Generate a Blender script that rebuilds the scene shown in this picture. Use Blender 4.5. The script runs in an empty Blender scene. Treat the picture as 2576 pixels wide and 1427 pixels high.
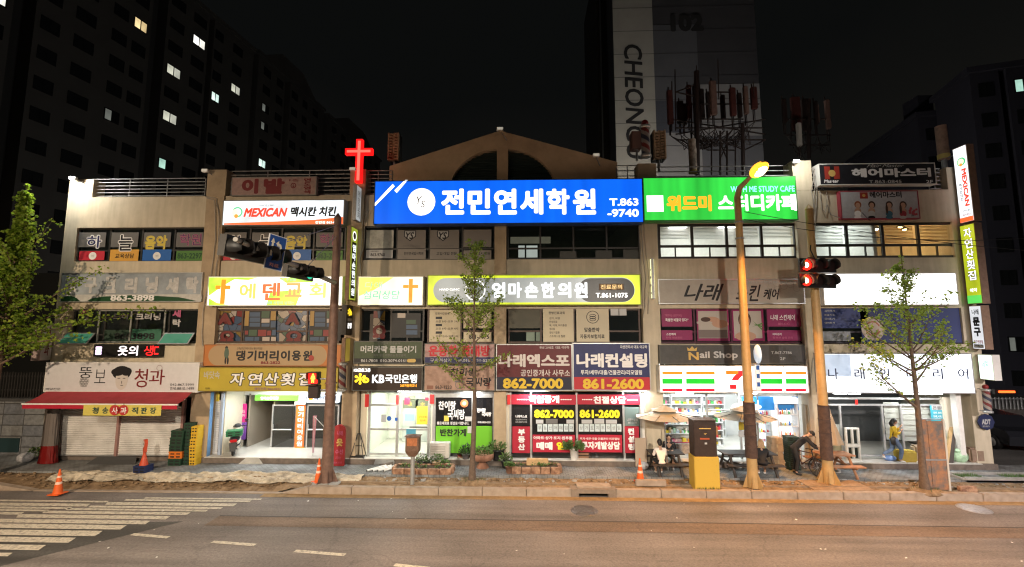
import bpy, bmesh, math, random
from mathutils import Vector, Matrix
SC = bpy.context.scene
COL = SC.collection
RAD = math.radians
# ---------------------------------------------------------------- camera
FPX, CAM_Z, CAM_Y = 1110.0, 5.5, -18.2
cam_d = bpy.data.cameras.new('camera'); cam = bpy.data.objects.new('camera', cam_d); COL.objects.link(cam)
cam_d.sensor_width = 36; cam_d.lens = FPX/2576*36; cam_d.clip_start = .1; cam_d.clip_end = 600
cam.location = (0, CAM_Y, CAM_Z); cam.rotation_euler = (RAD(96.02), 0, RAD(1.7))
SC.camera = cam
# ---------------------------------------------------------------- night sky, exposure
W = bpy.data.worlds.new('World'); SC.world = W; W.use_nodes = True
bgn = W.node_tree.nodes['Background']; bgn.inputs[0].default_value = (.98, 1, .96, 1); bgn.inputs[1].default_value = .0036
if 1:                                                   # city glow: brighter and warmer low over the roofs
    _nt = W.node_tree; _tc = _nt.nodes.new('ShaderNodeTexCoord'); _s = _nt.nodes.new('ShaderNodeSeparateXYZ'); _r = _nt.nodes.new('ShaderNodeValToRGB'); _n = _nt.nodes.new('ShaderNodeTexNoise'); _n.inputs['Scale'].default_value = 2.2; _n.inputs['Detail'].default_value = 6
    _a = _nt.nodes.new('ShaderNodeMath'); _a.operation = 'MULTIPLY_ADD'; _a.inputs[1].default_value = .28
    _nt.links.new(_tc.outputs['Generated'], _s.inputs[0]); _nt.links.new(_tc.outputs['Generated'], _n.inputs['Vector']); _nt.links.new(_n.outputs['Fac'], _a.inputs[0]); _nt.links.new(_s.outputs['Z'], _a.inputs[2]); _nt.links.new(_a.outputs[0], _r.inputs[0])
    _e = _r.color_ramp.elements; _e[0].position = .12; _e[0].color = (2.1,1.85,1.5,1); _e[1].position = .62; _e[1].color = (.62,.68,.66,1); _nt.links.new(_r.outputs[0], bgn.inputs[0])
SC.view_settings.view_transform = 'Standard'; SC.view_settings.look = 'None'
SC.view_settings.exposure = .56; SC.view_settings.gamma = 1
SC.cycles.use_denoising = True; SC.cycles.filter_width = 1.2
SC.cycles.max_bounces = 6; SC.cycles.diffuse_bounces = 3; SC.cycles.glossy_bounces = 3; SC.cycles.transparent_max_bounces = 12
SC.cycles.sample_clamp_indirect = 4.0
SC.cycles.use_adaptive_sampling = False
# ---------------------------------------------------------------- pixel -> place on a plane
ROT = cam.rotation_euler.to_matrix()
CAMP = Vector(cam.location)
def ray(u, v): return ROT @ Vector(((u-1288)/FPX, -(v-713.5)/FPX, -1))
def P(u, v, Y=0.0):
    d = ray(u, v); return CAMP + d*((Y-CAM_Y)/d.y)
def G(u, v, z=.15):
    d = ray(u, v); return CAMP + d*((z-CAM_Z)/d.z)
def R4(r, Y=0.0):
    u0, v0, u1, v1 = r; vm, um = (v0+v1)/2, (u0+u1)/2
    return P(u0, vm, Y).x, P(u1, vm, Y).x, P(um, v1, Y).z, P(um, v0, Y).z
# ---------------------------------------------------------------- materials
_M = {}
def mat(key, col=(.5,.5,.5), rough=.6, metal=0, emit=None, es=1.0, var=0.0, scale=6.0, bump=0.0, spec=.4, build=None):
    if key in _M: return _M[key]
    m = bpy.data.materials.new(key); m.use_nodes = True; nt = m.node_tree; b = nt.nodes['Principled BSDF']
    b.inputs['Base Color'].default_value = (*col, 1); b.inputs['Roughness'].default_value = rough; b.inputs['Metallic'].default_value = metal
    b.inputs['Specular IOR Level'].default_value = spec
    if emit:
        b.inputs['Emission Color'].default_value = (*emit, 1); b.inputs['Emission Strength'].default_value = es
    if var or bump:
        tc = nt.nodes.new('ShaderNodeTexCoord'); n = nt.nodes.new('ShaderNodeTexNoise'); n.inputs['Scale'].default_value = scale
        n.inputs['Detail'].default_value = 8; n.inputs['Roughness'].default_value = .65
        nt.links.new(tc.outputs['Object'], n.inputs['Vector'])
        if var:
            mr = nt.nodes.new('ShaderNodeMapRange'); mr.inputs['From Min'].default_value = .3; mr.inputs['From Max'].default_value = .7
            mr.inputs['To Min'].default_value = 1-var; mr.inputs['To Max'].default_value = 1+var*.6
            mx = nt.nodes.new('ShaderNodeMix'); mx.data_type = 'RGBA'; mx.blend_type = 'MULTIPLY'; mx.inputs['Factor'].default_value = 1
            mx.inputs['A'].default_value = (*col, 1)
            nt.links.new(n.outputs['Fac'], mr.inputs['Value']); nt.links.new(mr.outputs['Result'], mx.inputs['B'])
            nt.links.new(mx.outputs['Result'], b.inputs['Base Color'])
        if bump:
            bp = nt.nodes.new('ShaderNodeBump'); bp.inputs['Strength'].default_value = bump; bp.inputs['Distance'].default_value = .02
            nt.links.new(n.outputs['Fac'], bp.inputs['Height']); nt.links.new(bp.outputs['Normal'], b.inputs['Normal'])
    if build: build(nt, b)
    _M[key] = m; return m
def nn(nt, t, **kw):
    n = nt.nodes.new(t)
    for k, v in kw.items():
        if hasattr(n, k): setattr(n, k, v)
    return n
def lit(key, col, s=1.0, uneven=0.0, sc=1.2, axis=(1,1,1)):
    """a backlit sheet: emission, with the unevenness of the tubes behind it"""
    if key in _M: return _M[key]
    def b(nt, p):
        p.inputs['Emission Color'].default_value = (*col, 1); p.inputs['Emission Strength'].default_value = s
        if uneven:
            tc = nn(nt, 'ShaderNodeTexCoord'); mp = nn(nt, 'ShaderNodeMapping'); mp.inputs['Scale'].default_value = axis
            n = nn(nt, 'ShaderNodeTexNoise'); n.inputs['Scale'].default_value = sc; n.inputs['Detail'].default_value = 2
            mr = nn(nt, 'ShaderNodeMapRange'); mr.inputs['From Min'].default_value = .3; mr.inputs['From Max'].default_value = .7
            mr.inputs['To Min'].default_value = s*(1-uneven); mr.inputs['To Max'].default_value = s*(1+uneven)
            nt.links.new(tc.outputs['Object'], mp.inputs[0]); nt.links.new(mp.outputs[0], n.inputs['Vector'])
            nt.links.new(n.outputs['Fac'], mr.inputs['Value']); nt.links.new(mr.outputs[0], p.inputs['Emission Strength'])
    return mat(key, tuple(min(.8, c*.6) for c in col), .35, build=b)
def glass(key, tint=(.02,.025,.025), through=.85, rough=.03):
    """a thin window pane: partly see-through, partly mirror"""
    if key in _M: return _M[key]
    m = bpy.data.materials.new(key); m.use_nodes = True; nt = m.node_tree; nt.nodes.clear()
    o = nn(nt, 'ShaderNodeOutputMaterial'); t = nn(nt, 'ShaderNodeBsdfTransparent'); t.inputs[0].default_value = (.93,.96,.95,1)
    p = nn(nt, 'ShaderNodeBsdfPrincipled'); p.inputs['Base Color'].default_value = (*tint,1); p.inputs['Roughness'].default_value = rough
    x = nn(nt, 'ShaderNodeMixShader'); x.inputs[0].default_value = 1-through
    nt.links.new(t.outputs[0], x.inputs[1]); nt.links.new(p.outputs[0], x.inputs[2]); nt.links.new(x.outputs[0], o.inputs[0])
    _M[key] = m; return m
# ---------------------------------------------------------------- mesh builder
_T = {}; _SCRAP = []
def text_mesh(s, bold, shear, ext=0.0):
    k = (s, bold, shear, ext)
    if k not in _T:
        c = bpy.data.curves.new('lettering', 'FONT'); c.body = s; c.size = 1; c.offset = bold; c.shear = shear; c.resolution_u = 3; c.extrude = ext
        c.align_x = 'CENTER'; c.space_line = .95
        o = e = bpy.data.objects.new('lettering', c); me = e.to_mesh()
        vs = [v.co.copy() for v in me.vertices]; fs = [tuple(p.vertices) for p in me.polygons]
        _SCRAP.append(o); _SCRAP.append(c)
        xs = [v.x for v in vs]; ys = [v.y for v in vs]
        _T[k] = (vs, fs, min(xs), max(xs), min(ys), max(ys))
    return _T[k]
class MB:
    def __init__(s): s.v = []; s.f = []; s.mi = []; s.ms = []; s.sm = []
    def m(s, mt):
        if mt not in s.ms: s.ms.append(mt)
        return s.ms.index(mt)
    def add(s, vs, fs, mt, smooth=False):
        o = len(s.v); i = s.m(mt); s.v += [tuple(v) for v in vs]
        for f in fs: s.f.append(tuple(a+o for a in f)); s.mi.append(i); s.sm.append(smooth)
        return s
    def box(s, x0, x1, y0, y1, z0, z1, mt, M=None):
        vs = [Vector(p) for p in ((x0,y0,z0),(x1,y0,z0),(x1,y1,z0),(x0,y1,z0),(x0,y0,z1),(x1,y0,z1),(x1,y1,z1),(x0,y1,z1))]
        if M is not None: vs = [M @ v for v in vs]
        return s.add(vs, [(3,2,1,0),(4,5,6,7),(0,1,5,4),(1,2,6,5),(2,3,7,6),(3,0,4,7)], mt)
    def cbox(s, c, d, mt, M=None):
        return s.box(c[0]-d[0]/2, c[0]+d[0]/2, c[1]-d[1]/2, c[1]+d[1]/2, c[2]-d[2]/2, c[2]+d[2]/2, mt, M)
    def bbox(s, x0, x1, y0, y1, z0, z1, mt, b=.015):
        """box with bevelled edges"""
        bm = bmesh.new(); bmesh.ops.create_cube(bm, size=1)
        for v in bm.verts: v.co = Vector((x0+(v.co.x+.5)*(x1-x0), y0+(v.co.y+.5)*(y1-y0), z0+(v.co.z+.5)*(z1-z0)))
        bmesh.ops.bevel(bm, geom=list(bm.edges), offset=b, segments=2, affect='EDGES')
        s.add([v.co.copy() for v in bm.verts], [tuple(v.index for v in f.verts) for f in bm.faces], mt) if bm.verts.index_update() is None else 0
        bm.free(); return s
    def quad(s, a, b, c, d, mt): return s.add([a,b,c,d], [(0,1,2,3)], mt)
    def prism(s, pts, y0, y1, mt):
        """outline in x,z pushed from y0 to y1"""
        n = len(pts); vs = [(x,y0,z) for x,z in pts]+[(x,y1,z) for x,z in pts]
        return s.add(vs, [tuple(range(n)), tuple(range(2*n-1,n-1,-1))]+[(i,i+n,(i+1)%n+n,(i+1)%n) for i in range(n)], mt)
    def disc(s, cx, y, cz, rx, rz, mt, n=24, y1=None):
        p = [(cx+rx*math.cos(2*math.pi*i/n), cz+rz*math.sin(2*math.pi*i/n)) for i in range(n)]
        if y1 is None: return s.add([(a,y,b) for a,b in p], [tuple(range(n))], mt)
        return s.prism(p, y, y1, mt)
    def ring(s, cx, y, cz, rx, rz, w, mt, n=28, a0=0, a1=360):
        vs = []; fs = []
        for i in range(n+1):
            a = RAD(a0+(a1-a0)*i/n); vs += [(cx+rx*math.cos(a), y, cz+rz*math.sin(a)), (cx+(rx-w)*math.cos(a), y, cz+(rz-w)*math.sin(a))]
        for i in range(n): fs.append((2*i, 2*i+1, 2*i+3, 2*i+2))
        return s.add(vs, fs, mt)
    def tube(s, pts, rs, mt, n=8, caps=True):
        pts = [Vector(p) for p in pts]
        if not isinstance(rs, (list, tuple)): rs = [rs]*len(pts)
        vs = []; fs = []; up = None
        for i, p in enumerate(pts):
            t = (pts[min(i+1,len(pts)-1)]-pts[max(i-1,0)]).normalized()
            if up is None: up = Vector((0,0,1)) if abs(t.z) < .9 else Vector((1,0,0))
            a = t.cross(up).normalized(); b = a.cross(t).normalized(); up = b
            for k in range(n):
                w = 2*math.pi*k/n; vs.append(p+(a*math.cos(w)+b*math.sin(w))*rs[i])
        for i in range(len(pts)-1):
            for k in range(n): fs.append((i*n+k, i*n+(k+1)%n, (i+1)*n+(k+1)%n, (i+1)*n+k))
        s.add(vs, fs, mt, True)
        if caps: s.add([vs[k] for k in range(n)], [tuple(range(n))[::-1]], mt); s.add(vs[-n:], [tuple(range(n))], mt)
        return s
    def lathe(s, prof, c, mt, n=16, axis='z', smooth=True):
        vs = []; fs = []
        for r, h in prof:
            for k in range(n):
                w = 2*math.pi*k/n; a, b = r*math.cos(w), r*math.sin(w)
                vs.append(Vector(c)+(Vector((a,b,h)) if axis == 'z' else Vector((a,h,b)) if axis == 'y' else Vector((h,a,b))))
        for i in range(len(prof)-1):
            for k in range(n): fs.append((i*n+k, i*n+(k+1)%n, (i+1)*n+(k+1)%n, (i+1)*n+k))
        s.add(vs, fs, mt, smooth)
        if prof[0][0] > 1e-4: s.add(vs[:n], [tuple(range(n))[::-1]], mt)
        if prof[-1][0] > 1e-4: s.add(vs[-n:], [tuple(range(n))], mt)
        return s
    def ball(s, c, r, mt, n=12, m=8, M=None):
        rx, ry, rz = (r, r, r) if not isinstance(r, (tuple, list)) else r
        vs = []; fs = []
        for i in range(m+1):
            th = math.pi*i/m
            for k in range(n):
                w = 2*math.pi*k/n; q = Vector((rx*math.sin(th)*math.cos(w), ry*math.sin(th)*math.sin(w), rz*math.cos(th)))
                vs.append(Vector(c)+(M @ q if M is not None else q))
        for i in range(m):
            for k in range(n): fs.append((i*n+k, (i+1)*n+k, (i+1)*n+(k+1)%n, i*n+(k+1)%n))
        return s.add(vs, fs, mt, True)
    def text(s, t, org, right, up, w, h, mt, bold=.0, shear=0.0, keep=False):
        """lettering fitted into the w x h box whose lower left corner is org"""
        fat = bold if bold > .012 else 0; vs, fs, a0, a1, b0, b1 = text_mesh(t, 0 if fat else bold, shear)
        a0 -= fat; b0 -= fat; a1 += fat; b1 += fat
        sx, sy = w/max(a1-a0,1e-6), h/max(b1-b0,1e-6); ox = oy = 0
        if keep:
            k = min(sx, sy); ox, oy = (w-k*(a1-a0))/2, (h-k*(b1-b0))/2; sx = sy = k
        o, r, u = Vector(org), Vector(right), Vector(up)
        if not fat: return s.add([o+r*((v.x-a0)*sx+ox)+u*((v.y-b0)*sy+oy) for v in vs], fs, mt)
        nr = r.cross(u).normalized()*.00007
        for q in range(8 if fat < .04 else 12):          # heavier strokes: the letter laid over itself, a hair apart
            n_ = 8 if fat < .04 else 12; dx, dy = fat*math.cos(2*math.pi*q/n_+.39), fat*math.sin(2*math.pi*q/n_+.39)
            s.add([o+r*((v.x+dx-a0)*sx+ox)+u*((v.y+dy-b0)*sy+oy)+nr*q for v in vs], fs, mt)
        return s
    def ptext(s, t, r, Y, mt, bold=.0, shear=0.0, vert=False, keep=False):
        x0, x1, z0, z1 = R4(r, Y)
        if vert:
            n = len(t); hh = (z1-z0)/n
            for i, ch in enumerate(t):
                if ch != ' ': s.text(ch, (x0, Y, z1-(i+.93)*hh), (1,0,0), (0,0,1), x1-x0, hh*.86, mt, bold, shear)
            return s
        return s.text(t, (x0, Y, z0), (1,0,0), (0,0,1), x1-x0, z1-z0, mt, bold, shear, keep)
    def prect(s, r, Y, mt, d=0.0):
        x0, x1, z0, z1 = R4(r, Y)
        if d: return s.box(x0, x1, Y, Y+d, z0, z1, mt)
        return s.quad((x0,Y,z0),(x1,Y,z0),(x1,Y,z1),(x0,Y,z1), mt)
    def build(s, name, parent=None, loc=None):
        me = bpy.data.meshes.new(name); me.from_pydata(s.v, [], s.f)
        for m in s.ms: me.materials.append(m)
        me.polygons.foreach_set('material_index', s.mi); me.polygons.foreach_set('use_smooth', s.sm); me.update()
        o = bpy.data.objects.new(name, me); COL.objects.link(o)
        if parent: o.parent = parent; o.matrix_parent_inverse = Matrix.Identity(4)
        if parent and not loc:                       # geometry was given in world space
            q = parent; off = Vector()
            while q: off += Vector(q.location); q = q.parent
            if off.length > 0: me.transform(Matrix.Translation(-off))
        if loc: o.location = loc
        return o
def thing(name, label, cat, loc=(0,0,0), rz=0, group=None):
    o = bpy.data.objects.new(name, None); COL.objects.link(o); o.location = loc; o.rotation_euler = (0,0,rz)
    o['label'] = label; o['category'] = cat
    if group: o['group'] = group
    return o
def tag(o, label, cat, group=None):
    o['label'] = label; o['category'] = cat
    if group: o['group'] = group
    return o
def setting(o, kind='structure'): o['kind'] = kind; return o
def kids(o): return [c for c in bpy.data.objects if c.parent == o]
def dup(o, parent=None, loc=None, rz=None, label=None):
    c = o.copy(); COL.objects.link(c)
    if parent: c.parent = parent
    if loc is not None: c.location = loc
    if rz is not None: c.rotation_euler = (0,0,rz)
    if label: c['label'] = label
    for k in kids(o): dup(k, c)
    return c
def lamp(name, kind, loc, energy, col, parent=None, size=.1, to=None, spot=None, sy=None, blend=.6):
    d = bpy.data.lights.new(name, kind); d.energy = energy; d.color = col
    if kind == 'AREA':
        d.size = size
        if sy: d.shape = 'RECTANGLE'; d.size_y = sy
    else: d.shadow_soft_size = size
    if spot: d.spot_size = RAD(spot); d.spot_blend = blend
    o = bpy.data.objects.new(name, d); COL.objects.link(o); o.location = loc
    if to is not None: o.rotation_euler = (Vector(to)-Vector(loc)).to_track_quat('-Z', 'Y').to_euler()
    if parent: o.parent = parent; o.location = Vector(loc)-Vector(parent.location)
    return o
rnd = random.Random(7)
WHITE, WARM, SODIUM = (1,.98,.95), (1,.74,.48), (1,.43,.07)
# ================================================================ setting materials
def stucco(nt, b):
    tc = nn(nt,'ShaderNodeTexCoord'); n = nn(nt,'ShaderNodeTexNoise'); n.inputs['Scale'].default_value = 1.1; n.inputs['Detail'].default_value = 9; n.inputs['Roughness'].default_value = .7
    mp = nn(nt,'ShaderNodeMapping'); mp.inputs['Scale'].default_value = (2.2,1,.28); n2 = nn(nt,'ShaderNodeTexNoise'); n2.inputs['Scale'].default_value = 2.4; n2.inputs['Detail'].default_value = 6
    L = nt.links.new; L(tc.outputs['Object'], n.inputs['Vector']); L(tc.outputs['Object'], mp.inputs[0]); L(mp.outputs[0], n2.inputs['Vector'])
    ad = nn(nt,'ShaderNodeMath'); ad.operation = 'ADD'; L(n.outputs['Fac'], ad.inputs[0]); L(n2.outputs['Fac'], ad.inputs[1])
    cr = nn(nt,'ShaderNodeValToRGB'); e = cr.color_ramp.elements; e[0].position = .36; e[0].color = (.43,.375,.28,1); e[1].position = .6; e[1].color = (.55,.48,.365,1)
    hf = nn(nt,'ShaderNodeMath'); hf.operation = 'MULTIPLY'; hf.inputs[1].default_value = .5; L(ad.outputs[0], hf.inputs[0]); L(hf.outputs[0], cr.inputs[0]); L(cr.outputs[0], b.inputs['Base Color'])
    g = nn(nt,'ShaderNodeTexNoise'); g.inputs['Scale'].default_value = 60; bp = nn(nt,'ShaderNodeBump'); bp.inputs['Strength'].default_value = .25; bp.inputs['Distance'].default_value = .01
    L(tc.outputs['Object'], g.inputs['Vector']); L(g.outputs['Fac'], bp.inputs['Height']); L(bp.outputs[0], b.inputs['Normal'])
M_wall = mat('stucco_cream', rough=.85, build=stucco, spec=.2)
M_pil = mat('stucco_tan', (.40,.31,.21), .85, var=.25, scale=1.5, bump=.2, spec=.2)
M_gable = mat('gable_paint', (.55,.40,.26), .85, var=.2, scale=1.2, spec=.2)
M_dark = mat('dark_frame', (.03,.028,.026), .45, var=.2)
M_brown = mat('brown_frame', (.07,.04,.028), .5, var=.2)
M_alu = mat('aluminium', (.55,.56,.56), .35, .7, var=.12, scale=9)
M_steel = mat('galvanised_steel', (.35,.35,.35), .45, .6, var=.25)
M_black = mat('black_plastic', (.012,.012,.012), .5)
M_white = mat('white_paint', (.72,.71,.68), .5, var=.1)
M_in = mat('room_plaster', (.62,.60,.56), .8, var=.08)
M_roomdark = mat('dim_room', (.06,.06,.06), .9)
M_conc = mat('concrete', (.30,.285,.265), .9, var=.3, scale=3, bump=.4)
M_glass = glass('window_glass')
M_glassd = glass('dim_glass', (.015,.02,.022), .35)
# ---------------------------------------------------------------- ground
def asphalt(nt, b):
    L = nt.links.new; tc = nn(nt,'ShaderNodeTexCoord'); v = nn(nt,'ShaderNodeTexNoise'); v.inputs['Scale'].default_value = 16; v.inputs['Detail'].default_value = 9; v.inputs['Roughness'].default_value = .85
    mp = nn(nt,'ShaderNodeMapping'); mp.inputs['Scale'].default_value = (.06,1.1,1); w = nn(nt,'ShaderNodeTexNoise'); w.inputs['Scale'].default_value = 1.6; w.inputs['Detail'].default_value = 5
    st = nn(nt,'ShaderNodeTexNoise'); st.inputs['Scale'].default_value = .35; st.inputs['Detail'].default_value = 6
    L(tc.outputs['Object'], v.inputs['Vector']); L(tc.outputs['Object'], mp.inputs[0]); L(mp.outputs[0], w.inputs['Vector']); L(tc.outputs['Object'], st.inputs['Vector'])
    def mr(o, a, c):
        m = nn(nt,'ShaderNodeMapRange'); m.inputs['From Min'].default_value = .3; m.inputs['From Max'].default_value = .7; m.inputs['To Min'].default_value = a; m.inputs['To Max'].default_value = c; L(o, m.inputs[0]); return m.outputs[0]
    def mul(a, c):
        m = nn(nt,'ShaderNodeMath'); m.operation = 'MULTIPLY'; L(a, m.inputs[0]); L(c, m.inputs[1]); return m.outputs[0]
    f = mul(mul(mr(v.outputs['Fac'], .5, 1.5), mr(w.outputs['Fac'], .7, 1.3)), mr(st.outputs['Fac'], .78, 1.2))
    x = nn(nt,'ShaderNodeMix'); x.data_type = 'RGBA'; x.blend_type = 'MULTIPLY'; x.inputs['Factor'].default_value = 1; x.inputs['A'].default_value = tuple(b.inputs['Base Color'].default_value); L(f, x.inputs['B'])
    # hairline cracks that wander through the old surface
    dn = nn(nt,'ShaderNodeTexNoise'); dn.inputs['Scale'].default_value = 1.3; dn.inputs['Detail'].default_value = 5; L(tc.outputs['Object'], dn.inputs['Vector'])
    va = nn(nt,'ShaderNodeVectorMath'); va.operation = 'MULTIPLY_ADD'; va.inputs[1].default_value = (.9,.9,0); L(dn.outputs['Color'], va.inputs[0]); L(tc.outputs['Object'], va.inputs[2])
    vo = nn(nt,'ShaderNodeTexVoronoi'); vo.feature = 'DISTANCE_TO_EDGE'; vo.inputs['Scale'].default_value = .42; L(va.outputs[0], vo.inputs['Vector'])
    ck = nn(nt,'ShaderNodeMapRange'); ck.inputs['From Min'].default_value = .003; ck.inputs['From Max'].default_value = .012; ck.inputs['To Min'].default_value = .86; ck.inputs['To Max'].default_value = 1; L(vo.outputs['Distance'], ck.inputs[0])
    y = nn(nt,'ShaderNodeMix'); y.data_type = 'RGBA'; y.blend_type = 'MULTIPLY'; y.inputs['Factor'].default_value = 1; L(x.outputs['Result'], y.inputs['A']); L(ck.outputs[0], y.inputs['B'])
    L(y.outputs['Result'], b.inputs['Base Color'])
    bp = nn(nt,'ShaderNodeBump'); bp.inputs['Strength'].default_value = .5; bp.inputs['Distance'].default_value = .01; L(v.outputs['Fac'], bp.inputs['Height']); L(bp.outputs[0], b.inputs['Normal'])
M_asph = mat('asphalt', (.175,.153,.142), .7, build=asphalt, spec=.3)
M_asph2 = mat('asphalt_new', (.075,.071,.067), .62, build=asphalt, spec=.3)
M_asph3 = mat('asphalt_brownish', (.17,.125,.095), .75, build=asphalt, spec=.3)
def paint(nt, b):
    L = nt.links.new; tc = nn(nt,'ShaderNodeTexCoord'); n = nn(nt,'ShaderNodeTexNoise'); n.inputs['Scale'].default_value = 9; n.inputs['Detail'].default_value = 10; n.inputs['Roughness'].default_value = .8
    L(tc.outputs['Object'], n.inputs['Vector']); cr = nn(nt,'ShaderNodeValToRGB'); e = cr.color_ramp.elements
    e[0].position = .36; e[0].color = (.16,.145,.125,1); e[1].position = .52; e[1].color = (.60,.54,.44,1); L(n.outputs['Fac'], cr.inputs[0]); L(cr.outputs[0], b.inputs['Base Color'])
M_paint = mat('road_paint', rough=.6, build=paint)
ROAD = -.12
def grid(x0, x1, y0, y1, z, st, m):
    g = MB(); nx, ny = max(1,round((x1-x0)/st)), max(1,round((y1-y0)/st)); vs = [(x0+(x1-x0)*i/nx, y0+(y1-y0)*j/ny, z) for j in range(ny+1) for i in range(nx+1)]
    return g.add(vs, [(j*(nx+1)+i, j*(nx+1)+i+1, (j+1)*(nx+1)+i+1, (j+1)*(nx+1)+i) for j in range(ny) for i in range(nx)], m)
mb = grid(-300,300,-200,400,ROAD-.05,20, mat('far_ground',(.05,.05,.048),.9,var=.3))
setting(mb.build('ground'))
mb = grid(-90,90,-60,-2.4,ROAD,3, M_asph); setting(mb.build('road'))
ya = G(1288,1312,ROAD).y
mb = MB(); z = ROAD+.004
a = G(0,1425,ROAD); c = G(462,1312,ROAD)
mb.add([(-60,-2.9,z),(-60,a.y-1,z),(a.x-8,a.y-.9,z),(a.x,a.y,z),(c.x,c.y,z),(c.x+.7,c.y+.1,z),(c.x+5,ya+.12,z),(60,ya-.25,z),(60,-2.9,z)], [tuple(range(10))], M_asph2)
setting(mb.build('road_lane'))
mb = MB(); z = ROAD+.008
mb.quad((c.x+.8,ya-.55,z),(60,ya-.95,z),(60,ya-.27,z),(c.x+.8,ya+.1,z), M_asph3)
mb.quad((-9,-2.86,z),(60,-2.86,z),(60,-2.55,z),(-9,-2.55,z), mat('gutter_sand',(.30,.20,.10),.9,var=.35,scale=4,bump=.3))
mb.quad((c.x+.8,ya+.1,z),(60,ya-.27,z),(60,ya-.225,z),(c.x+.8,ya+.145,z), mat('tar_seam',(.03,.024,.02),.6,var=.3))
setting(mb.build('road_shoulder'))
mb = MB(); z = ROAD+.012
# crosswalk bars: right ends run along a slanted edge, with the kite shaped gaps of a raised crossing on the far side
rows = [(1253,1256,662,357,0),(1257.5,1261.5,636,307,281),(1265,1272,600,260,234),(1274,1279,565,217,188),(1280.5,1285,528,159,130),(1287,1293.5,484,100,65),(1296,1304.5,434,34,2),(1306.5,1315.5,386,0,0),(1318,1329,326,0,0),(1332.5,1346,265,0,0),(1350,1363,197,0,0),(1369,1382,121,0,0),(1389,1398,36,0,0)]
for i, (v0, v1, ue, ub_, ul) in enumerate(rows):
    def seg(ua, ub):
        a, b, c_, d = G(ua,v1,z), G(ub-9*(v1-v0)/6,v1,z), G(ub,v0,z), G(ua+6,v0,z)
        y0, y1 = (a.y+b.y)/2, (c_.y+d.y)/2
        mb.quad((a.x,y0,z),(b.x,y0,z),(c_.x,y1,z),(d.x,y1,z), M_paint)
    if ul: seg(-200, ul)
    seg(ub_ if ub_ else -200, ue)
for (ua, va, ub, vb, w) in ((332,1344,424,1352,2.3),(534,1363,642,1371,3),(742,1386,868,1396,4),(992,1421,1080,1430,4)):
    p, q = G(ua,va,z), G(ub,vb,z); d = (q-p).normalized(); n_ = Vector((-d.y,d.x,0))*.065
    mb.quad(p-n_, q-n_, q+n_, p+n_, M_paint)
setting(mb.build('road_markings'))
for (u, v, rx, lab, mt) in ((1470,1285,.72,'worn dark manhole cover in the road near the storm drain',mat('iron_cover',(.16,.15,.15),.4,.5,var=.4,scale=14,bump=.6)),(2450,1280,.72,'shiny pale manhole cover in the road at the far right',mat('steel_cover',(.42,.42,.45),.35,.5,var=.3,scale=14,bump=.6))):
    q = G(u,v,ROAD); mb = MB(); mb.lathe([(0,.02),(.36,.02),(.38,.012),(.42,.010),(.44,-.02)], (q.x,q.y,ROAD), mt, 32)
    for k in range(-3,4): mb.box(q.x-.3*math.sqrt(1-(k*.1)**2), q.x+.3*math.sqrt(1-(k*.1)**2), q.y+k*.09-.01, q.y+k*.09+.01, ROAD+.018, ROAD+.026, mt)
    tag(mb.build('manhole_cover'), lab, 'manhole cover', 'manhole covers in the road')
# kerb
def kerbm(nt, b):
    L = nt.links.new; tc = nn(nt,'ShaderNodeTexCoord'); n = nn(nt,'ShaderNodeTexNoise'); n.inputs['Scale'].default_value = 5; n.inputs['Detail'].default_value = 9; L(tc.outputs['Object'], n.inputs['Vector'])
    cr = nn(nt,'ShaderNodeValToRGB'); e = cr.color_ramp.elements; e[0].position = .2; e[0].color = (.24,.18,.13,1); e[1].position = .7; e[1].color = (.36,.29,.23,1); L(n.outputs['Fac'], cr.inputs[0]); L(cr.outputs[0], b.inputs['Base Color'])
    bp = nn(nt,'ShaderNodeBump'); bp.inputs['Strength'].default_value = .1; bp.inputs['Distance'].default_value = .01; L(n.outputs['Fac'], bp.inputs['Height']); L(bp.outputs[0], b.inputs['Normal'])
M_kerb = mat('kerb_stone', rough=.8, build=kerbm)
mb = MB(); x = P(776,1232,-2.55).x; KT = .13
drain = (P(1455,1250,-2.55).x, P(1532,1250,-2.55).x)
x0 = P(705,1240,-2.55).x
mb.add([(x0,-2.56,ROAD+.02),(x,-2.56,ROAD),(x,-2.56,KT),(x0,-2.36,ROAD+.02),(x,-2.36,ROAD),(x,-2.36,KT)], [(0,1,2),(0,2,5,3),(3,5,4)], M_kerb)
k = x
while k < 40:
    k2 = k+1.5+.0
    if abs(k-(drain[0]-.25)) < .01: k2 = drain[1]+.25
    elif k2 > drain[0]-.25 and k < drain[0]: k2 = drain[0]-.25
    if abs(k-(drain[0]-.25)) > .01: mb.bbox(k+.008, k2-.008, -2.56+rnd.uniform(-.004,.004), -2.36, ROAD-.05, KT+rnd.uniform(-.003,.003), M_kerb, .015)
    k = k2
xl = P(83,1240,-2.55).x
mb.add([(xl,-2.56,ROAD+.02),(xl-1.6,-2.56,KT),(xl-1.6,-2.56,ROAD),(xl,-2.36,ROAD+.02),(xl-1.6,-2.36,KT),(-40,-2.56,ROAD),(-40,-2.56,KT),(-40,-2.36,KT)], [(0,1,2),(0,3,4,1),(2,1,6,5),(1,4,7,6)], M_kerb)
mb.bbox(xl, x0, -2.56, -2.40, ROAD-.05, ROAD+.025, M_kerb, .01)
setting(mb.build('kerb'))
mb = MB(); d0, d1 = drain; mk = mat('drain_concrete',(.22,.17,.13),.9,var=.3,scale=5,bump=.4)
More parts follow.
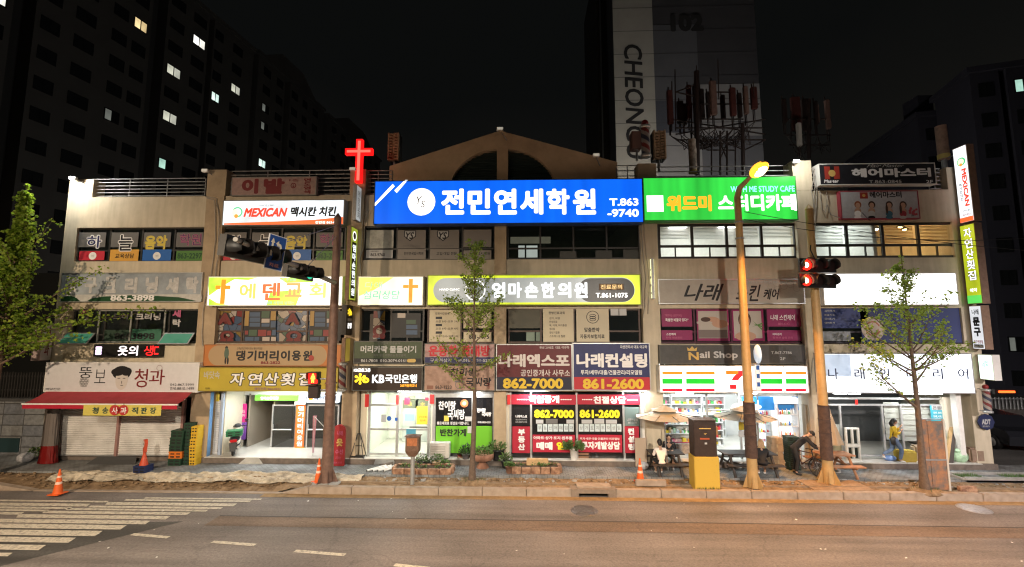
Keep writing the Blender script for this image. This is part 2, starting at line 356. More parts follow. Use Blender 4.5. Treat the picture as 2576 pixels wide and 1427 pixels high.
mb.box(d0-.25,d1+.25,-2.58,-2.2,KT-.12,KT+.012,mk); mb.box(d0-.25,d0+.02,-2.58,-2.2,ROAD,KT-.12,mk); mb.box(d1-.02,d1+.25,-2.58,-2.2,ROAD,KT-.12,mk)
mb.box(d0+.02,d1-.02,-2.3,-2.2,ROAD,KT-.12,M_black); mb.box(d0-.02,d1+.1,-2.42,-2.0,KT+.012,KT+.05,M_kerb)
tag(mb.build('storm_drain'), 'concrete kerb storm drain with a black slot opening', 'drain')
# pavers, dirt strip
def paver(nt, b):
    L = nt.links.new; tc = nn(nt,'ShaderNodeTexCoord'); mp = nn(nt,'ShaderNodeMapping'); mp.inputs['Scale'].default_value = (1,1,1)
    br = nn(nt,'ShaderNodeTexBrick'); br.inputs['Scale'].default_value = 1; br.inputs['Brick Width'].default_value = .2; br.inputs['Row Height'].default_value = .1; br.inputs['Mortar Size'].default_value = .007
    br.inputs['Color1'].default_value = (.21,.22,.225,1); br.inputs['Color2'].default_value = (.27,.28,.285,1); br.inputs['Mortar'].default_value = (.09,.085,.08,1)
    n = nn(nt,'ShaderNodeTexNoise'); n.inputs['Scale'].default_value = 1.3; n.inputs['Detail'].default_value = 8; x = nn(nt,'ShaderNodeMix'); x.data_type = 'RGBA'; x.blend_type = 'MULTIPLY'; x.inputs['Factor'].default_value = .75
    cr = nn(nt,'ShaderNodeValToRGB'); e = cr.color_ramp.elements; e[0].position = .35; e[0].color = (.45,.42,.38,1); e[1].position = .62; e[1].color = (1,1,1,1)
    L(tc.outputs['Object'], mp.inputs[0]); L(mp.outputs[0], br.inputs['Vector']); L(tc.outputs['Object'], n.inputs['Vector']); L(n.outputs['Fac'], cr.inputs[0]); L(br.outputs['Color'], x.inputs['A']); L(cr.outputs[0], x.inputs['B']); L(x.outputs['Result'], b.inputs['Base Color'])
    bp = nn(nt,'ShaderNodeBump'); bp.inputs['Strength'].default_value = .4; bp.inputs['Distance'].default_value = .008; L(br.outputs['Fac'], bp.inputs['Height']); bp.invert = True; L(bp.outputs[0], b.inputs['Normal'])
M_paver = mat('pavers', rough=.85, build=paver, spec=.2)
mb = MB(); mb.box(-60,60,-1.28,.6,ROAD-.02,.15,M_paver); mb.box(-60,-20.1,.6,30,ROAD-.02,.15,M_paver); mb.box(18.3,60,.6,30,ROAD-.02,.145,M_asph2); setting(mb.build('pavement'))
def earth(nt, b):
    L = nt.links.new; tc = nn(nt,'ShaderNodeTexCoord'); n = nn(nt,'ShaderNodeTexNoise'); n.inputs['Scale'].default_value = 3; n.inputs['Detail'].default_value = 12; n.inputs['Roughness'].default_value = .75; L(tc.outputs['Object'], n.inputs['Vector'])
    cr = nn(nt,'ShaderNodeValToRGB'); e = cr.color_ramp.elements; e[0].position = .32; e[0].color = (.10,.062,.035,1); e[1].position = .66; e[1].color = (.33,.23,.14,1); L(n.outputs['Fac'], cr.inputs[0]); L(cr.outputs[0], b.inputs['Base Color'])
    bp = nn(nt,'ShaderNodeBump'); bp.inputs['Strength'].default_value = .9; bp.inputs['Distance'].default_value = .04; L(n.outputs['Fac'], bp.inputs['Height']); L(bp.outputs[0], b.inputs['Normal'])
M_earth = mat('bare_earth', rough=.95, build=earth, spec=.1)
from mathutils import noise as NZ
def sheet(x0, x1, y0, y1, nx, ny, zf, mt, mb=None):
    mb = mb or MB(); vs = []; fs = []
    for j in range(ny+1):
        for i in range(nx+1):
            X, Y = x0+(x1-x0)*i/nx, y0+(y1-y0)*j/ny; vs.append((X,Y,zf(X,Y)))
    for j in range(ny):
        for i in range(nx): fs.append((j*(nx+1)+i, j*(nx+1)+i+1, (j+1)*(nx+1)+i+1, (j+1)*(nx+1)+i))
    return mb.add(vs, fs, mt, True)
mb = sheet(x-.3, 40, -2.37, -1.27, 620, 22, lambda X, Y: .075+.035*NZ.fractal(Vector((X*1.7,Y*2.4,0)),.7,2.2,4)-.03*math.exp(-((Y+2.3)/.12)**2), M_earth)
mb = sheet(-60, x-.3, -2.41, -1.27, 400, 22, lambda X, Y: (.13 if X < xl-1.5 else .13-(.2*max(0,min(1,(-1.5-Y)/.9))*min(1,max(0,(X-xl+1.5)/1.2))*min(1,max(0,(x-.2-X)/1.2))))-.05+.05*NZ.fractal(Vector((X*1.6,Y*2.6,3)),.7,2.2,4), M_earth, mb)
setting(mb.build('dirt_strip'))
mb = MB(); k = x+.9
while k < 38:                       # low timber edging behind the kerb
    mb.bbox(k, k+2.38, -2.0, -1.94, .03, .135, mat('edging_timber',(.24,.17,.11),.85,var=.3,scale=5), .006); k += 2.4
tag(mb.build('timber_edging'), 'long low timber edging along the dirt strip behind the kerb', 'edging')
# crumpled tarpaulin on the dug up crossing
def tarpz(X, Y): return .15-.13*max(0,min(1,(-1.55-Y)/.7))+.10*NZ.fractal(Vector((X*.8,Y*5.5,8)),.6,2.3,5)+.035*math.sin(Y*26+NZ.noise(Vector((X*1.2,Y,1)))*9)*.5
tl, tr = G(70,1215).x, G(905,1205).x
tp = sheet(tl, tr, -2.0, -1.30, 260, 44, lambda X, Y: tarpz(X,Y)+.012, mat('tarpaulin',(.46,.40,.31),.75,var=.6,scale=3.2,bump=.7))  # strong colour noise paints in the dark of the folds
tag(tp.build('tarpaulin'), 'crumpled pale tarpaulin over the dug up earth by the crossing', 'tarpaulin')
mb = MB(); rl = random.Random(9)
for k in range(46):
    x_, y_ = rl.uniform(-12,16), rl.uniform(-8.5,-2.9); r = rl.uniform(.012,.045); a_ = rl.uniform(0,3); dx, dy = r*math.cos(a_), r*math.sin(a_)
    mb.add([(x_-dx,y_-dy,ROAD+.016),(x_+dy,y_-dx*.5,ROAD+.02),(x_+dx,y_+dy,ROAD+.026),(x_-dy,y_+dx*.5,ROAD+.018)],[(0,1,2,3)],M_white)
setting(mb.build('litter'),'stuff')
# ================================================================ the shopping building
BX = [(-20.02,-19.45),(-13.75,-12.97),(-7.48,-6.86),(-1.27,-.78),(4.8,5.5),(11.2,11.92),(17.5,18.12)]
mall = thing('shopping_building', 'cream three storey shopping building covered in lit signs, with a pediment', 'building', (0,0,.15))
Z1, Z2, Z3 = 3.02, 6.40, 9.90
ROOF = 11.28
mb = MB()
def wallx(x0, x1, z0, z1): mb.box(x0, x1, .06, .42, z0, z1, M_wall)
for i in range(6):
    a, b = BX[i][1], BX[i+1][0]
    wallx(a, b, Z1, 4.94); wallx(a, b, 6.38, 8.44); wallx(a, b, 9.92, ROOF)
mb.box(-20.02,-19.72,.42,9,.15,ROOF,M_wall); mb.box(17.82,18.12,.42,9,.15,ROOF,M_wall); mb.box(-20.02,18.12,9,9.3,.15,ROOF,M_wall)
for i in range(1,6): mb.box(sum(BX[i])/2-.08, sum(BX[i])/2+.08, .42, 9, .38, ROOF-.2, M_in)
mb.build('wall', mall)
for i, (a, b) in enumerate(BX):
    mb = MB(); top = [P(200,450).z, P(540,428).z, P(900,427).z, 8.44+2, P(1630,412).z, P(2010,405).z, P(2380,420).z][i]
    d = -.0 if i not in (0,6) else 0.03
    if i == 0: mb.box(a, b, .06, .6, .15, ROOF, M_wall); mb.box(a, P(231,470).x, .06, .6, ROOF, top, M_wall)
    elif i == 6: mb.box(a, b, .06, .6, .15, top, M_wall)
    else:
        mb.box(a, b, -.02, .45, .15, ROOF, M_pil if i not in (4,5) else M_wall); 
        if i != 3: mb.box(a-.02, b+.04, -.03, .6, ROOF, top, M_pil if i != 5 else M_wall)
    mb.build('pilaster', mall)
mb = MB(); mb.box(-19.72,17.82,.42,9,Z1+.05,Z1+.3,M_in); mb.box(-19.72,17.82,.42,9,Z2+.05,Z2+.3,M_in); mb.build('floor_slab', mall)
mb = MB(); mb.box(-19.72,17.82,.42,9,ROOF-.25,ROOF-.02,M_conc); mb.build('roof', mall)
mb = MB(); M_plinth = mat('plinth_stone',(.16,.13,.11),.8,var=.35,scale=4,bump=.3)
mb.box(-13.7,18.15,-.06,9,.10,.36,M_plinth); mb.box(-19.5,-13.7,.2,9,.10,.3,M_plinth); mb.build('plinth', mall)
mb = MB(); mb.box(-13.0,17.55,-.09,6,.36,.385,mat('floor_tile',(.55,.53,.49),.3,var=.12,scale=2)); mb.build('floor', mall)
# pediment with the two louvred quarter arches
mb = MB(); gl, gr, ga = P(980,418,.3), P(1553,408,.3), P(1258,329,.3)
cx = (P(1250,400,.3).x+P(1278,400,.3).x)/2; hw = (P(1278,400,.3).x-P(1250,400,.3).x)/2; ra = P(1402,446,.3).x-cx; zb = ROOF; zt = P(1250,376,.3).z; rz_ = zt-zb+.1
def gtop(X): return gl.z+(ga.z-gl.z)*(X-gl.x)/(ga.x-gl.x) if X < ga.x else gr.z+(ga.z-gr.z)*(gr.x-X)/(gr.x-ga.x)
def glow(X):
    d = abs(X-cx)
    if d < hw-1e-6 or d >= ra: return zb
    return zb-.1+rz_*math.sqrt(max(0,1-(max(d-hw,0)/(ra-hw+.001))**2))
xs = sorted(set([gl.x, ga.x, gr.x, cx-hw, cx+hw, cx-hw-.0005, cx+hw+.0005]+[cx-ra+2*ra*i/60 for i in range(61)]))
for p, q in zip(xs, xs[1:]):
    for Y, fl in ((.3,0),(.75,1)):
        f = [(p,Y,glow(p)),(q,Y,glow(q)),(q,Y,gtop(q)),(p,Y,gtop(p))]; mb.quad(*(f if not fl else f[::-1]), M_gable)
    mb.quad((p,.3,gtop(p)),(q,.3,gtop(q)),(q,.75,gtop(q)),(p,.75,gtop(p)), M_gable); mb.quad((p,.3,glow(p)),(p,.75,glow(p)),(q,.75,glow(q)),(q,.3,glow(q)), M_gable)
gb = mb.build('pediment', mall)
mb = MB(); ml = mat('dark_louvre',(.05,.075,.07),.5)
k = zb+.03
while k < zt:
    d = hw+(ra-hw)*math.sqrt(max(0,1-((k-zb+.1)/rz_)**2))
    for s in (-1,1):
        a, b = sorted((cx+s*hw, cx+s*d)); mb.quad((a,.45,k),(b,.45,k),(b,.56,k+.1),(a,.56,k+.1), ml)
    k += .11
mb.box(cx-ra,cx+ra,.6,.64,zb,zt+.1,ml); mb.build('louvre', gb)
# rooftop railings
def railing(u0, u1, zt, n, i):
    mb = MB(); a, b = P(u0,470,.25).x, P(u1,470,.25).x
    for k in range(n):
        zz = ROOF+.1+(zt-ROOF-.1)*k/(n-1); mb.tube([(a,.25,zz),(b,.25,zz)], .022, M_steel, 6)
    m = max(2,int((b-a)/1.5))
    for k in range(m+1): mb.tube([(a+(b-a)*k/m,.29,ROOF-.05),(a+(b-a)*k/m,.29,zt)], .02, M_steel, 6)
    mb.build('railing', mall)
railing(230,515,P(370,450,.25).z,6,0); railing(566,882,P(700,430,.25).z,7,1); railing(915,985,P(950,430,.25).z,7,2); railing(1552,1608,P(1580,417,.25).z,6,3); railing(1650,1990,P(1900,418,.25).z,6,4); railing(2040,2070,P(2050,425,.25).z,6,5); railing(2340,2368,P(2350,425,.25).z,6,6)
# ---------------------------------------------------------------- windows
def window(r, zs, cols, fm=M_dark, gm=M_glassd, fw=.07, Y=.2, low=None, split_low=False, lit_=False):
    """frame with its mullions, one pane per light; zs = (bottom, transom, top)"""
    x0 = P(r[0],(r[1]+r[2])/2 if len(r)>2 else r[1],.06).x; x1 = P(r[3] if len(r)>3 else r[2], r[1], .06).x
    x0, x1 = R4(r, .06)[:2]
    zb_, zt_, zz = zs; mb = MB(); w = (x1-x0)/cols
    mb.box(x0,x1,Y-.06,Y+.04,zb_,zb_+fw,fm); mb.box(x0,x1,Y-.06,Y+.04,zz-fw,zz,fm)
    mb.box(x0,x0+fw,Y-.06,Y+.04,zb_+fw,zz-fw,fm); mb.box(x1-fw,x1,Y-.06,Y+.04,zb_+fw,zz-fw,fm)
    for k in range(1,cols): mb.box(x0+w*k-fw/2,x0+w*k+fw/2,Y-.055,Y+.035,zb_+fw,zz-fw,fm)
    if zt_:
        for k in range(cols): mb.box(x0+w*k+(fw/2 if k else fw), x0+w*(k+1)-(fw/2 if k < cols-1 else fw), Y-.05, Y+.03, zt_-fw/2, zt_+fw/2, fm)
    if split_low:
        for k in range(cols): mb.box(x0+w*(k+.5)-.02, x0+w*(k+.5)+.02, Y-.045, Y+.025, zb_+fw, zt_-fw/2, fm)
    f = mb.build('window', mall)
    for k in range(cols):
        for (a, b) in (((zb_+fw, zt_-fw/2), (zt_+fw/2, zz-fw)) if zt_ else ((zb_+fw, zz-fw),)):
            p = MB(); p.quad((x0+w*k,Y,a),(x0+w*(k+1),Y,a),(x0+w*(k+1),Y,b),(x0+w*k,Y,b), gm); p.build('pane', f)
    return f, x0, x1, w
def poster(win, items, name='poster', Y=.135):
    """printed film on a window: (rect, material) sheets and (text, rect, material, bold, shear) lettering"""
    mb = MB(); k = 0
    for it in items:
        if isinstance(it[0], str):
            for sub in ([it] if len(it) > 3 else [it]): mb.ptext(it[0], it[1], Y-.004-.0006*k, it[2], *(it[3:] if len(it) > 3 else (.012,)))
        elif callable(it[0]): it[0](mb, Y-.004-.0006*k)
        else: mb.prect(it[0], Y-.0006*k, it[1])
        k += 1
    return mb.build(name, win)
def ink(key, c, e=0.0): return mat(key, c, .5, emit=c if e else None, es=e)
K_black, K_white = ink('ink_black',(.01,.01,.012)), ink('ink_white',(.75,.75,.75))
K_navy, K_gold, K_pink, K_yellow = ink('ink_navy',(.015,.02,.09)), ink('ink_gold',(.5,.34,.1)), ink('ink_pink',(.42,.10,.20)), ink('ink_yellow',(.62,.5,.08))
K_red, K_orange, K_blue, K_green = ink('ink_red',(.45,.02,.03)), ink('ink_orange',(.62,.25,.03)), ink('ink_blue',(.02,.09,.36)), ink('ink_green',(.08,.22,.04))
K_grey = ink('film_grey',(.13,.125,.12)); K_cream = ink('film_cream',(.5,.43,.3)); K_dgreen = ink('ink_darkgreen',(.01,.06,.02)); K_mag = ink('film_magenta',(.22,.015,.085)); K_fnavy = ink('film_navy',(.035,.05,.16))
K_lg, K_maroon, K_teal = ink('ink_lightgrey',(.42,.42,.42)), ink('ink_maroon',(.16,.012,.015)), ink('film_teal',(.06,.30,.22))
z3 = (8.44, 8.92, 9.92); z2 = (4.96, 5.45, 6.38)
def school(r, us, hide=()):
    w, x0, x1, ww = window(r, z3, 4)
    a = [us[0]+(us[1]-us[0])*k/4 for k in range(5)]; s = (us[1]-us[0])/4
    for k in range(4): poster(w, [((a[k]+8,585,a[k+1]-6,622), K_grey)], 'film')
    poster(w, [('하',(a[0]+.33*s,591,a[0]+.82*s,626),K_white,.075),('하',(a[0]+.35*s,593,a[0]+.80*s,624),K_navy,.02)], 'lettering')
    poster(w, [('늘',(a[1]+.3*s,589,a[1]+.78*s,633),K_white,.075),('늘',(a[1]+.32*s,591,a[1]+.76*s,631),K_black,.02)], 'lettering')
    poster(w, [('음악',(a[2]+.13*s,592,a[2]+.82*s,628),K_yellow,.05),('음악',(a[2]+.15*s,594,a[2]+.80*s,626),mat('ink_ochre',(.4,.2,.06),.5),.0)], 'lettering')
    poster(w, [('학원',(a[3]+.2*s,588,a[3]+.88*s,618),K_pink,.03),('학원',(a[3]+.21*s,589,a[3]+.87*s,617),K_navy,-.01)], 'lettering')
    def dot(u):
        def fn(mb, Y): p = P(u,644,Y); mb.disc(p.x,Y,p.z,.17,.17,K_white); mb.ptext('쌤',(u-4,641,u+4,647),Y-.002,K_lg,.0)
        return fn
    poster(w, [((a[0]+9,632,a[1]-9,655),mat('film_red',(.5,.03,.05),.5)),(dot((a[0]+a[1])/2+2),)], 'poster')
    poster(w, [((a[1]+5,628,a[2]-5,657),mat('film_orange',(.62,.33,.06),.5)),('교육상담',(a[1]+.22*s,638,a[1]+.8*s,650),K_black,.02)], 'poster')
    poster(w, [((a[2]+5,628,a[3]-5,656),mat('film_blue',(.02,.12,.42),.5)),(dot((a[2]+a[3])/2),)], 'poster')
    poster(w, [((a[3]+8,631,a[4]-6,656),mat('film_leaf',(.07,.19,.035),.5)),('863-2297',(a[3]+11,637,a[4]-9,651),K_dgreen,.03)], 'poster')
school((190,573,517,660),(190,517)); school((545,573,868,660),(545,868))
w, *_ = window((915,573,1246,660), z3, 4)
def shield(u):
    def fn(mb, Y):
        x0,x1,z0,z1 = R4((u-15,580,u+15,607),Y); xm = (x0+x1)/2
        mb.prism([(x0,z1),(x0,z0+.2),(xm,z0),(x1,z0+.2),(x1,z1)],Y-.001,Y,K_black); mb.prism([(x0+.04,z1-.04),(x0+.04,z0+.22),(xm,z0+.05),(x1-.04,z0+.22),(x1-.04,z1-.04)],Y-.003,Y-.002,K_lg)
        mb.ptext('YS',(u-11,584,u+10,602),Y-.006,K_black,.03,.3)
    return fn
poster(w, [((921,579,990,625),mat('film_faded',(.42,.42,.38),.6,var=.5,scale=2))]); poster(w, [((921,629,988,650),K_lg),('교육상담문의',(932,631,952,634),K_black,.01),('863-9760',(932,637,968,645),K_black,.02)])
for u0,u1,t in ((1000,1071,'전민연세입시학원'),(1082,1155,'고입·대입 전문')):
    poster(w, [((u0,579,u1,625),mat('film_taupe',(.2,.18,.165),.6)),(shield((u0+u1)/2-4),),('전민연세입시학원',(u0+14,616,u1-14,622),K_grey,.0)])
    poster(w, [((u0,627,u1,652),mat('film_taupe2',(.27,.245,.22),.6)),(t,(u0+16,634,u1-6,642),K_black,.02)])
poster(w, [((1166,578,1236,622),mat('film_taupe',(.2,.18,.165),.6))]); poster(w, [((1166,630,1236,652),mat('film_taupe2',(.27,.245,.22),.6)),('입시학원',(1200,634,1233,642),K_black,.01)])
w, *_ = window((1276,573,1612,660), z3, 4, gm=glass('green_dark_glass',(.008,.014,.012),.3)); 
M_lw = lit('lit_window_cool',(.86,.93,.86),.9,.15); M_lw2 = lit('lit_window_soft',(.55,.52,.4),.45,.2)
x0,x1,z0,z1 = R4((1283,582,1388,614),.5); mb = MB(); mb.prect((1304,618,1320,648),.28,M_lw); mb.prect((1324,618,1352,648),.28,M_lw); mb.prect((1284,596,1385,613),.3,lit('lit_blind',(.36,.34,.24),.4,.3)); mb.build('lit_pane', w)
poster(w, [((1408,632,1450,652),mat('blind_dim',(.07,.075,.07),.7))],'blind'); poster(w, [((1568,628,1618,652),mat('blind_dim',(.07,.075,.07),.7))],'blind'); poster(w, [((1498,630,1540,652),mat('blind_dim',(.07,.075,.07),.7))],'blind')
# lit rooms of the third floor: real rooms with ceiling panels, blinds in the upper lights
wA, ax0, ax1, aw = window((1657,563,2008,654), (8.44,8.98,9.92), 4, gm=M_glass, split_low=True, fw=.1)
wB, bx0, bx1, bw = window((2046,560,2408,651), (8.44,8.98,9.92), 4, gm=M_glass, split_low=True, fw=.1)
def blinds(w, xa, xb, zb_, zt_, mt, name='blind'):
    mb = MB(); k = zb_
    while k < zt_: mb.quad((xa,.27,k),(xb,.27,k),(xb,.31,k+.035),(xa,.31,k+.035),mt); k += .06
    return mb.build(name, w)
M_bl = mat('blind_pale',(.5,.52,.5),.6); M_blw = mat('blind_wood',(.5,.33,.15),.6)
for k in range(4):
    blinds(wA, ax0+aw*k+.08, ax0+aw*(k+1)-.08, 9.32, 9.8, M_bl); blinds(wB, bx0+bw*k+.08, bx0+bw*(k+1)-.08, 9.05 if k < 2 else 9.1, 9.8, M_bl if k < 2 else M_blw)
mp_ = lit('ceiling_panel',(1,1,1),4)
for (c_, y) in ((6.6,1.6),(9.4,1.6),(7.6,4.6),(10.2,4.6),(12.6,1.4)): MB().box(c_,c_+.9,y,y+.5,10.86,10.9,mp_).build('ceiling_light', mall)
for c_ in (5.9,7.5,9.1,10.6): MB().box(c_-.1,c_+.1,1.0,1.2,10.7,10.78,lit('warm_spot',(1,.8,.4),12)).build('ceiling_light', mall)
for c_, y in ((14.9,1.2),(15.6,1.5),(16.3,1.1),(15.2,2.2),(16.0,2.4),(16.9,1.6)):
    mb = MB(); mb.tube([(c_,y,11),(c_,y,10.05)],.012,M_black,5); mb.lathe([(.16,-.06),(.05,.05),(.0,.06)],(c_,y,10.02),M_black,12); p_ = mb.build('pendant_light', mall)
    mb = MB(); mb.ball((c_,y,9.97),.075,lit('warm_bulb',(1,.72,.3),22),8,6); mb.build('bulb', p_)
mb = MB(); mb.box(14.55,14.7,.42,6,8.5,11.1,M_in); mb.box(14.7,17.8,5,5.1,8.5,11.1,mat('salon_wood',(.4,.22,.09),.6,var=.3)); mb.box(6,11,5,5.1,8.5,11.1,M_in); mb.box(5.5,11.3,5.1,5.2,8.4,11.1,M_in); mb.build('partition', mall)
lamp('room_light','AREA',(8.4,2.4,10.8),190,(.93,1,.97),None,2.5,(8.4,2.4,8)); lamp('room_light','AREA',(13.2,2.2,10.8),110,(.9,1,.97),None,1.5,(13.2,2.2,8)); lamp('room_light','POINT',(16,2,10.2),110,(1,.6,.22),None,.3)
# second floor
M_stain = None
def stain(nt, b):
    L = nt.links.new; tc = nn(nt,'ShaderNodeTexCoord'); v = nn(nt,'ShaderNodeTexVoronoi'); v.inputs['Scale'].default_value = 3.1; e = nn(nt,'ShaderNodeTexVoronoi'); e.feature = 'DISTANCE_TO_EDGE'; e.inputs['Scale'].default_value = 3.1
    mp = nn(nt,'ShaderNodeMapping'); mp.inputs['Scale'].default_value = (1,.01,1.25); L(tc.outputs['Object'], mp.inputs[0]); L(mp.outputs[0], v.inputs['Vector']); L(mp.outputs[0], e.inputs['Vector'])
    s = nn(nt,'ShaderNodeSeparateColor'); L(v.outputs['Color'], s.inputs[0]); cr = nn(nt,'ShaderNodeValToRGB'); cr.color_ramp.interpolation = 'CONSTANT'
    cols = [(0,(.32,.28,.24)),(.17,(.04,.07,.13)),(.34,(.30,.25,.2)),(.46,(.16,.02,.02)),(.58,(.06,.09,.15)),(.7,(.2,.13,.03)),(.8,(.34,.3,.27)),(.9,(.05,.09,.06))]
    el = cr.color_ramp.elements; el[0].color = (*cols[0][1],1); el[1].position = cols[1][0]; el[1].color = (*cols[1][1],1)
    for p, c_ in cols[2:]: q = el.new(p); q.color = (*c_,1)
    L(s.outputs[0], cr.inputs[0]); g = nn(nt,'ShaderNodeMath'); g.operation = 'GREATER_THAN'; g.inputs[1].default_value = .03; L(e.outputs['Distance'], g.inputs[0])
    x = nn(nt,'ShaderNodeMix'); x.data_type = 'RGBA'; x.inputs['A'].default_value = (.008,.006,.006,1); L(g.outputs[0], x.inputs['Factor']); L(cr.outputs[0], x.inputs['B']); L(x.outputs['Result'], b.inputs['Base Color'])
M_stain = mat('stained_glass', rough=.3, build=stain); K_wine = ink('lead_wine',(.13,.012,.012)); K_sbl = ink('glass_blue',(.05,.085,.15)); K_sor = ink('glass_ochre',(.32,.2,.06)); K_sro = ink('glass_red',(.2,.03,.03)); K_sgr = ink('glass_green',(.05,.09,.055)); K_spale = ink('glass_pale',(.4,.35,.31))
w, *_ = window((524,778,852,864), z2, 4, fm=M_brown, gm=M_stain)
for u in (566,736): poster(w, [('A',(u-20,786,u+20,818),K_black,.09),('A',(u-18,788,u+18,817),K_wine,.06),('Ω',(u-18 if u > 600 else u-14,832,u+24,860),K_black,.08),('Ω',(u-16 if u > 600 else u-12,833,u+22,859),K_wine,.05)], 'alpha_and_omega')
mats6 = [K_sbl,K_spale,K_sgr,K_sor,K_sro,K_sbl]
for u0 in (612,776):
    it = [((u0+2,782,u0+82,858),K_black)]
    for (a,b,c_,d,k) in ((4,783,14,820,3),(16,786,42,797,0),(16,799,42,810,0),(16,812,42,822,0),(46,783,66,800,2),(46,802,66,812,1),(46,814,66,822,0),(69,783,82,806,3),(69,808,82,824,0),(4,832,12,842,4),(14,830,34,845,2),(37,830,58,846,4),(60,832,70,844,4),(72,830,82,844,5),(4,848,26,858,0),(28,848,40,858,0),(48,848,66,858,1),(70,848,82,858,1)):
        if u0+d*0+c_ < 852: it.append(((u0+a,b,u0+c_,d),mats6[k]))
    poster(w, it, 'geometric_glass')
w, *_ = window((898,782,1066,866), z2, 4, fm=M_dark, gm=M_glassd)
poster(w, [((985,788,1058,850),K_black),((1022,805,1046,815),K_sgr),((1022,818,1050,828),K_sbl),((1022,831,1050,842),K_sbl),((1000,788,1020,800),K_spale),((930,790,950,860),mat('stain_dim',(.06,.05,.045),.5))])
mb = MB(); mb.prect((939,783,968,853),.128,M_stain); mb.ptext('Ω',(938,818,970,850),.12,K_wine,.05); mb.build('stained_panel', w)
w, *_ = window((1074,774,1245,862), z2, 2, fm=M_brown, gm=M_glassd)
poster(w, [((1080,780,1158,860),K_cream),('진료시간안내',(1095,786,1130,792),K_black,.02),((1096,797,1112,803),K_black),('오전 9시~오후 7시',(1096,806,1152,812),K_black,.01),((1096,815,1112,821),K_black),('오전 9시~오후 4시',(1096,824,1152,830),K_black,.01),((1096,834,1112,840),K_black),('오후 12시~오후 1시',(1096,843,1152,849),K_black,.01)])
def tins(u, v, r):
    def fn(mb, Y):
        p = P(u,v,Y); q = P(u+r,v,Y).x-p.x; mb.ring(p.x,Y,p.z,q,q,q*.1,K_black)
        for k in (-1,0,1): mb.ring(p.x,Y-.001,p.z+k*q*.32-.02,q*.5,q*.24,q*.09,K_black,18)
    return fn
poster(w, [((1166,778,1236,826),K_cream),(tins(1208,802,18),)]); poster(w, [((1166,836,1236,860),K_cream),('861-1075',(1180,842,1230,853),K_black,.03)])
w, *_ = window((1278,776,1612,862), z2, 4, fm=M_brown, gm=M_glassd)
mb = MB(); mb.prect((1324,834,1345,858),.28,lit('lit_window_tan',(.6,.62,.42),.6,.3)); mb.prect((1348,834,1361,858),.28,lit('lit_window_tan',(.6,.62,.42),.6,.3)); mb.build('lit_pane', w)
poster(w, [((1280,779,1358,826),mat('blind_brown',(.09,.085,.065),.7))],'blind')
poster(w, [((1366,777,1443,860),K_cream),('한방진료과목',(1380,784,1421,791),K_black,.02)]+[(t,(1382,798+9*k,1382+n,804+9*k),K_black,.01) for k,(t,n) in enumerate((('감기, 비염',26),('만성피로',20),('목, 어깨, 허리통증',44),('생리통',14),('갱년기질환',26),('스트레스성 질환',40)))])
poster(w, [((1450,777,1532,860),K_cream),(tins(1491,798,16),),('맞춤한약',(1470,824,1508,836),K_black,.03),('자동차보험치료',(1459,841,1521,852),K_black,.03)])
poster(w, [((1536,777,1556,794),K_lg),((1558,777,1576,794),K_lg)])
# cleaner's on the left: dark panes, white lettering, green hopper lights swung open
w, *_ = window((178,778,502,864), (4.96,5.3,6.38), 4, fm=M_dark, gm=M_glassd)
poster(w, [('청',(202,780,222,794),K_pink,.04),('구',(202,797,222,811),K_lg,.03)],'lettering'); poster(w, [('세',(434,780,455,799),K_pink,.04),('탁',(434,803,455,822),K_lg,.04)],'lettering')
poster(w, [('드라',(285,788,325,804),mat('ink_ash',(.08,.08,.09),.6),.02),('크리닝',(341,788,404,806),K_lg,.04),('크리닝',(342,789,403,805),K_black,-.005),((262,830,329,860),ink('film_deep',(.025,.05,.035))),((331,828,405,858),ink('film_jade',(.04,.14,.09))),('866',(288,838,328,854),K_black,.03),('3898',(331,838,389,854),K_black,.03)],'lettering')
mb = MB()
for u in (247,328,413): mb.prect((u-2,780,u+2,862),.1,M_alu,.03)
mb.prect((247,780,413,783),.1,M_alu,.03); mb.prect((247,859,413,862),.1,M_alu,.03); mb.build('sash', w)
for u0,u1 in ((160,240),(408,490)):
    x0,x1,z0,z1 = R4((u0+6,838,u1,862),.1); mb = MB(); M_ = Matrix.Translation((0,.1,z1)) @ Matrix.Rotation(RAD(-38),4,'X')
    mb.box(x0,x1,-.015,.015,-.58,0,M_steel,M_); mb.box(x0+.06,x1-.06,-.022,.022,-.53,-.05,K_teal,M_); mb.build('hopper_sash', w)
# magenta and navy clinics on the right
w, *_ = window((1657,773,2028,862), (4.96,5.42,6.38), 4, fm=ink('frame_plum',(.06,.01,.025)), gm=M_glassd)
poster(w, [((1664,778,1741,822),K_mag),('“예쁘지는 습관이되는',(1672,790,1716,797),K_pink,.01),('특별한 비결이 있다!”',(1674,801,1732,809),K_white,.02)]); poster(w, [((1664,831,1742,856),K_mag),('스킨케어',(1676,838,1700,844),K_white,.02),('탄력 재생관리',(1676,847,1716,853),K_pink,.01)])
K_skin, K_ph, K_hair = ink('print_skin',(.42,.25,.17)), ink('print_pale',(.4,.37,.33)), ink('print_hair',(.06,.03,.02))
def photo1(mb, Y):
    for (u,v,a,b,m) in ((1790,806,20,9,K_skin),(1812,815,20,10,K_skin),(1772,812,20,5,K_ph),(1775,804,12,6,K_hair)): p = P(u,v,Y); q = P(u+a,v-b,Y); mb.disc(p.x,Y,p.z,q.x-p.x,q.z-p.z,m); Y -= .0006
    mb.prect((1757,830,1830,850),Y,ink('print_water',(.16,.13,.12)))
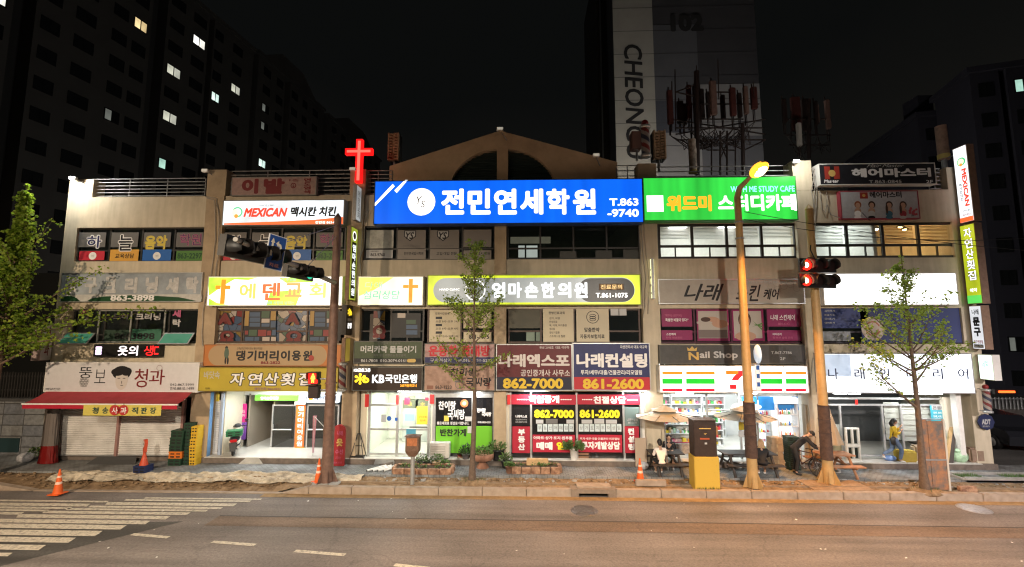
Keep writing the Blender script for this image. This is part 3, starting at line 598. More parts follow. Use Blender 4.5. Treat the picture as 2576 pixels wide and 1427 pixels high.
def photo2(mb, Y):
    for (u,v,a,b,m) in ((1873,804,15,20,K_hair),(1873,808,12,17,K_skin),(1876,846,26,12,K_skin),(1869,803,4,1.5,K_hair),(1878,803,4,1.5,K_hair)): p = P(u,v,Y); q = P(u+a,v-b,Y); mb.disc(p.x,Y,p.z,q.x-p.x,q.z-p.z,m); Y -= .0006
    for k in range(3): p, q, r_ = P(1918,828-8*k,Y), P(1892,806+8*k,Y), P(1918,832-8*k,Y); mb.add([p,q,r_],[(0,1,2)],K_green)
poster(w, [((1753,779,1834,858),K_mag),((1757,783,1830,851),K_ph),(photo1,)]); poster(w, [((1842,779,1922,858),K_mag),((1846,783,1916,851),K_ph),(photo2,)])
poster(w, [((1930,778,2016,822),K_mag),('나래 스킨케어',(1938,792,2000,806),K_white,.01,.2),('884-4242',(1958,812,1986,818),K_pink,.01)]); poster(w, [((1930,831,2016,858),K_mag),('바디관리',(1944,838,1966,844),K_white,.01),('등·복부 슬림 관리',(1944,847,1994,853),K_pink,.01)])
w, *_ = window((2060,772,2430,862), (4.96,5.42,6.38), 3, fm=ink('frame_navy',(.03,.025,.035)), gm=M_glassd)
poster(w, [((2064,774,2184,826),K_fnavy)]+[(t,(2074,780+10*k,2100,785+10*k),K_lg,.01) for k,t in enumerate(('과학독서','논술지도','글쓰기','영어독서'))]); poster(w, [((2066,834,2140,858),mat('pane_pale',(.25,.27,.3),.3,var=.3))])
def kid(mb, Y):
    p = P(2196,827,Y); mb.disc(p.x,Y,p.z,.46,.48,ink('print_ivory',(.5,.42,.36))); mb.ring(p.x,Y-.001,p.z,.3,.3,.05,ink('print_rust',(.35,.1,.05)),20,20,340); mb.ring(p.x+.06,Y-.002,p.z-.06,.16,.16,.04,ink('print_rust',(.35,.1,.05)),20,180,380)
poster(w, [((2188-22,774,2420,862),K_fnavy),(kid,)])
# ================================================================ signs
L_white = lit('glow_white',(1,.99,.96),1.1); L_cool = lit('glow_cool',(.93,.97,1),1.1); L_red = lit('glow_red',(1,.02,.015),1.0); L_yel = lit('glow_yellow',(1,.72,.03),.85)
M_box = mat('sign_cabinet',(.22,.21,.2),.5,.3,var=.2)
def marks(parent, items, Y, name='lettering'):
    mb = MB(); k = 0
    for it in items:
        y = Y-.004-.0012*k
        if isinstance(it[0], str): mb.ptext(it[0], it[1], y, it[2], *(it[3:] if len(it) > 3 else (.012,)))
        elif callable(it[0]): it[0](mb, y)
        else: mb.prect(it[0], y, it[1])
        k += 1
    return mb.build(name, parent)
def sign(name, label, r, Y, dep, face, items, frame=None, group=None, cat='sign', rim=.035):
    x0, x1, z0, z1 = R4(r, Y); t = thing(name, label, cat, ((x0+x1)/2, Y+dep, z0), 0, group)
    fr = frame or M_box; mb = MB()
    mb.box(x0,x1,Y+.02,Y+dep,z0,z1,fr)
    for a in ((x0,x1,Y-.012,Y+.02,z0,z0+rim),(x0,x1,Y-.012,Y+.02,z1-rim,z1),(x0,x0+rim,Y-.012,Y+.02,z0+rim,z1-rim),(x1-rim,x1,Y-.012,Y+.02,z0+rim,z1-rim)): mb.box(*a, fr)
    mb.build('cabinet', t)
    mb = MB(); mb.box(x0+rim,x1-rim,Y,Y+.018,z0+rim,z1-rim,face); mb.build('face', t)
    if items: marks(t, items, Y)
    return t
def circ(u, v, r, m, ring=None):
    def fn(mb, Y):
        p = P(u,v,Y); q = P(u+r,v,Y).x-p.x
        if ring: mb.ring(p.x,Y,p.z,q,q,q*ring,m)
        else: mb.disc(p.x,Y,p.z,q,q,m)
    return (fn,)
def poly(pts, m):
    def fn(mb, Y): w = [P(u,v,Y) for u,v in pts]; mb.add([(p.x,Y,p.z) for p in w],[tuple(range(len(w)))],m)
    return (fn,)
def pill(r, m):
    def fn(mb, Y):
        x0,x1,z0,z1 = R4(r,Y); h = (z1-z0)/2; n = 14; pts = [(x1-h+h*math.sin(math.pi*k/n), (z0+z1)/2-h*math.cos(math.pi*k/n)) for k in range(n+1)]+[(x0+h-h*math.sin(math.pi*k/n), (z0+z1)/2+h*math.cos(math.pi*k/n)) for k in range(n+1)]
        mb.add([(a,Y,b) for a,b in pts],[tuple(range(len(pts)))],m)
    return (fn,)
def vt(s, r, m, b=.02):
    def fn(mb, Y): mb.ptext(s, r, Y, m, b, 0, True)
    return (fn,)
# --- upper row
sign('rooftop_sign','dim pink rooftop board with two big dark red syllables',(582,445,796,492),-.1,.16,mat('faded_pink',(.33,.22,.2),.7,var=.25),[('이',(608,450,650,488),K_maroon,.06),('발',(663,449,716,488),K_maroon,.06),circ(738,467,7,K_maroon,.3),('↓',(735,463,741,472),K_maroon,.03),('1층',(728,450,752,457),K_maroon,.01),vt('면도염색',(764,448,782,488),K_maroon,.05)])
L_mex = lit('glow_paper',(.8,.88,.93),.78,.35,.9)
sign('lightbox_sign','white lit lightbox with slanted red Latin letters and a red wave along its foot',(560,503,866,567),-.35,.35,L_mex,
  [poly([(563,562),(680,558),(790,553),(863,546),(863,565),(563,565.5)],lit('glow_vermilion',(.9,.12,.03),1.0)),circ(597,534,13,lit('glow_leaf',(.08,.5,.2),.9),.24),circ(591,535,8,lit('glow_cream',(.95,.85,.6),.9)),circ(594,544,5,lit('glow_orange',(1,.3,.05),.9)),
   ('MEXICAN',(613,523,723,546),lit('glow_tomato',(.85,.05,.02),.9),.05,.28),('맥시칸 치킨',(731,520,846,545),K_black,.045,.15),('SINCE 1983',(650,515,690,519),K_lg,.0),('전민점 863-0023',(793,556,857,563),L_white,.02)])
L_blue = lit('glow_blue',(.004,.115,.80),.85,.16,1.5,(1,1,.01)); L_green = lit('glow_green',(.035,.62,.06),.74,.3,1.0,(1.6,1,.05))
sign('lightbox_sign','huge blue lit academy sign with white Korean lettering below the pediment',(941,452,1618,563),-.5,.45,L_blue,
  [poly([(943,511),(988,463),(993,469),(943,519)],lit('glow_ivory',(1,.93,.6),1.3)),poly([(992,479),(1019,453),(1026,453),(998,486)],L_white),circ(1060,508,35,L_white),('Y',(1047,494,1062,514),K_lg,.0,.2),('S',(1058,505,1070,522),K_lg,.0,.2),
   *[(ch,(1108+66.2*k+2,475,1108+66.2*k+60,540),L_white,.042) for k,ch in enumerate('전민연세학원')],('T.863',(1533,499,1606,518),L_white,.035),('-9740',(1528,526,1607,546),L_white,.035)], mat('cabinet_navy',(.03,.08,.25),.4))
sign('lightbox_sign','bright green lit study cafe sign with orange and white lettering',(1618,445,2005,555),-.5,.45,L_green,
  [((1627,492,1669,533),L_white),('위드미',(1677,491,1790,532),lit('glow_amber',(1,.36,.02),1.1),.055),('스터디카페',(1806,489,2004,531),L_white,.045),('WITH ME STUDY CAFE',(1838,468,1999,483),lit('glow_aqua',(.3,.95,1),1.1),.02)], mat('cabinet_green',(.04,.25,.05),.4))
sign('rooftop_sign','black rooftop board with pale lettering, a red emblem and white end caps',(2060,411,2354,465),-.25,.3,mat('sign_black',(.018,.018,.022),.35,var=.3),
  [((2074,419,2112,451),ink('emblem_red',(.25,.03,.02))),((2088,419,2098,430),K_black),((2088,441,2098,451),K_black),circ(2093,436,9,ink('emblem_gold',(.4,.27,.08))),('Mas·ter',(2073,452,2110,460),K_white,.03,.15),('헤어마스터',(2142,423,2342,446),K_white,.05),('Hair Master',(2180,413,2275,421),K_lg,.0,.5),('T.863-0845',(2186,453,2268,461),K_lg,.01),('2F',(2330,453,2347,461),K_white,.02)], mat('cap_white',(.55,.55,.53),.5))
def girls(mb, Y):
    for (u,hm,top,dr) in ((2158,ink('hair_red',(.28,.08,.03)),K_white,K_white),(2193,K_hair,K_lg,K_black),(2237,K_hair,ink('dress_teal',(.04,.12,.18)),ink('dress_teal',(.04,.12,.18))),(2272,K_hair,ink('top_red',(.3,.03,.04)),K_lg)):
        for (dx,v,a,b,m) in ((0,515,8,9,hm),(0,517,5.5,7,K_skin),(0,531,8,8,K_skin),(0,538,8,8,top),(0,547,9,4,dr)):
            p = P(u+dx,v,Y); q = P(u+dx+a,v-b,Y); mb.disc(p.x,Y,p.z,q.x-p.x,q.z-p.z,m,14); Y -= .0004
        if u > 2230:
            p = P(u-6,526,Y); mb.disc(p.x,Y,p.z,.05,.2,hm,12)
    for k in range(14): p = P(2300+rnd.uniform(-12,9),530+rnd.uniform(-8,10),Y-.0003*k); mb.disc(p.x,Y-.0003*k,p.z,.05,.05,ink('petal',(.4,.06,.08)),8)
sign('hair_board','grey board with four women and red flowers, red rimmed',(2114,480,2312,551),-.12,.18,mat('board_grey',(.38,.38,.4),.6,var=.12),
  [((2163,484,2183,500),ink('emblem_red',(.25,.03,.02))),circ(2173,492,4,ink('emblem_gold',(.4,.27,.08))),('헤어마스터',(2187,482,2268,498),K_black,.03),(girls,),('2F',(2292,538,2302,544),K_black,.02)], ink('rim_red',(.28,.04,.06)))
# --- second floor row
sign('cleaners_sign','faded blue grey laundry signboard with green hill shapes along its foot',(152,686,508,760),-.1,.16,mat('faded_blue',(.30,.34,.38),.6,var=.35,scale=1.2),
  [((153,741,507,759),mat('faded_white',(.5,.5,.48),.6,var=.2)),poly([(153,758),(153,748),(165,745),(180,745),(193,750),(202,758)],K_dgreen),poly([(218,758),(230,751),(262,746),(330,743),(400,745),(450,748),(498,758)],K_dgreen),
   *[(ch,(u,696+(k%2)*2,u+31,738),mat('sun_bleached',(.5,.5,.5),.7,var=.3),.06) for k,(ch,u) in enumerate(zip('청구크리닝세탁',(162,213,262,314,366,418,468)))],('863-3898',(278,742,388,757),K_white,.04)], M_alu)
L_ch = lit('glow_church',(1,.98,.92),1.05,.15); L_or = lit('glow_cross',(.9,.27,.015),.75); L_lime = lit('glow_lime',(.40,.8,.05),.85,.6,2)
def cross_(u, v0, v1, w, arm, va):
    def fn(mb, Y): mb.prect((u-w,v0,u+w,v1),Y,L_or); mb.prect((u-arm,va-w*.8,u-w,va+w*.8),Y,L_or); mb.prect((u+w,va-w*.8,u+arm,va+w*.8),Y,L_or)
    return (fn,)
L_pal = lit('glow_pale_orange',(1,.55,.12),.75); L_txtg = lit('glow_mint',(.22,.62,.42),.8)
sign('lightbox_sign','glaring white and green lit church sign with an orange cross and orange syllables',(522,695,862,770),-.35,.35,L_ch,
  [poly([(525,698),(650,698),(625,705),(590,703),(560,720),(525,745)],L_lime),poly([(525,750),(545,762),(575,768),(525,768)],L_lime),poly([(700,699),(760,699),(790,710),(720,712)],L_lime),poly([(680,735),(760,728),(745,768),(670,768)],L_lime),cross_(561,703,765,6,19,723),
   ('에',(602,713,643,752),L_pal,.03),('댄'.replace('댄','덴'),(660,711,706,756),lit('glow_brick',(.85,.12,.02),.75),.035),('교',(716,712,760,748),lit('glow_rust',(1,.3,.07),.75),.035),('회',(778,712,820,750),L_pal,.03),('가며 마음으로 주님을',(662,699,745,707),lit('glow_teal',(.2,.45,.5),.9),.0),('은혜와 사랑이 넘치는',(660,758,740,766),lit('glow_teal',(.2,.45,.5),.9),.0)], mat('cabinet_white',(.6,.6,.58),.5))
sign('lightbox_sign','small yellow and white lit counselling sign, its orange cross at the right end',(900,695,1065,769),-.35,.35,lit('glow_straw',(1,.93,.62),.95,.2),
  [poly([(903,698),(990,698),(940,730),(903,745)],lit('glow_butter',(1,.72,.12),.9)),cross_(1033,702,762,5,19,721),('다애',(918,709,962,727),L_txtg,.0,.1),('심리상담',(914,731,1007,753),L_txtg,.02,.1)], mat('cabinet_white',(.6,.6,.58),.5))
L_chart = lit('glow_chartreuse',(.6,.72,.02),.68,.35,.8)
L_cap = lit('glow_grey',(.30,.32,.31),.75,.55,.35,(1,1,.4)); K_cap2 = lit('dark_capsule',(.02,.02,.018),.35)
sign('lightbox_sign','long lime green lit clinic sign with a grey capsule and white lettering',(1075,691,1612,768),-.35,.35,L_chart,
  [pill((1090,699,1597,761),L_cap),pill((1455,700,1596,760),K_cap2),circ(1195,730,26,L_white,.09),('HAND CLINIC',(1106,726,1156,731),L_white,.01),*[(ch,(1237+41.5*k,710,1237+41.5*k+34,750),lit('glow_silver',(.75,.8,.82),1.05),.045) for k,ch in enumerate('엄마손한의원')],((1507,714,1569,730),ink('chip_brown',(.12,.06,.02))),('진료문의',(1511,716,1565,728),lit('glow_tan',(.85,.55,.2),.8),.02),('T.861-1075',(1499,737,1579,749),L_white,.025)], mat('cabinet_lime',(.3,.35,.05),.5))
sign('skincare_sign','unlit grey beige skincare signboard with black brush lettering',(1656,702,2024,765),-.12,.18,mat('board_beige',(.40,.37,.32),.6,var=.25,scale=.8),
  [('나래',(1720,714,1822,757),K_black,.02,.35),('스킨',(1850,716,1915,758),K_black,.02,.35),('케어',(1920,726,1962,754),K_black,.03,.3),('발관리 / 부분관리  884-4242',(1865,706,2010,713),K_lg,.01),*[circ(1940+16*k,722+7*math.sin(k*1.7),9,ink('flower_line',(.3,.27,.24)),.12) for k in range(5)]], M_alu)
sign('blank_lightbox','blank glaring white lightbox without any lettering',(2070,687,2409,768),-.35,.35,lit('glow_blank',(1,.99,.97),1.7),[], mat('cabinet_white',(.6,.6,.58),.5))
# --- first floor upper row
t = sign('led_ticker','black led ticker with white and red glowing letters above the fruit shop',(236,866,402,898),-.18,.24,mat('led_black',(.01,.01,.01),.4),
  [('≡',(240,872,256,893),lit('glow_violet',(.9,.7,1),1.0),.05),('옷의',(296,870,347,895),lit('glow_led',(1,.9,.95),1.1),.02),('생',(362,870,386,895),lit('glow_ledred',(1,.02,.02),1.2),.01),('ㄷ',(388,872,399,892),lit('glow_ledred',(1,.02,.02),1.2),.01)], M_black)
def face_(mb, Y):
    for (u,v,a,b,m) in ((306,938,25,17,K_black),(306,955,18,26,ink('print_face',(.52,.49,.46)))): p = P(u,v,Y); q = P(u+a,v-b,Y); mb.disc(p.x,Y,p.z,q.x-p.x,q.z-p.z,m); Y -= .0015
    p = P(296,936,Y); mb.disc(p.x,Y,p.z,.27,.16,K_black); p = P(318,935,Y-.001); mb.disc(p.x,Y-.001,p.z,.22,.17,K_black); Y -= .003
    for (u,v,a,b) in ((299,952,4,1.2),(312,952,4,1.2),(306,962,1.5,4),(306,970,4,1)): p = P(u,v,Y); q = P(u+a,v-b,Y); mb.disc(p.x,Y,p.z,q.x-p.x,q.z-p.z,K_grey,12)
def berry(mb, Y):
    for i in range(5):
        for j in range(6):
            u, v = 201+j*3.8+(i%2)*1.9, 953+i*4.5
            if abs(u-211)+abs(v-961)*.7 < 14: p = P(u,v,Y); mb.ring(p.x,Y,p.z,.04,.04,.014,K_grey,10)
sign('fruit_shop_sign','white fruit shop signboard with a brushed face and red and black lettering',(113,912,500,987),-.4,.36,mat('vinyl_white',(.58,.58,.6),.45,var=.06),
  [('뚱'.replace('뚱','뚱'),(199,924,232,952),K_black,.0),(berry,),('보',(238,930,266,964),K_black,-.01),(face_,),('청',(338,928,371,975),K_maroon,.005),('과',(375,930,414,968),K_maroon,.005),circ(401,926,7,K_maroon,.08),('배달전문',(115,976,152,982),K_black,.0),('042.867.5999',(428,965,488,971),K_black,-.005),('010.8810.1499',(428,974,488,981),K_black,-.005)], M_white)
M_ora = ink('board_orange',(.42,.15,.04))
def barber(mb, Y):
    for (u,v,a,b,m) in ((570,875,4,4,K_black),(570,889,7,14,ink('robe_green',(.07,.11,.08))),(567,908,3,9,K_black),(573,908,3,9,K_black)): p = P(u,v,Y); q = P(u+a,v-b,Y); mb.disc(p.x,Y,p.z,q.x-p.x,q.z-p.z,m,16); Y -= .0008
sign('barber_sign','orange and tan barber shop signboard with a green robed figure',(512,867,858,922),-.22,.26,M_ora,
  [pill((524,869,822,920),ink('board_tan',(.36,.25,.14))),(barber,),*[(ch,(594+28*k,882,594+28*k+23,908),K_black,.04) for k,ch in enumerate('댕기머리이용원')],('고객님의 용기에 꼭 맞는 헤어스타일을',(596,874,660,880),K_black,.0),('863-2822',(656,909,705,916),K_maroon,.03),circ(783,901,7,ink('seal_red',(.3,.04,.03)))], mat('cabinet_orange',(.3,.12,.04),.6))
sign('raw_fish_sign','mustard yellow raw fish restaurant signboard with white brush lettering',(500,925,850,985),-.38,.36,mat('board_mustard',(.42,.33,.035),.55,var=.15,scale=1),
  [('바닷속',(513,934,553,953),K_lg,.01),*[x for k,(ch,u) in enumerate(zip('자연산횟집',(578,623,664,705,750))) for x in ((ch,(u-1,936+(k%2)*1,u+39,972),K_black,.075,.1),(ch,(u+1,938+(k%2)*1,u+37,970),K_white,.025,.1))],('지하',(516,975,528,981),K_black,.01),('예약전화 862-4222',(640,975,706,982),ink('ink_violet',(.2,.08,.2)),.01)], mat('cabinet_mustard',(.3,.24,.04),.6))
sign('hair_dye_sign','dark green hair dye signboard under the small church sign',(889,858,1063,915),-.12,.16,mat('board_green',(.045,.065,.03),.5,var=.2),
  [('머리카락 물들이기',(907,870,1047,888),K_lg,.035),('천연염색 한방염색',(950,861,1006,867),K_grey,.01),('피부 발진 걱정없는 천연염색',(940,891,1020,897),K_grey,.01),((890,902,1062,914),K_black),('861-7808  010-3074-0161',(908,904,1022,911),K_lg,.02),pill((1024,903,1046,912),K_gold)], mat('cabinet_dim',(.1,.1,.09),.6))
sign('shoe_laundry_sign','pinkish shoe laundry signboard with red lettering and a navy foot band',(1067,864,1246,915),-.12,.16,mat('board_pink',(.38,.24,.23),.55,var=.2),
  [('운동화 빨래방',(1078,869,1233,897),K_red,.045),((1068,899,1245,914),K_navy),('구지하상가   HP.010-2751-5233',(1082,902,1238,911),K_lg,.02)], mat('cabinet_dim',(.1,.1,.09),.6))
sign('bank_sign','black bank sign with a glowing yellow star emblem and white letters',(886,923,1063,984),-.35,.33,mat('board_espresso',(.03,.018,.012),.4),
  [('KB금융그룹',(890,927,932,936),L_white,.04),('✻',(892,939,920,968),L_yel,.03),('b',(913,944,929,964),L_yel,.05),('KB',(936,943,967,964),L_cool,.03),('국민은행',(969,942,1049,964),L_cool,.022),('365자동화코너',(1007,966,1048,974),lit('glow_orange2',(1,.4,.03),1),.02)], mat('cabinet_dim',(.1,.1,.09),.6))
sign('side_dish_sign','dusty rose side dish shop signboard with black brush lettering and a drawn pot',(1066,919,1246,984),-.3,.3,mat('board_rose',(.34,.22,.17),.6,var=.2),
  [('찬이랑',(1132,926,1200,946),K_black,.03,.1),('국씨랑',(1172,950,1236,972),K_black,.03,.1),('863-1233',(1095,970,1136,979),K_black,.02),((1074,970,1090,979),ink('seal_brown',(.2,.09,.06))),circ(1156,968,11,K_grey,.15),((1144,958,1168,962),K_grey),vt('반찬',(1226,963,1233,978),K_maroon,.01)], mat('cabinet_dim',(.1,.1,.09),.6))
K_gl = ink('ink_rosewhite',(.55,.5,.48))
sign('realtor_sign','crimson estate agent signboard over a dark band with yellow 862-7000',(1248,866,1440,983),-.38,.36,mat('board_crimson',(.10,.012,.016),.5,var=.15),
  [((1249,949,1439,982),mat('board_navy',(.012,.012,.03),.5)),('나래엑스포',(1254,891,1433,924),K_gl,.045),('공인중개사 사무소',(1310,930,1434,947),K_gl,.015),('862-7000',(1265,952,1417,978),ink('ink_amber',(.62,.42,.03)),.045),('유성 2195호  대표 이규하',(1357,871,1432,878),K_gl,.01)], M_alu)
sign('consulting_sign','navy consulting signboard over a red band with yellow 861-2600',(1441,863,1636,983),-.38,.36,mat('board_royal',(.02,.025,.10),.5,var=.15),
  [((1442,949,1635,982),mat('board_red',(.38,.02,.03),.5)),('나래컨설팅',(1450,889,1628,925),ink('ink_bright',(.72,.7,.7)),.045),('투자/세무/대출/건물관리/리모델링',(1461,931,1615,943),K_white,.015),('861-2600',(1466,953,1620,979),ink('ink_amber',(.62,.42,.03)),.045),('자산관리사 대표 이규하',(1560,869,1628,877),K_white,.01)], M_alu)
def crown(mb, Y):
    for pts in (((1730,883),(1728,874),(1735,878),(1741,871),(1747,878),(1754,874),(1752,883)),): w_ = [P(u,v,Y) for u,v in pts]; mb.add([(p.x,Y,p.z) for p in w_],[tuple(range(7))],K_gold)
sign('nail_shop_sign','charcoal nail salon signboard with a golden crown above the convenience store',(1659,868,2026,916),-.22,.26,mat('board_charcoal',(.06,.058,.055),.5,var=.2),
  [(crown,),('N',(1732,886,1758,906),K_gold,.03),('ail Shop',(1760,884,1856,906),K_lg,.03),('T.867-7786',(1940,884,1992,891),K_lg,.01),('2F',(1962,899,1976,906),K_lg,.01)], mat('cabinet_dim',(.1,.1,.09),.6))
L_7 = lit('glow_store',(1,.99,.97),1.3); L_sor, L_sgr, L_sre = lit('stripe_orange',(1,.2,.008),.8), lit('stripe_green',(.01,.5,.025),.62), lit('stripe_red',(.8,.01,.03),.7)
it = []
for (a,b) in ((1664,1719),(1724,1800),(1900,1970),(1975,2030)):
    it += [((a+2,935,b-2,942),L_sor),((a+2,953,b-2,966),L_sgr),((a+2,978,b-2,985),L_sre)]
for u in (1721.5,1802,1898,1972.5): it.append(((u-.7,922,u+.7,988),K_lg))
it += [((1826,933,1857,942),L_sor),poly([(1857,933),(1868,933),(1868,945),(1862,951),(1857,957),(1840,957),(1844,950),(1850,943),(1857,940)],lit('glow_red7',(.85,.02,.025),.8)),((1836,968,1853,979),lit('glow_red7',(.85,.02,.025),.8)),('ELEVEn',(1822,959.5,1866,966),lit('glow_palegreen',(.55,.8,.6),.9),.0)]
sign('store_sign','white lit convenience store fascia with orange, green and red stripes and a big 7',(1659,920,2034,989),-.42,.4,L_7,it, mat('cabinet_white',(.6,.6,.58),.5))
sign('lightbox_sign','white blue lit interior shop sign with thin widely spaced letters',(2066,889,2449,990),-.42,.4,lit('glow_ice',(.86,.92,1),1.15,.3,.5,(1,1,.6)),
  [((2069,892,2140,946),lit('glow_dusk',(.42,.5,.62),.7,.25)),*[(ch,(u,927,u+26,954),lit('ink_slate',(.03,.035,.07),.5),.014) for ch,u in zip('나래인테리어',(2083,2149,2212,2280,2346,2410))]], mat('cabinet_steel',(.35,.35,.36),.5,.3))
# ---------------------------------------------------------------- blade signs that stand out from the pilasters
def y_at_x(u, v, x): d = ray(u,v); return CAM_Y+d.y*(x/d.x)
def blade(name, label, uf, un, th, v0, v1, yf, face, items, group=None, body=None, cat='sign'):
    """uf / un: pixel columns of the edge at the wall and of the free edge; th: thickness; items in 0..1 over the face"""
    vm = (v0+v1)/2; x = P(uf,vm,yf).x; yn = min(y_at_x(un,vm,x), yf-.15); s = 1 if x < 0 else -1
    z0, z1 = P(un,v1,yn).z, P(un,v0,yn).z; t = thing(name,label,cat,(x,yf,z0),0,group); b = body or mat('blade_body',(.26,.17,.12),.6,.2,var=.25)
    xa, xb = (x-th, x) if s > 0 else (x, x+th); mb = MB(); mb.box(xa,xb,yn,yf,z0,z1,b); mb.tube([((xa+xb)/2,yf,z0+.2),((xa+xb)/2,yf+.35,z0+.2)],.03,M_steel); mb.tube([((xa+xb)/2,yf,z1-.2),((xa+xb)/2,yf+.35,z1-.2)],.03,M_steel); mb.build('cabinet',t)
    w, h = yf-yn-.04, z1-z0-.06; X = x+s*.012; rt = Vector((0,s,0)); org = Vector((X, yn+.02 if s > 0 else yf-.02, z0+.03)); up = Vector((0,0,1))
    mb = MB(); mb.quad(org, org+rt*w, org+rt*w+up*h, org+up*h, face); X2 = x-th-s*.012 if s>0 else x+th+.012
    mb.quad((X2,org.y,z0+.03),(X2,org.y,z0+.03+h),(X2,(org+rt*w).y,z0+.03+h),(X2,(org+rt*w).y,z0+.03),face); mb.build('face',t)
    mb = MB(); k = 0
    for i in items:
        k += 1; o_ = org+Vector((s*(.004+.001*k),0,0))
        if isinstance(i[0], str):
            tx,(a,b_,c_,d),m = i[0],i[1],i[2]; bo = i[3] if len(i) > 3 else .02; vert = len(i) > 4 and i[4]; rot = len(i) > 5 and i[5]
            if rot: mb.text(tx, o_+rt*(a*w)+up*(d*h), -up, rt, (d-b_)*h, (c_-a)*w, m, bo)
            elif vert:
                n = len(tx); hh = (d-b_)/n
                for q, ch in enumerate(tx):
                    if ch != ' ': mb.text(ch, o_+rt*(a*w)+up*((d-(q+.93)*hh)*h), rt, up, (c_-a)*w, hh*h*.86, m, bo)
            else: mb.text(tx, o_+rt*(a*w)+up*(b_*h), rt, up, (c_-a)*w, (d-b_)*h, m, bo)
        elif isinstance(i[0], tuple):
            a,b_,c_,d = i[0]; mb.quad(o_+rt*(a*w)+up*(b_*h), o_+rt*(c_*w)+up*(b_*h), o_+rt*(c_*w)+up*(d*h), o_+rt*(a*w)+up*(d*h), i[1])
        else:
            cx_,cz_,r_ = i[0]; mb.add([o_+rt*(cx_*w+r_*w*math.cos(q*math.pi/12))+up*(cz_*h+r_*w*math.sin(q*math.pi/12)) for q in range(24)],[tuple(range(24))],i[1])
    if items: mb.build('lettering',t)
    return t
L_w1 = lit('glow_blade',(.93,.97,1),.9)
L_tom, L_lf = _M['glow_tomato'], _M['glow_leaf']
blade('blade_sign','tall white lit corner blade with red Latin letters running down it',2405,2441,.28,362,555,-.02,L_w1,[([.55,.80,.33],L_lf),([.52,.80,.24],_M['glow_cream']),([.5,.76,.12],_M['glow_orange']),('MEXICAN',(.5,.2,.86,.7),L_tom,.05,0,1),('맥시칸치킨',(.2,.28,.4,.52),K_navy,.02,1),((0.0,0,1,.06),_M['glow_vermilion']),('전민점',(.3,.13,.8,.155),K_black,.02),('863-0023',(.25,.08,.85,.105),K_red,.02)])
blade('blade_sign','yellow green lit corner blade with white syllables stacked down it',2424,2462,.28,560,764,-.02,lit('glow_pear',(.52,.62,.02),.55,.25),[('자연산횟집',(.2,.28,.82,.97),K_black,.07,1),('자연산횟집',(.23,.283,.79,.967),L_white,.02,1),((0,0,1,.1),lit('glow_grass',(.1,.6,.1),.8)),('예약',(.25,.14,.75,.19),L_white,.02)])
blade('blade_sign','white corner blade with two bold black syllables and a black foot',2443,2474,.3,768,880,-.02,lit('glow_paperdim',(.66,.68,.72),.75,.15),[('나래',(.2,.8,.8,.93),K_black,.03),('문구',(.2,.27,.82,.76),K_black,.07,1),('문구전문점',(.12,.12,.9,.2),K_red,.03),((.08,.02,.92,.1),K_black),('862-7762',(.12,.035,.88,.085),K_white,.02)])
blade('blade_sign','small green white lit blade lowest on the right corner',2463,2499,.28,893,958,-.02,lit('glow_mintwhite',(.75,1,.8),1.4,.25),[('세탁',(.25,.45,.75,.8),L_txtg,.02)],body=M_white)
blade('blade_sign','slim green clinic blade on the dark pilaster under the red cross',897,880,.16,568,755,-.02,lit('glow_moss',(.28,.34,.03),.7,.2),[((.16,.02,.84,.8),K_black),([.5,.89,.3],L_white),([.5,.89,.22],K_grey),('엄마손한의원',(.25,.05,.78,.78),_M['glow_silver'],.04,1)])
blade('blade_sign','small black bank blade with a yellow star emblem',886,871,.2,767,843,-.02,mat('blade_black',(.02,.018,.016),.4),[('✻',(.1,.64,.7,.92),L_yel,.03),('b',(.55,.66,.88,.88),L_yel,.05),((.12,.45,.88,.56),K_lg),('은행',(.15,.2,.85,.4),L_white,.04)],body=M_black)
blade('blade_sign','plain dull yellow blade above the barber pole',880,868,.14,850,912,-.02,lit('glow_dullyellow',(.42,.30,.05),.35,.3),[])
blade('blade_sign','slim white blade standing right under the red rooftop cross',908,896,.14,464,553,-.02,lit('glow_ashwhite',(.45,.47,.47),.5,.3),[('에덴교회',(.25,.05,.75,.9),K_grey,.0,1)],body=M_steel)
blade('blade_sign','pale fruit shop blade at the left corner with dark red syllables',132,103,.35,812,908,-.02,mat('blade_pale',(.5,.48,.5),.5),[('청과',(.3,.08,.75,.9),K_maroon,.02,1)],body=mat('blade_rose',(.36,.28,.27),.6))
q = R4((102,872,129,899),-1.0)
blade('blade_sign','wavy edged yellow and blue led strip beside the long clinic sign',1637,1630,.1,650,752,-.05,lit('glow_strip',(1,.95,.45),1.2,.3,3),[((0.1,.1+.2*k,.9,.16+.2*k),K_blue) for k in range(4)],body=M_steel)
blade('blade_sign','upright white lit store blade with green and red stripes beside the consulting sign',1659,1641,.16,900,984,-.05,L_7,[((.1,.62,.9,.78),L_sgr),((.1,.05,.9,.2),L_sre),((.1,.84,.9,.92),L_sor)],body=M_black)
# red neon cross
t = thing('neon_cross','glowing red rooftop cross above the dark pilaster','cross',(P(904,460,-.2).x,-.2,P(904,458,-.2).z))
L_cr = lit('glow_neon',(1,.008,.008),1.0); L_cr2 = lit('glow_neoncore',(1,.10,.07),1.5); mb = MB()
def cbar(mb, g, m, y0, y1):
    x0,x1,z0,z1 = R4((896+g,352+g,912-g,460-g),-.2); a0,a1,b0,b1 = R4((870+g,375+g,938-g,390-g),-.2)
    mb.prism([(x0,z0),(x1,z0),(x1,b0),(a1,b0),(a1,b1),(x1,b1),(x1,z1),(x0,z1),(x0,b1),(a0,b1),(a0,b0),(x0,b0)],y0,y1,m)
cbar(mb,0,L_cr,-.28,-.1); mb.build('cross_body',t); mb = MB(); cbar(mb,4.5,L_cr2,-.286,-.281); mb.build('tube_core',t)
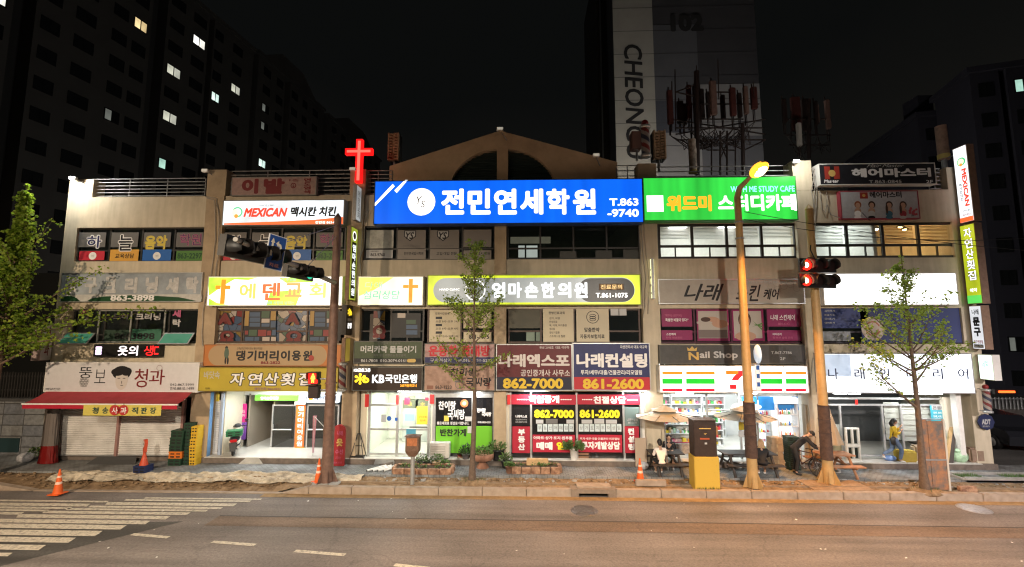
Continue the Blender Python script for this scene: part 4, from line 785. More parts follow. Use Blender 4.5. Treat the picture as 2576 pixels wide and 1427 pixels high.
# barber poles
def barber_pole(label, c, h, r, group='barber poles', glow=0, tilt=0):
    t = thing('barber_pole',label,'barber pole',c,0,group)
    mb = MB(); mb.lathe([(r*.5,0),(r*1.15,.02),(r*1.15,h*.09),(r*.95,h*.11)],(0,0,0),M_alu); mb.lathe([(r*.95,h*.86),(r*1.15,h*.88),(r*1.15,h*.93),(r*.6,h*.95),(r*.5,h*.97)],(0,0,0),M_alu); mb.build('cap',t,(0,0,0))
    mb = MB(); mb.ball((0,0,h*1.02),r*.75,ink('knob_red',(.2,.012,.012))); mb.build('knob',t,(0,0,0))
    mb = MB(); n, m = 24, 36; cs = [ink('stripe_red2',(.16,.025,.025)),ink('stripe_white',(.27,.245,.22)),ink('stripe_blue',(.035,.04,.07)),ink('stripe_white',(.27,.245,.22))]
    for j in range(m):
        for k in range(n):
            q = [(r*.9*math.cos(2*math.pi*a/n), r*.9*math.sin(2*math.pi*a/n), h*.1+h*.77*b/m) for a,b in ((k,j),(k+1,j),(k+1,j+1),(k,j+1))]
            mb.add(q,[(0,1,2,3)],cs[int((k/n*4+j/m*4*1.6)%4)])
    mb.build('striped_cylinder',t,(0,0,0)); mb = MB(); mb.box(-.02,.02,0,.3,h*.05,h*.08,M_steel); mb.box(-.02,.02,0,.3,h*.9,h*.93,M_steel); mb.build('bracket',t,(0,0,0))
    return t
a = P(860,985,-.4); b = P(860,908,-.4); barber_pole('striped barber pole hanging beside the pedestrian signal', a, b.z-a.z, .15)
a = P(2486,1040,-.35); b = P(2484,975,-.35); barber_pole('faded barber pole on the right corner above a round blue plate', a, b.z-a.z, .13)
a = P(1625,398,.2); b = P(1622,312,.2); barber_pole('tall barber pole standing on the roof behind the blue sign', a, b.z-a.z, .2)
mb = MB(); mb.prect((1590,330,1614,372),.5,mat('roof_box',(.22,.12,.1),.7),.5); mb.tube([P(1602,372,.7),P(1602,405,.7)],.05,M_steel); tag(mb.build('roof_cabinet'),'dull reddish box on a stalk behind the rooftop barber pole','roof box')
a = P(2375,403,.9); b = P(2372,318,.9); t = thing('roof_pipe','tan flue pipe with a yellow ring, standing by the right corner blade','flue pipe',a)
mb = MB(); mb.lathe([(.2,0),(.2,b.z-a.z)],(0,0,0),mat('pipe_tan',(.3,.2,.15),.7,var=.4,scale=3),18); mb.tube([(0,0,-.6),(0,0,0)],.1,M_steel); mb.build('pipe',t,(0,0,0)); mb = MB(); mb.lathe([(.215,.05),(.215,.25)],(0,0,0),mat('ring_yellow',(.5,.4,.12),.6),18); mb.build('ring',t,(0,0,0))
p = P(2481,1062,-.05); t = thing('alarm_plate','round dark blue security plate with white letters on the right pilaster','plate',(p.x,-.02,p.z)); mb = MB(); mb.disc(p.x,-.06,p.z,.31,.31,mat('plate_blue',(.018,.025,.075),.4),8,-.02); mb.build('plate',t); mb = MB(); mb.ptext('ADT',(2470,1055,2492,1068),-.064,K_lg,.05); mb.ptext('SECURITY',(2472,1071,2490,1075),-.064,K_lg,.01); mb.build('lettering',t)
# honeycomb louvre boxes and floodlights on the roof line
for (r, lab) in (((977,336,1004,404),'tan slatted rooftop box left of the pediment'),((1644,329,1674,400),'tan slatted rooftop box beside the rooftop barber pole')):
    x0,x1,z0,z1 = R4(r,.9); t = thing('louvre_box',lab,'louvre box',((x0+x1)/2,1,z0),0,'slatted boxes on the roof'); m = mat('louvre_tan',(.42,.28,.17),.7,var=.2); mb = MB()
    mb.box(x0,x1,1.0,1.4,z0,z1,M_black); mb.box(x0,x0+.06,.8,1.0,z0,z1,m); mb.box((x0+x1)/2-.04,(x0+x1)/2+.04,.86,1.0,z0,z1,m); mb.box(x1-.06,x1,.8,1.0,z0,z1,m)
    k = z0
    while k < z1-.05: mb.box(x0+.06,(x0+x1)/2-.04,.82,1.0,k,k+.07,m); mb.box((x0+x1)/2+.04,x1-.06,.82,1.0,k+.03,k+.1,m); k += .13
    mb.build('slatted_front',t); mb = MB(); mb.tube([((x0+x1)/2,1.1,z0),((x0+x1)/2,1.1,z0-.5)],.06,M_steel); mb.build('post',t)
def floodlight(u, v, label, on, aim):
    p = P(u,v,-.35); t = thing('floodlight',label,'floodlight',p,0,'floodlights along the roof line'); mb = MB()
    mb.bbox(p.x-.14,p.x+.14,p.y-.03,p.y+.12,p.z-.07,p.z+.07,M_white if not on else M_steel,.02); mb.build('housing',t)
    mb = MB(); mb.quad((p.x-.12,p.y-.035,p.z-.055),(p.x+.12,p.y-.035,p.z-.055),(p.x+.12,p.y-.035,p.z+.055),(p.x-.12,p.y-.035,p.z+.055), lit('flood_lens',(1,.97,.9),12) if on else mat('lens_off_glow',(.6,.58,.5),.2,emit=(.6,.55,.45),es=.35)); mb.build('lens',t)  # unlit lenses still get a faint glow in their material
    mb = MB(); mb.tube([(p.x,p.y+.1,p.z),(p.x+.25*(1 if aim[0] > p.x else -1),.3,p.z-.22)],.02,M_steel); mb.build('arm',t)
    if on: lamp('flood_beam','POINT',(p.x,p.y-.8,p.z-.1),on*(.25 if on > 800 else .15),(1,.97,.88),t,.1)
floodlight(182,448,'glaring floodlight on the left end of the roof',900,(-17.2,.1,7.5)); floodlight(515,429,'unlit floodlight on the second pilaster left of the dim pink rooftop board',0,(-12,0,9)); floodlight(887,425,'unlit floodlight just left of the red cross',0,(-7,0,9))
floodlight(1258,324,'unlit floodlight at the tip of the pediment',0,(-1,0,9)); floodlight(1500,390,'unlit floodlight low on the pediment slope',0,(3,0,9)); floodlight(2003,406,'glaring floodlight right of the orange street lamp',700,(13,.2,7))
# ================================================================ ground floor
FZ = .385
M_shut = None
def shut(nt, b):
    L = nt.links.new; tc = nn(nt,'ShaderNodeTexCoord'); n = nn(nt,'ShaderNodeTexNoise'); n.inputs['Scale'].default_value = 1.5; n.inputs['Detail'].default_value = 8; L(tc.outputs['Object'], n.inputs['Vector'])
    cr = nn(nt,'ShaderNodeValToRGB'); e = cr.color_ramp.elements; e[0].position = .35; e[0].color = (.5,.49,.47,1); e[1].position = .6; e[1].color = (.66,.65,.63,1); L(n.outputs['Fac'], cr.inputs[0]); L(cr.outputs[0], b.inputs['Base Color'])
M_shut = mat('shutter_steel', rough=.42, metal=.1, build=shut)
def shutter(r, Y, name='shutter', m=M_shut, parent=mall, pitch=.075):
    x0,x1,z0,z1 = R4(r,Y); mb = MB(); k = z0
    while k < z1:
        mb.quad((x0,Y,k),(x1,Y,k),(x1,Y-.018,k+pitch*.5),(x0,Y-.018,k+pitch*.5),m); mb.quad((x0,Y-.018,k+pitch*.5),(x1,Y-.018,k+pitch*.5),(x1,Y,k+pitch),(x0,Y,k+pitch),m); k += pitch
    mb.box(x0,x1,Y-.03,Y+.02,z0-.05,z0,M_alu); return mb.build(name,parent)
shutter((124,1024,296,1144),.12); shutter((300,1024,456,1144),.12)
mb = MB(); mr = mat('post_pinkish',(.35,.2,.18),.5,.2,var=.2)
for u in (120,298,459): x = P(u,1090,.1).x; MB().box(x-.05,x+.05,.02,.14,.28,2.95,mr).build('shutter_post', mall)
x0 = P(480,1080,.1).x; mb = MB(); mb.box(x0,-13.74,.05,.3,.3,3.02,mat('panel_dark',(.1,.085,.07),.7)); mb.box(-19.44,-13.75,.3,.36,2.7,3.05,M_wall); mb.build('wall_panel', mall)
# awning
ra, rb = P(300,986,-.42), P(250,1017,-1.45); xa0, xa1 = P(116,986,-.42).x, P(484,986,-.42).x; xb0, xb1 = P(57,1017,-1.45).x, P(446,1017,-1.45).x
aw_ = thing('awning','faded red canvas awning over the closed roller shutters','awning',((xa0+xa1)/2,-.42,ra.z)); m = mat('awning_red',(.36,.035,.045),.75,var=.18,scale=2)
mb = MB(); N = 12
for k in range(N):
    f0, f1 = k/N, (k+1)/N; s0, s1 = .02*math.sin(f0*9), .02*math.sin(f1*9)
    for j in range(3):
        g0, g1 = j/3, (j+1)/3; S = lambda f,g,s: (xa0+(xa1-xa0)*f+(xb0-xa0+(xb1-xa1-xb0+xa0)*f)*g, ra.y+(rb.y-ra.y)*g, ra.z+(rb.z-ra.z)*g-.04*math.sin(math.pi*g)+s*g)
        mb.add([S(f0,g0,s0),S(f1,g0,s1),S(f1,g1,s1),S(f0,g1,s0)],[(3,2,1,0)],m)
mb.build('canopy',aw_); mb = MB(); zv = P(250,1029,-1.45).z
mb.box(xb0,xb1,-1.46,-1.44,zv,rb.z-.03,mat('valance_red',(.38,.01,.03),.7)); mb.build('valance',aw_)
mb = MB(); mb.box(xb0-.02,xb1+.02,-1.48,-1.42,rb.z-.03,rb.z+.02,M_white)
for x in (xb0+.6,xb1-.6): mb.tube([(x,-.3,ra.z-.3),(x,-1.42,rb.z-.02)],.025,M_white,6)
mb.build('front_bar',aw_)
x0,x1,z0,z1 = R4((210,1019,405,1046),-1.5); m = mat('banner_yellow',(.55,.47,.10),.7,var=.1); mb = MB()
for k in range(16): a, b = x0+(x1-x0)*k/16, x0+(x1-x0)*(k+1)/16; f = lambda q: -1.5-.012*math.sin(q*7); mb.add([(a,f(a),z0),(b,f(b),z0+.0),(b,f(b),z1),(a,f(a),z1)],[(0,1,2,3)],m,True)
bn = mb.build('banner'); tag(bn,'yellow banner hanging from the red awning, with two red apples','banner'); mb = MB()
for k,(ch,u) in enumerate(zip('청송사과직판장',(232,257,281,303,331,354,377))):
    if k in (2,3): p = P(u+7,1032,-1.52); mb.disc(p.x,-1.518,p.z,.2,.19,mat('apple_red',(.4,.03,.03),.6)); mb.box(p.x-.01,p.x+.01,-1.52,-1.519,p.z+.18,p.z+.25,K_green)
    mb.ptext(ch,(u,1025,u+15,1041),-1.525,K_white if k in (2,3) else ink('ink_bottle',(.01,.06,.06)),.02)
mb.build('lettering',bn)
# rolled up clear plastic curtain with red lower half
q = P(118,1150,-.35); t = thing('plastic_curtain','gathered clear plastic curtain with a red lower half by the left corner','plastic curtain',(q.x,-.3,.15))
def folds(z0, z1, r0, r1, m, nm):
    mb = MB(); n = 40; rows_ = 8; vs = []; fs = []
    for j in range(rows_+1):
        f = j/rows_
        for k in range(n+1):
            a = -math.pi*.95+k/n*math.pi*.95*2; rr = (r0+(r1-r0)*f)*(1+.18*math.sin(k*2.4)+.05*math.sin(j+k)); vs.append((rr*math.sin(a)*1.25,-rr*math.cos(a)*.6,z0+(z1-z0)*f))
    for j in range(rows_):
        for k in range(n): fs.append((j*(n+1)+k,j*(n+1)+k+1,(j+1)*(n+1)+k+1,(j+1)*(n+1)+k))
    mb.add(vs,fs,m,True); return mb.build(nm,t,(0,0,0))
folds(.02,.7,.27,.22,mat('plastic_red',(.17,.008,.008),.25,spec=.6),'red_skirt'); folds(.7,2.45,.22,.19,mat('plastic_clear',(.15,.13,.12),.2,spec=.7),'clear_sheet')
# --- entrance hall
YE = 1.5
def bx(r, Y, d, m, name, parent=mall): x0,x1,z0,z1 = R4(r,Y); mb = MB(); mb.box(x0,x1,Y,Y+d,z0,z1,m); return mb.build(name,parent)
bx((508,987,526,1150),.0,.18,mat('pillar_blue',(.16,.33,.6),.5,var=.15),'blue_panel')
shutter((527,1010,551,1147),.35,m=mat('shutter_pale',(.55,.57,.6),.4)); bx((527,988,552,1010),.33,.03,mat('sticker_yellow',(.6,.5,.08),.5,var=.5,scale=14),'sticker'); bx((552,988,558,1148),.2,.2,mat('trim_bluegrey',(.35,.42,.55),.4),'trim')
mb = MB(); x0 = P(558,1060,.3).x; xw = P(612,1060,YE).x
mb.box(x0,x0+.12,.3,YE,FZ,3.0,mat('hall_cream',(.6,.55,.44),.7,var=.06)); mb.box(x0+.12,xw,YE-.02,YE+.1,FZ,3.0,mat('hall_cream',(.6,.55,.44),.7)); mb.box(x0,-7.4,YE,YE+.1,2.62,3.02,M_in); mb.build('hall_wall',mall)
bx((597,1016,620,1062),YE-.05,.02,mat('poster_magenta',(.55,.02,.22),.5),'poster'); bx((599,1063,619,1106),YE-.05,.02,mat('poster_purple',(.22,.08,.42),.5,var=.3,scale=3),'poster')
mb = MB(); mb.ptext('네일도',(601,1031,617,1039),YE-.06,K_white,.02); mb.ptext('예쁘다',(601,1041,617,1049),YE-.06,K_white,.02); mb.ptext('OPEN',(602,1073,616,1078),YE-.06,K_yellow,.0); mb.build('lettering',mall)
bx((641,995,748,1008),YE-.3,.25,lit('hall_sign_green',(.15,.55,.05),.7,.3),'hall_sign'); mb = MB(); mb.ptext('엄마손한의원',(655,998,700,1006),YE-.31,K_white,.02); mb.build('lettering',mall)
bx((772,993,850,1014),YE-.3,.25,lit('hall_sign_pale',(.75,.85,.95),.9),'hall_sign'); mb = MB(); mb.ptext('헤어마스터',(790,996,845,1008),YE-.31,K_navy,.03); mb.prect((777,996,787,1008),YE-.31,K_orange); mb.build('lettering',mall)
bx((741,995,768,1018),YE-.2,.1,M_in,'hall_sign')
# doors
def glassdoor(r, Y, handle, gm, fm=M_alu, fw=.06, name='door'):
    x0,x1,z0,z1 = R4(r,Y); mb = MB(); mb.box(x0,x0+fw,Y-.03,Y+.03,z0,z1,fm); mb.box(x1-fw,x1,Y-.03,Y+.03,z0,z1,fm); mb.box(x0+fw,x1-fw,Y-.03,Y+.03,z0,z0+fw*1.6,fm); mb.box(x0+fw,x1-fw,Y-.03,Y+.03,z1-fw,z1,fm); d = mb.build(name,mall)
    mb = MB(); mb.quad((x0+fw,Y,z0),(x1-fw,Y,z0),(x1-fw,Y,z1),(x0+fw,Y,z1),gm); mb.build('pane',d)
    mb = MB()
    if handle == 'bar': zc = z0+(z1-z0)*.48; mb.tube([(x0+.1,Y-.08,zc),(x1-.2,Y-.08,zc)],.03,M_alu); mb.tube([(x0+.1,Y-.08,zc-.05),(x0+.1,Y-.08,zc+.22)],.03,M_alu)
    else: xc = x1-.14 if handle == 'r' else x0+.14; mb.tube([(xc,Y-.07,z0+.75),(xc,Y-.07,z0+1.3)],.02,M_alu)
    mb.build('handle',d); return d
g_dark = glass('hall_glass',(.03,.03,.028),.3)
glassdoor((683,1018,746,1138),YE,'bar',g_dark); glassdoor((771,1018,852,1138),YE,'bar',g_dark)
mb = MB(); x0 = P(624,1070,YE).x; x1 = P(684,1070,YE).x; mb.box(x0,x1,YE+2.5,YE+2.6,FZ,2.7,mat('corridor_wall',(.28,.24,.19),.8)); mb.box(x0-.02,x0+.05,YE,YE+2.5,FZ,2.7,mat('corridor_wall',(.28,.24,.19),.8)); mb.box(x1,x1+.06,YE+.05,YE+2.5,FZ,2.7,mat('corridor_wall',(.28,.24,.19),.8)); mb.box(x1,-7.4,YE+1.6,YE+1.7,FZ,2.7,M_roomdark); mb.build('corridor',mall)
bx((741,1018,768,1140),YE-.03,.1,M_alu,'door_jamb'); t = bx((743,1018,766,1126),YE-.09,.03,mat('banner_orange',(.65,.16,.03),.55),'vertical_banner'); bx((743,1126,766,1133),YE-.09,.03,mat('banner_foot',(.5,.42,.05),.55),'banner_foot')
mb = MB(); mb.ptext('댕기머리이용원',(748,1021,762,1124),YE-.1,K_white,.04,0,True); mb.build('lettering',t)
bx((822,1030,836,1076),YE-.1,.02,mat('notice_paleblue',(.45,.55,.62),.6,var=.3,scale=8),'notice')
# --- bank
YB = .28; M_bank = mat('bank_white',(.72,.74,.66),.6)
xb0, xb1 = -6.8, P(1084,1060,YB).x
mb = MB(); mb.box(xb0,xb1,3.2,3.3,FZ,3.0,M_bank); mb.box(xb0,P(922,1060,YB).x,YB,YB+.25,FZ,3.0,mat('bank_jamb',(.55,.49,.38),.7)); mb.box(P(922,1060,YB).x-.02,P(922,1060,YB).x,YB+.25,3.2,FZ,3.0,M_bank); mb.box(xb1,xb1+.1,YB,3.2,FZ,3.0,M_bank); mb.box(xb0,xb1,YB+.1,3.2,2.9,2.95,M_bank)
for k in range(7): xx = xb0+.95+rnd.uniform(0,.5); zz = FZ+.3+.25*k; mb.box(xx,xx+rnd.uniform(.2,.5),3.15,3.2,zz,zz+.2,mat('tile_pale',(.55,.6,.45),.5))
mb.build('bank_room',mall)
mb = MB(); fr = M_alu
for u in (929,1000,1079): x = P(u,1070,YB).x; mb.box(x-.05,x+.05,YB-.05,YB+.05,FZ,2.98,fr)
x0, x1 = P(929,1070,YB).x+.05, P(1079,1070,YB).x-.05
xm = P(1000,1070,YB).x
for v in (1019,1080,1142): z = P(1000,v,YB).z; mb.box(x0,xm-.05,YB-.04,YB+.04,z-.04,z+.04,fr); 
for v in (1080,1142): z = P(1000,v,YB).z; mb.box(xm+.05,x1,YB-.04,YB+.04,z-.04,z+.04,fr)
f = mb.build('shopfront',mall); mb = MB(); mb.quad((x0,YB,FZ),(x1,YB,FZ),(x1,YB,2.98),(x0,YB,2.98),M_glass); mb.build('pane',f)
poster(f,[((918,992,928,1024),mat('trim_red',(.6,.03,.03),.5)),((996,994,1003,1018),mat('trim_red',(.6,.03,.03),.5)),((1081,993,1092,1016),mat('trim_red',(.6,.03,.03),.5)),((1017,1000,1031,1018),mat('tag_red',(.55,.03,.06),.5)),((1069,1000,1078,1008),mat('tag_red',(.55,.03,.06),.5)),((1022,1080,1046,1096),ink('tag_aqua',(.06,.25,.35))),circ(979,1053,6,K_blue),((959,1043,972,1062),K_lg),((993,1051,1000,1059),K_blue)],Y=YB-.06)
poster(f,[((1048,1022,1077,1068),mat('poster_yellow',(.7,.55,.05),.5)),('국민은행',(1053,1046,1073,1052),K_orange,.02),('안내',(1056,1055,1070,1060),K_orange,.02),((1030,1073,1075,1077),K_grey)],Y=YB-.04)
def atm(x, lab):
    t = thing('cash_machine',lab,'cash machine',(x,2.6,FZ),0,'cash machines inside the bank'); mb = MB(); mb.bbox(-.32,.32,0,.5,0,1.35,mat('atm_grey',(.5,.52,.5),.4)); mb.build('body',t,(0,0,0))
    mb = MB(); mb.box(-.22,.22,-.01,.0,.95,1.25,lit('atm_screen',(.3,.6,.75),.9)); mb.build('screen',t,(0,0,0)); mb = MB(); mb.box(-.35,.35,.1,.5,1.5,1.85,mat('atm_top',(.16,.17,.12),.5)); mb.box(-.3,.3,.12,.5,1.35,1.5,mat('atm_grey',(.5,.52,.5),.4)); mb.text('✻',(-.12,.095,1.58),(1,0,0),(0,0,1),.2,.2,K_gold,.03); mb.build('hood',t,(0,0,0))
atm(P(1030,1060,2.6).x,'left cash machine behind the bank glass doors'); atm(P(1062,1060,2.6).x,'right cash machine behind the bank glass, by the yellow poster')
lamp('room_light','AREA',((xb0+xb1)/2,1.6,2.85),80,(.98,1,.86),None,1.6,((xb0+xb1)/2,1.6,0))
# --- side dish shop
YS = .3; g_blk = glass('black_glass',(.012,.012,.014),.22)
def panel(r, Y, m, name='panel', par=mall, d=.04): return bx(r,Y,d,m,name,par)
x0, x1 = P(1086,1060,YS).x, P(1243,1060,YS).x
mb = MB()
for u in (1092,1190,1243): x = P(u,1070,YS).x; mb.box(x-.06,x+.06,YS-.05,YS+.05,FZ,2.98,M_alu)
z = P(1150,1000,YS).z; mb.box(x0,x1,YS-.04,YS+.04,z,2.98,M_alu); f = mb.build('shopfront',mall)
mb = MB(); mb.quad((x0,YS+.01,FZ),(x1,YS+.01,FZ),(x1,YS+.01,z),(x0,YS+.01,z),g_blk); mb.build('pane',f); M_lime = mat('film_lime',(.13,.42,.02),.5)
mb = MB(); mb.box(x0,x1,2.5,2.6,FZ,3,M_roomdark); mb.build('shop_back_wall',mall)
poster(f,[((1096,1072,1185,1140),M_lime),((1196,1072,1238,1140),M_lime),('찬이랑',(1102,1008,1148,1032),K_black,.09),('찬이랑',(1103,1009,1147,1031),K_white,.03),('국씨랑',(1126,1030,1169,1056),K_white,.03),('좋은재료로 정성을 다합니다.',(1099,1061,1180,1069),K_white,.02),('반찬가게',(1107,1079,1173,1098),K_black,.04),circ(1168,1015,10,ink('dish_rust',(.4,.12,.04))),circ(1168,1015,5,ink('dish_cream',(.6,.45,.25))),((1117,1046,1129,1060),K_yellow),((1170,1048,1187,1060),K_lg),((1176,1073,1186,1090),K_lg),('찬이랑',(1200,1027,1222,1038),K_white,.04),('국씨랑',(1212,1037,1236,1048),K_white,.04),('010-5406-6333',(1202,1060,1234,1065),K_white,.02)],Y=YS-.05)
# --- estate agent
YO = .22; K_cr = mat('film_crimson',(.36,.015,.035),.5)
x0, x1 = P(1284,1060,YO).x, P(1612,1060,YO).x; mb = MB()
for u in (1284,1336,1451,1569,1612): x = P(u,1070,YO).x; mb.box(x-.04,x+.04,YO-.04,YO+.04,FZ,2.98,M_alu)
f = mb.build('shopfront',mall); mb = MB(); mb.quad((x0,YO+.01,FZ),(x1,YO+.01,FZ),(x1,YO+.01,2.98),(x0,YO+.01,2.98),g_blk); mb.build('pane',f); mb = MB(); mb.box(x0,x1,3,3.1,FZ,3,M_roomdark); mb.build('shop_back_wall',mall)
poster(f,[((1286,993,1449,1018),K_cr),((1452,993,1610,1018),K_cr),('책임중개',(1330,995,1407,1015),K_white,.045),('친절상담',(1493,997,1575,1016),K_white,.045),('······',(1300,1004,1327,1007),K_white,.06),('······',(1410,1004,1438,1007),K_white,.06),('······',(1464,1004,1490,1007),K_white,.06),('······',(1578,1005,1604,1008),K_white,.06)],Y=YO-.045)
poster(f,[((1289,1073,1333,1140),K_cr),((1572,1073,1608,1140),K_cr),vt('부동산',(1303,1078,1321,1134),K_white,.06),vt('컨설팅',(1580,1076,1596,1134),K_white,.06),('나래엑스포',(1297,1044,1326,1052),K_white,.02),('공인중개사사무소',(1297,1054,1326,1058),K_lg,.01),('010-5407-2152',(1297,1060,1326,1064),K_lg,.01),((1572,1024,1608,1072),ink('film_sage',(.13,.18,.17))),('나래컨설팅',(1577,1053,1604,1060),K_lg,.02),('861-2600',(1580,1062,1602,1066),K_lg,.02)],Y=YO-.045)
Ks = mat('film_cranberry',(.40,.015,.04),.5)
poster(f,[((1340,1094,1447,1138),Ks),((1455,1094,1565,1138),Ks),('862-7000',(1344,1031,1444,1052),mat('ink_lemon',(.85,.72,.02),.5),.06),('861-2600',(1458,1031,1559,1052),mat('ink_lemon',(.85,.72,.02),.5),.06),('아파트·상가·토지·원투룸',(1342,1098,1440,1106),K_white,.03),('매매',(1349,1112,1390,1132),K_white,.06),('임대',(1400,1112,1442,1132),mat('ink_lemon',(.85,.72,.02),.5),.06),('투자·세무·대출·건물관리·리모델링',(1459,1101,1558,1107),K_white,.02),('투자개발상담',(1463,1111,1560,1131),K_white,.05),*[((1352+13.3*k,1067,1363.5+13.3*k,1086),mat('card_pale',(.52,.6,.62),.5)) for k in range(7)],*[((1456+13.6*k,1067,1468+13.6*k,1086),mat('card_pale',(.52,.6,.62),.5)) for k in range(8)],*[(ch,(1354+13.3*k,1072,1361.5+13.3*k,1081),K_grey,.0) for k,ch in enumerate('부동산매매임대')],*[(ch,(1458.5+13.6*k,1072,1466+13.6*k,1081),K_grey,.0) for k,ch in enumerate('상가토지투자상담')],((1348,1056,1367,1066),K_lg),((1373,1054,1403,1066),K_grey),((1425,1056,1444,1066),K_lg),((1463,1056,1490,1066),K_lg),((1495,1054,1520,1066),K_lg),((1524,1056,1552,1066),K_lg)],Y=YO-.045)
bx((1263,988,1282,1150),.2,.1,mat('jamb_cream',(.6,.55,.45),.6),'jamb'); bx((1276,994,1284,1018),.1,.08,_M['trim_red'],'alarm_lamp'); bx((1613,990,1622,1150),.2,.1,M_white,'jamb')
# --- convenience store: a real lit room with shelves
YC = .35; xc0, xc1 = 5.5, 11.2
mb = MB(); mb.box(xc0,xc1,4.4,4.5,FZ,3.0,mat('store_white',(.75,.75,.75),.5)); mb.box(xc0,xc1,YC,4.4,2.9,2.95,mat('store_white',(.75,.75,.75),.5)); mb.build('store_room',mall)
for k in range(4):
    for y in (1.2,2.9): MB().box(6+1.35*k,6.9+1.35*k,y,y+.2,2.86,2.9,lit('store_tube',(.95,1,1),5)).build('ceiling_light',mall)
lamp('room_light','AREA',(8.3,2,2.84),135,(.95,1,1),None,3.5,(8.3,2,0))
mb = MB()
for u in (1660,1780,1862,1905,2008): x = P(u,1070,YC).x; mb.box(x-.035,x+.035,YC-.04,YC+.04,FZ,2.98,M_alu)
z = P(1850,1032,YC).z
for a,b in ((1780,1862),(1862,1905)): mb.box(P(a,1070,YC).x+.035,P(b,1070,YC).x-.035,YC-.03,YC+.03,z-.03,z+.03,M_alu)
f = mb.build('shopfront',mall); mb = MB(); mb.quad((P(1660,1070,YC).x,YC,FZ),(P(1905,1070,YC).x,YC,FZ),(P(1905,1070,YC).x,YC,2.98),(P(1660,1070,YC).x,YC,2.98),glass('store_glass',through=.92)); mb.build('pane',f)
poster(f,[((1660,1118,1780,1142),mat('film_greyprint',(.45,.43,.42),.6,var=.5,scale=10)),((1660,1112,1780,1115),K_pink),((1866,1040,1886,1056),mat('poster_purple2',(.3,.25,.5),.5)),((1858,1062,1874,1082),mat('poster_yellow',(.7,.55,.05),.5)),((1858,1085,1874,1100),K_lg)],Y=YC-.045)
def sky_poster(mb, Y):
    for (u,v,a,b) in ((1838,1022,16,8),(1858,1018,18,10),(1880,1024,16,7),(1848,1026,30,5)): p = P(u+20,v,Y); q = P(u+20+a,v-b,Y); mb.disc(p.x,Y,p.z,q.x-p.x,q.z-p.z,ink('cloud_print',(.62,.7,.75))); Y -= .0008
poster(f,[((1908,998,2008,1032),ink('sky_print',(.02,.2,.55))),((1866,998,1904,1030),ink('sky_print',(.02,.2,.55))),(sky_poster,)],Y=YC-.05)
PROD = [mat('pack_%s'%n,c,.4) for n,c in (('red',(.6,.04,.04)),('yellow',(.75,.55,.05)),('white',(.75,.75,.75)),('green',(.08,.4,.1)),('blue',(.05,.15,.5)),('pink',(.65,.2,.3)),('orange',(.7,.28,.03)),('tan',(.5,.35,.2)),('cream',(.7,.65,.5)),('pale',(.6,.68,.75)),('ivory',(.75,.72,.66)),('rose',(.7,.45,.45)),('mint',(.45,.65,.5)))]
def shelf(x0, x1, y, zt, n, label, fridge=False, wd=.35):
    t = thing('fridge' if fridge else 'shop_shelf',label,'fridge' if fridge else 'shelf',((x0+x1)/2,y,FZ),0,None if fridge else 'shelves inside the store'); mb = MB(); m = mat('shelf_white',(.7,.7,.7),.4); h = (zt-FZ)/n
    mb.box(x0,x1,y+wd,y+wd+.04,FZ,zt,m); mb.box(x0-.03,x0,y,y+wd+.04,FZ,zt,m); mb.box(x1,x1+.03,y,y+wd+.04,FZ,zt,m)
    for k in range(n+1): mb.box(x0,x1,y,y+wd,FZ+h*k-.02 if k else FZ,FZ+h*k+.015 if k else FZ+.06,m)
    mb.build('rack',t); mb = MB()
    for k in range(n):
        x = x0+.02
        while x < x1-.1:
            w_ = rnd.uniform(.05,.15); hh = rnd.uniform(.22,.62)*h; pm = rnd.choice(PROD)
            if fridge: mb.lathe([(.03,0),(.035,.02),(.035,hh*.65),(.014,hh*.82),(.014,hh)],(x+.04,y+.1,FZ+h*k+(.06 if not k else .016)),pm,8); x += .085
            else: mb.box(x,x+w_,y+rnd.uniform(.03,.14),y+wd-.05,FZ+h*k+(.06 if not k else .016),FZ+h*k+hh,pm); x += w_+.015
    setting(mb.build('products',t),'stuff')
    if fridge:
        mb = MB(); mb.box(x0-.04,x1+.04,y-.02,y+wd+.05,zt+.0,zt+.22,lit('fridge_header',(.9,.95,1),1.2)); mb.build('header',t); mb = MB(); mb.box(x0+.02,x1-.02,y+wd-.02,y+wd-.01,FZ+.1,zt-.05,lit('fridge_back',(.85,.93,1),.9)); mb.build('back_light',t); mb = MB(); mb.tube([(x1-.02,y-.05,FZ+.6),(x1-.02,y-.05,FZ+1.3)],.015,M_alu); mb.build('handle',t)
    return t
shelf(5.65,7.0,3.9,2.3,5,'wall shelf at the far left inside the bright store'); shelf(7.1,8.5,3.9,2.3,5,'wall shelf in the middle inside the bright store'); shelf(8.6,9.6,3.9,2.3,5,'wall shelf at the right inside the bright store')
shelf(5.7,7.4,1.2,1.9,4,'low shelf of colourful packs just behind the left store window'); shelf(7.9,8.75,2.2,1.75,4,'free standing shelf of packs behind the store door')
a = P(1952,1140,.45).x; b = P(2000,1140,.45).x; zt = P(1975,1012,.45).z; shelf(a,b,.12,zt,5,'white lit drinks fridge outside at the right of the store',True,.4)
shelf(P(1895,1070,1.6).x,P(1938,1070,1.6).x,1.6,2.2,5,'glowing drinks cooler behind the boxes inside the store',True,.4)
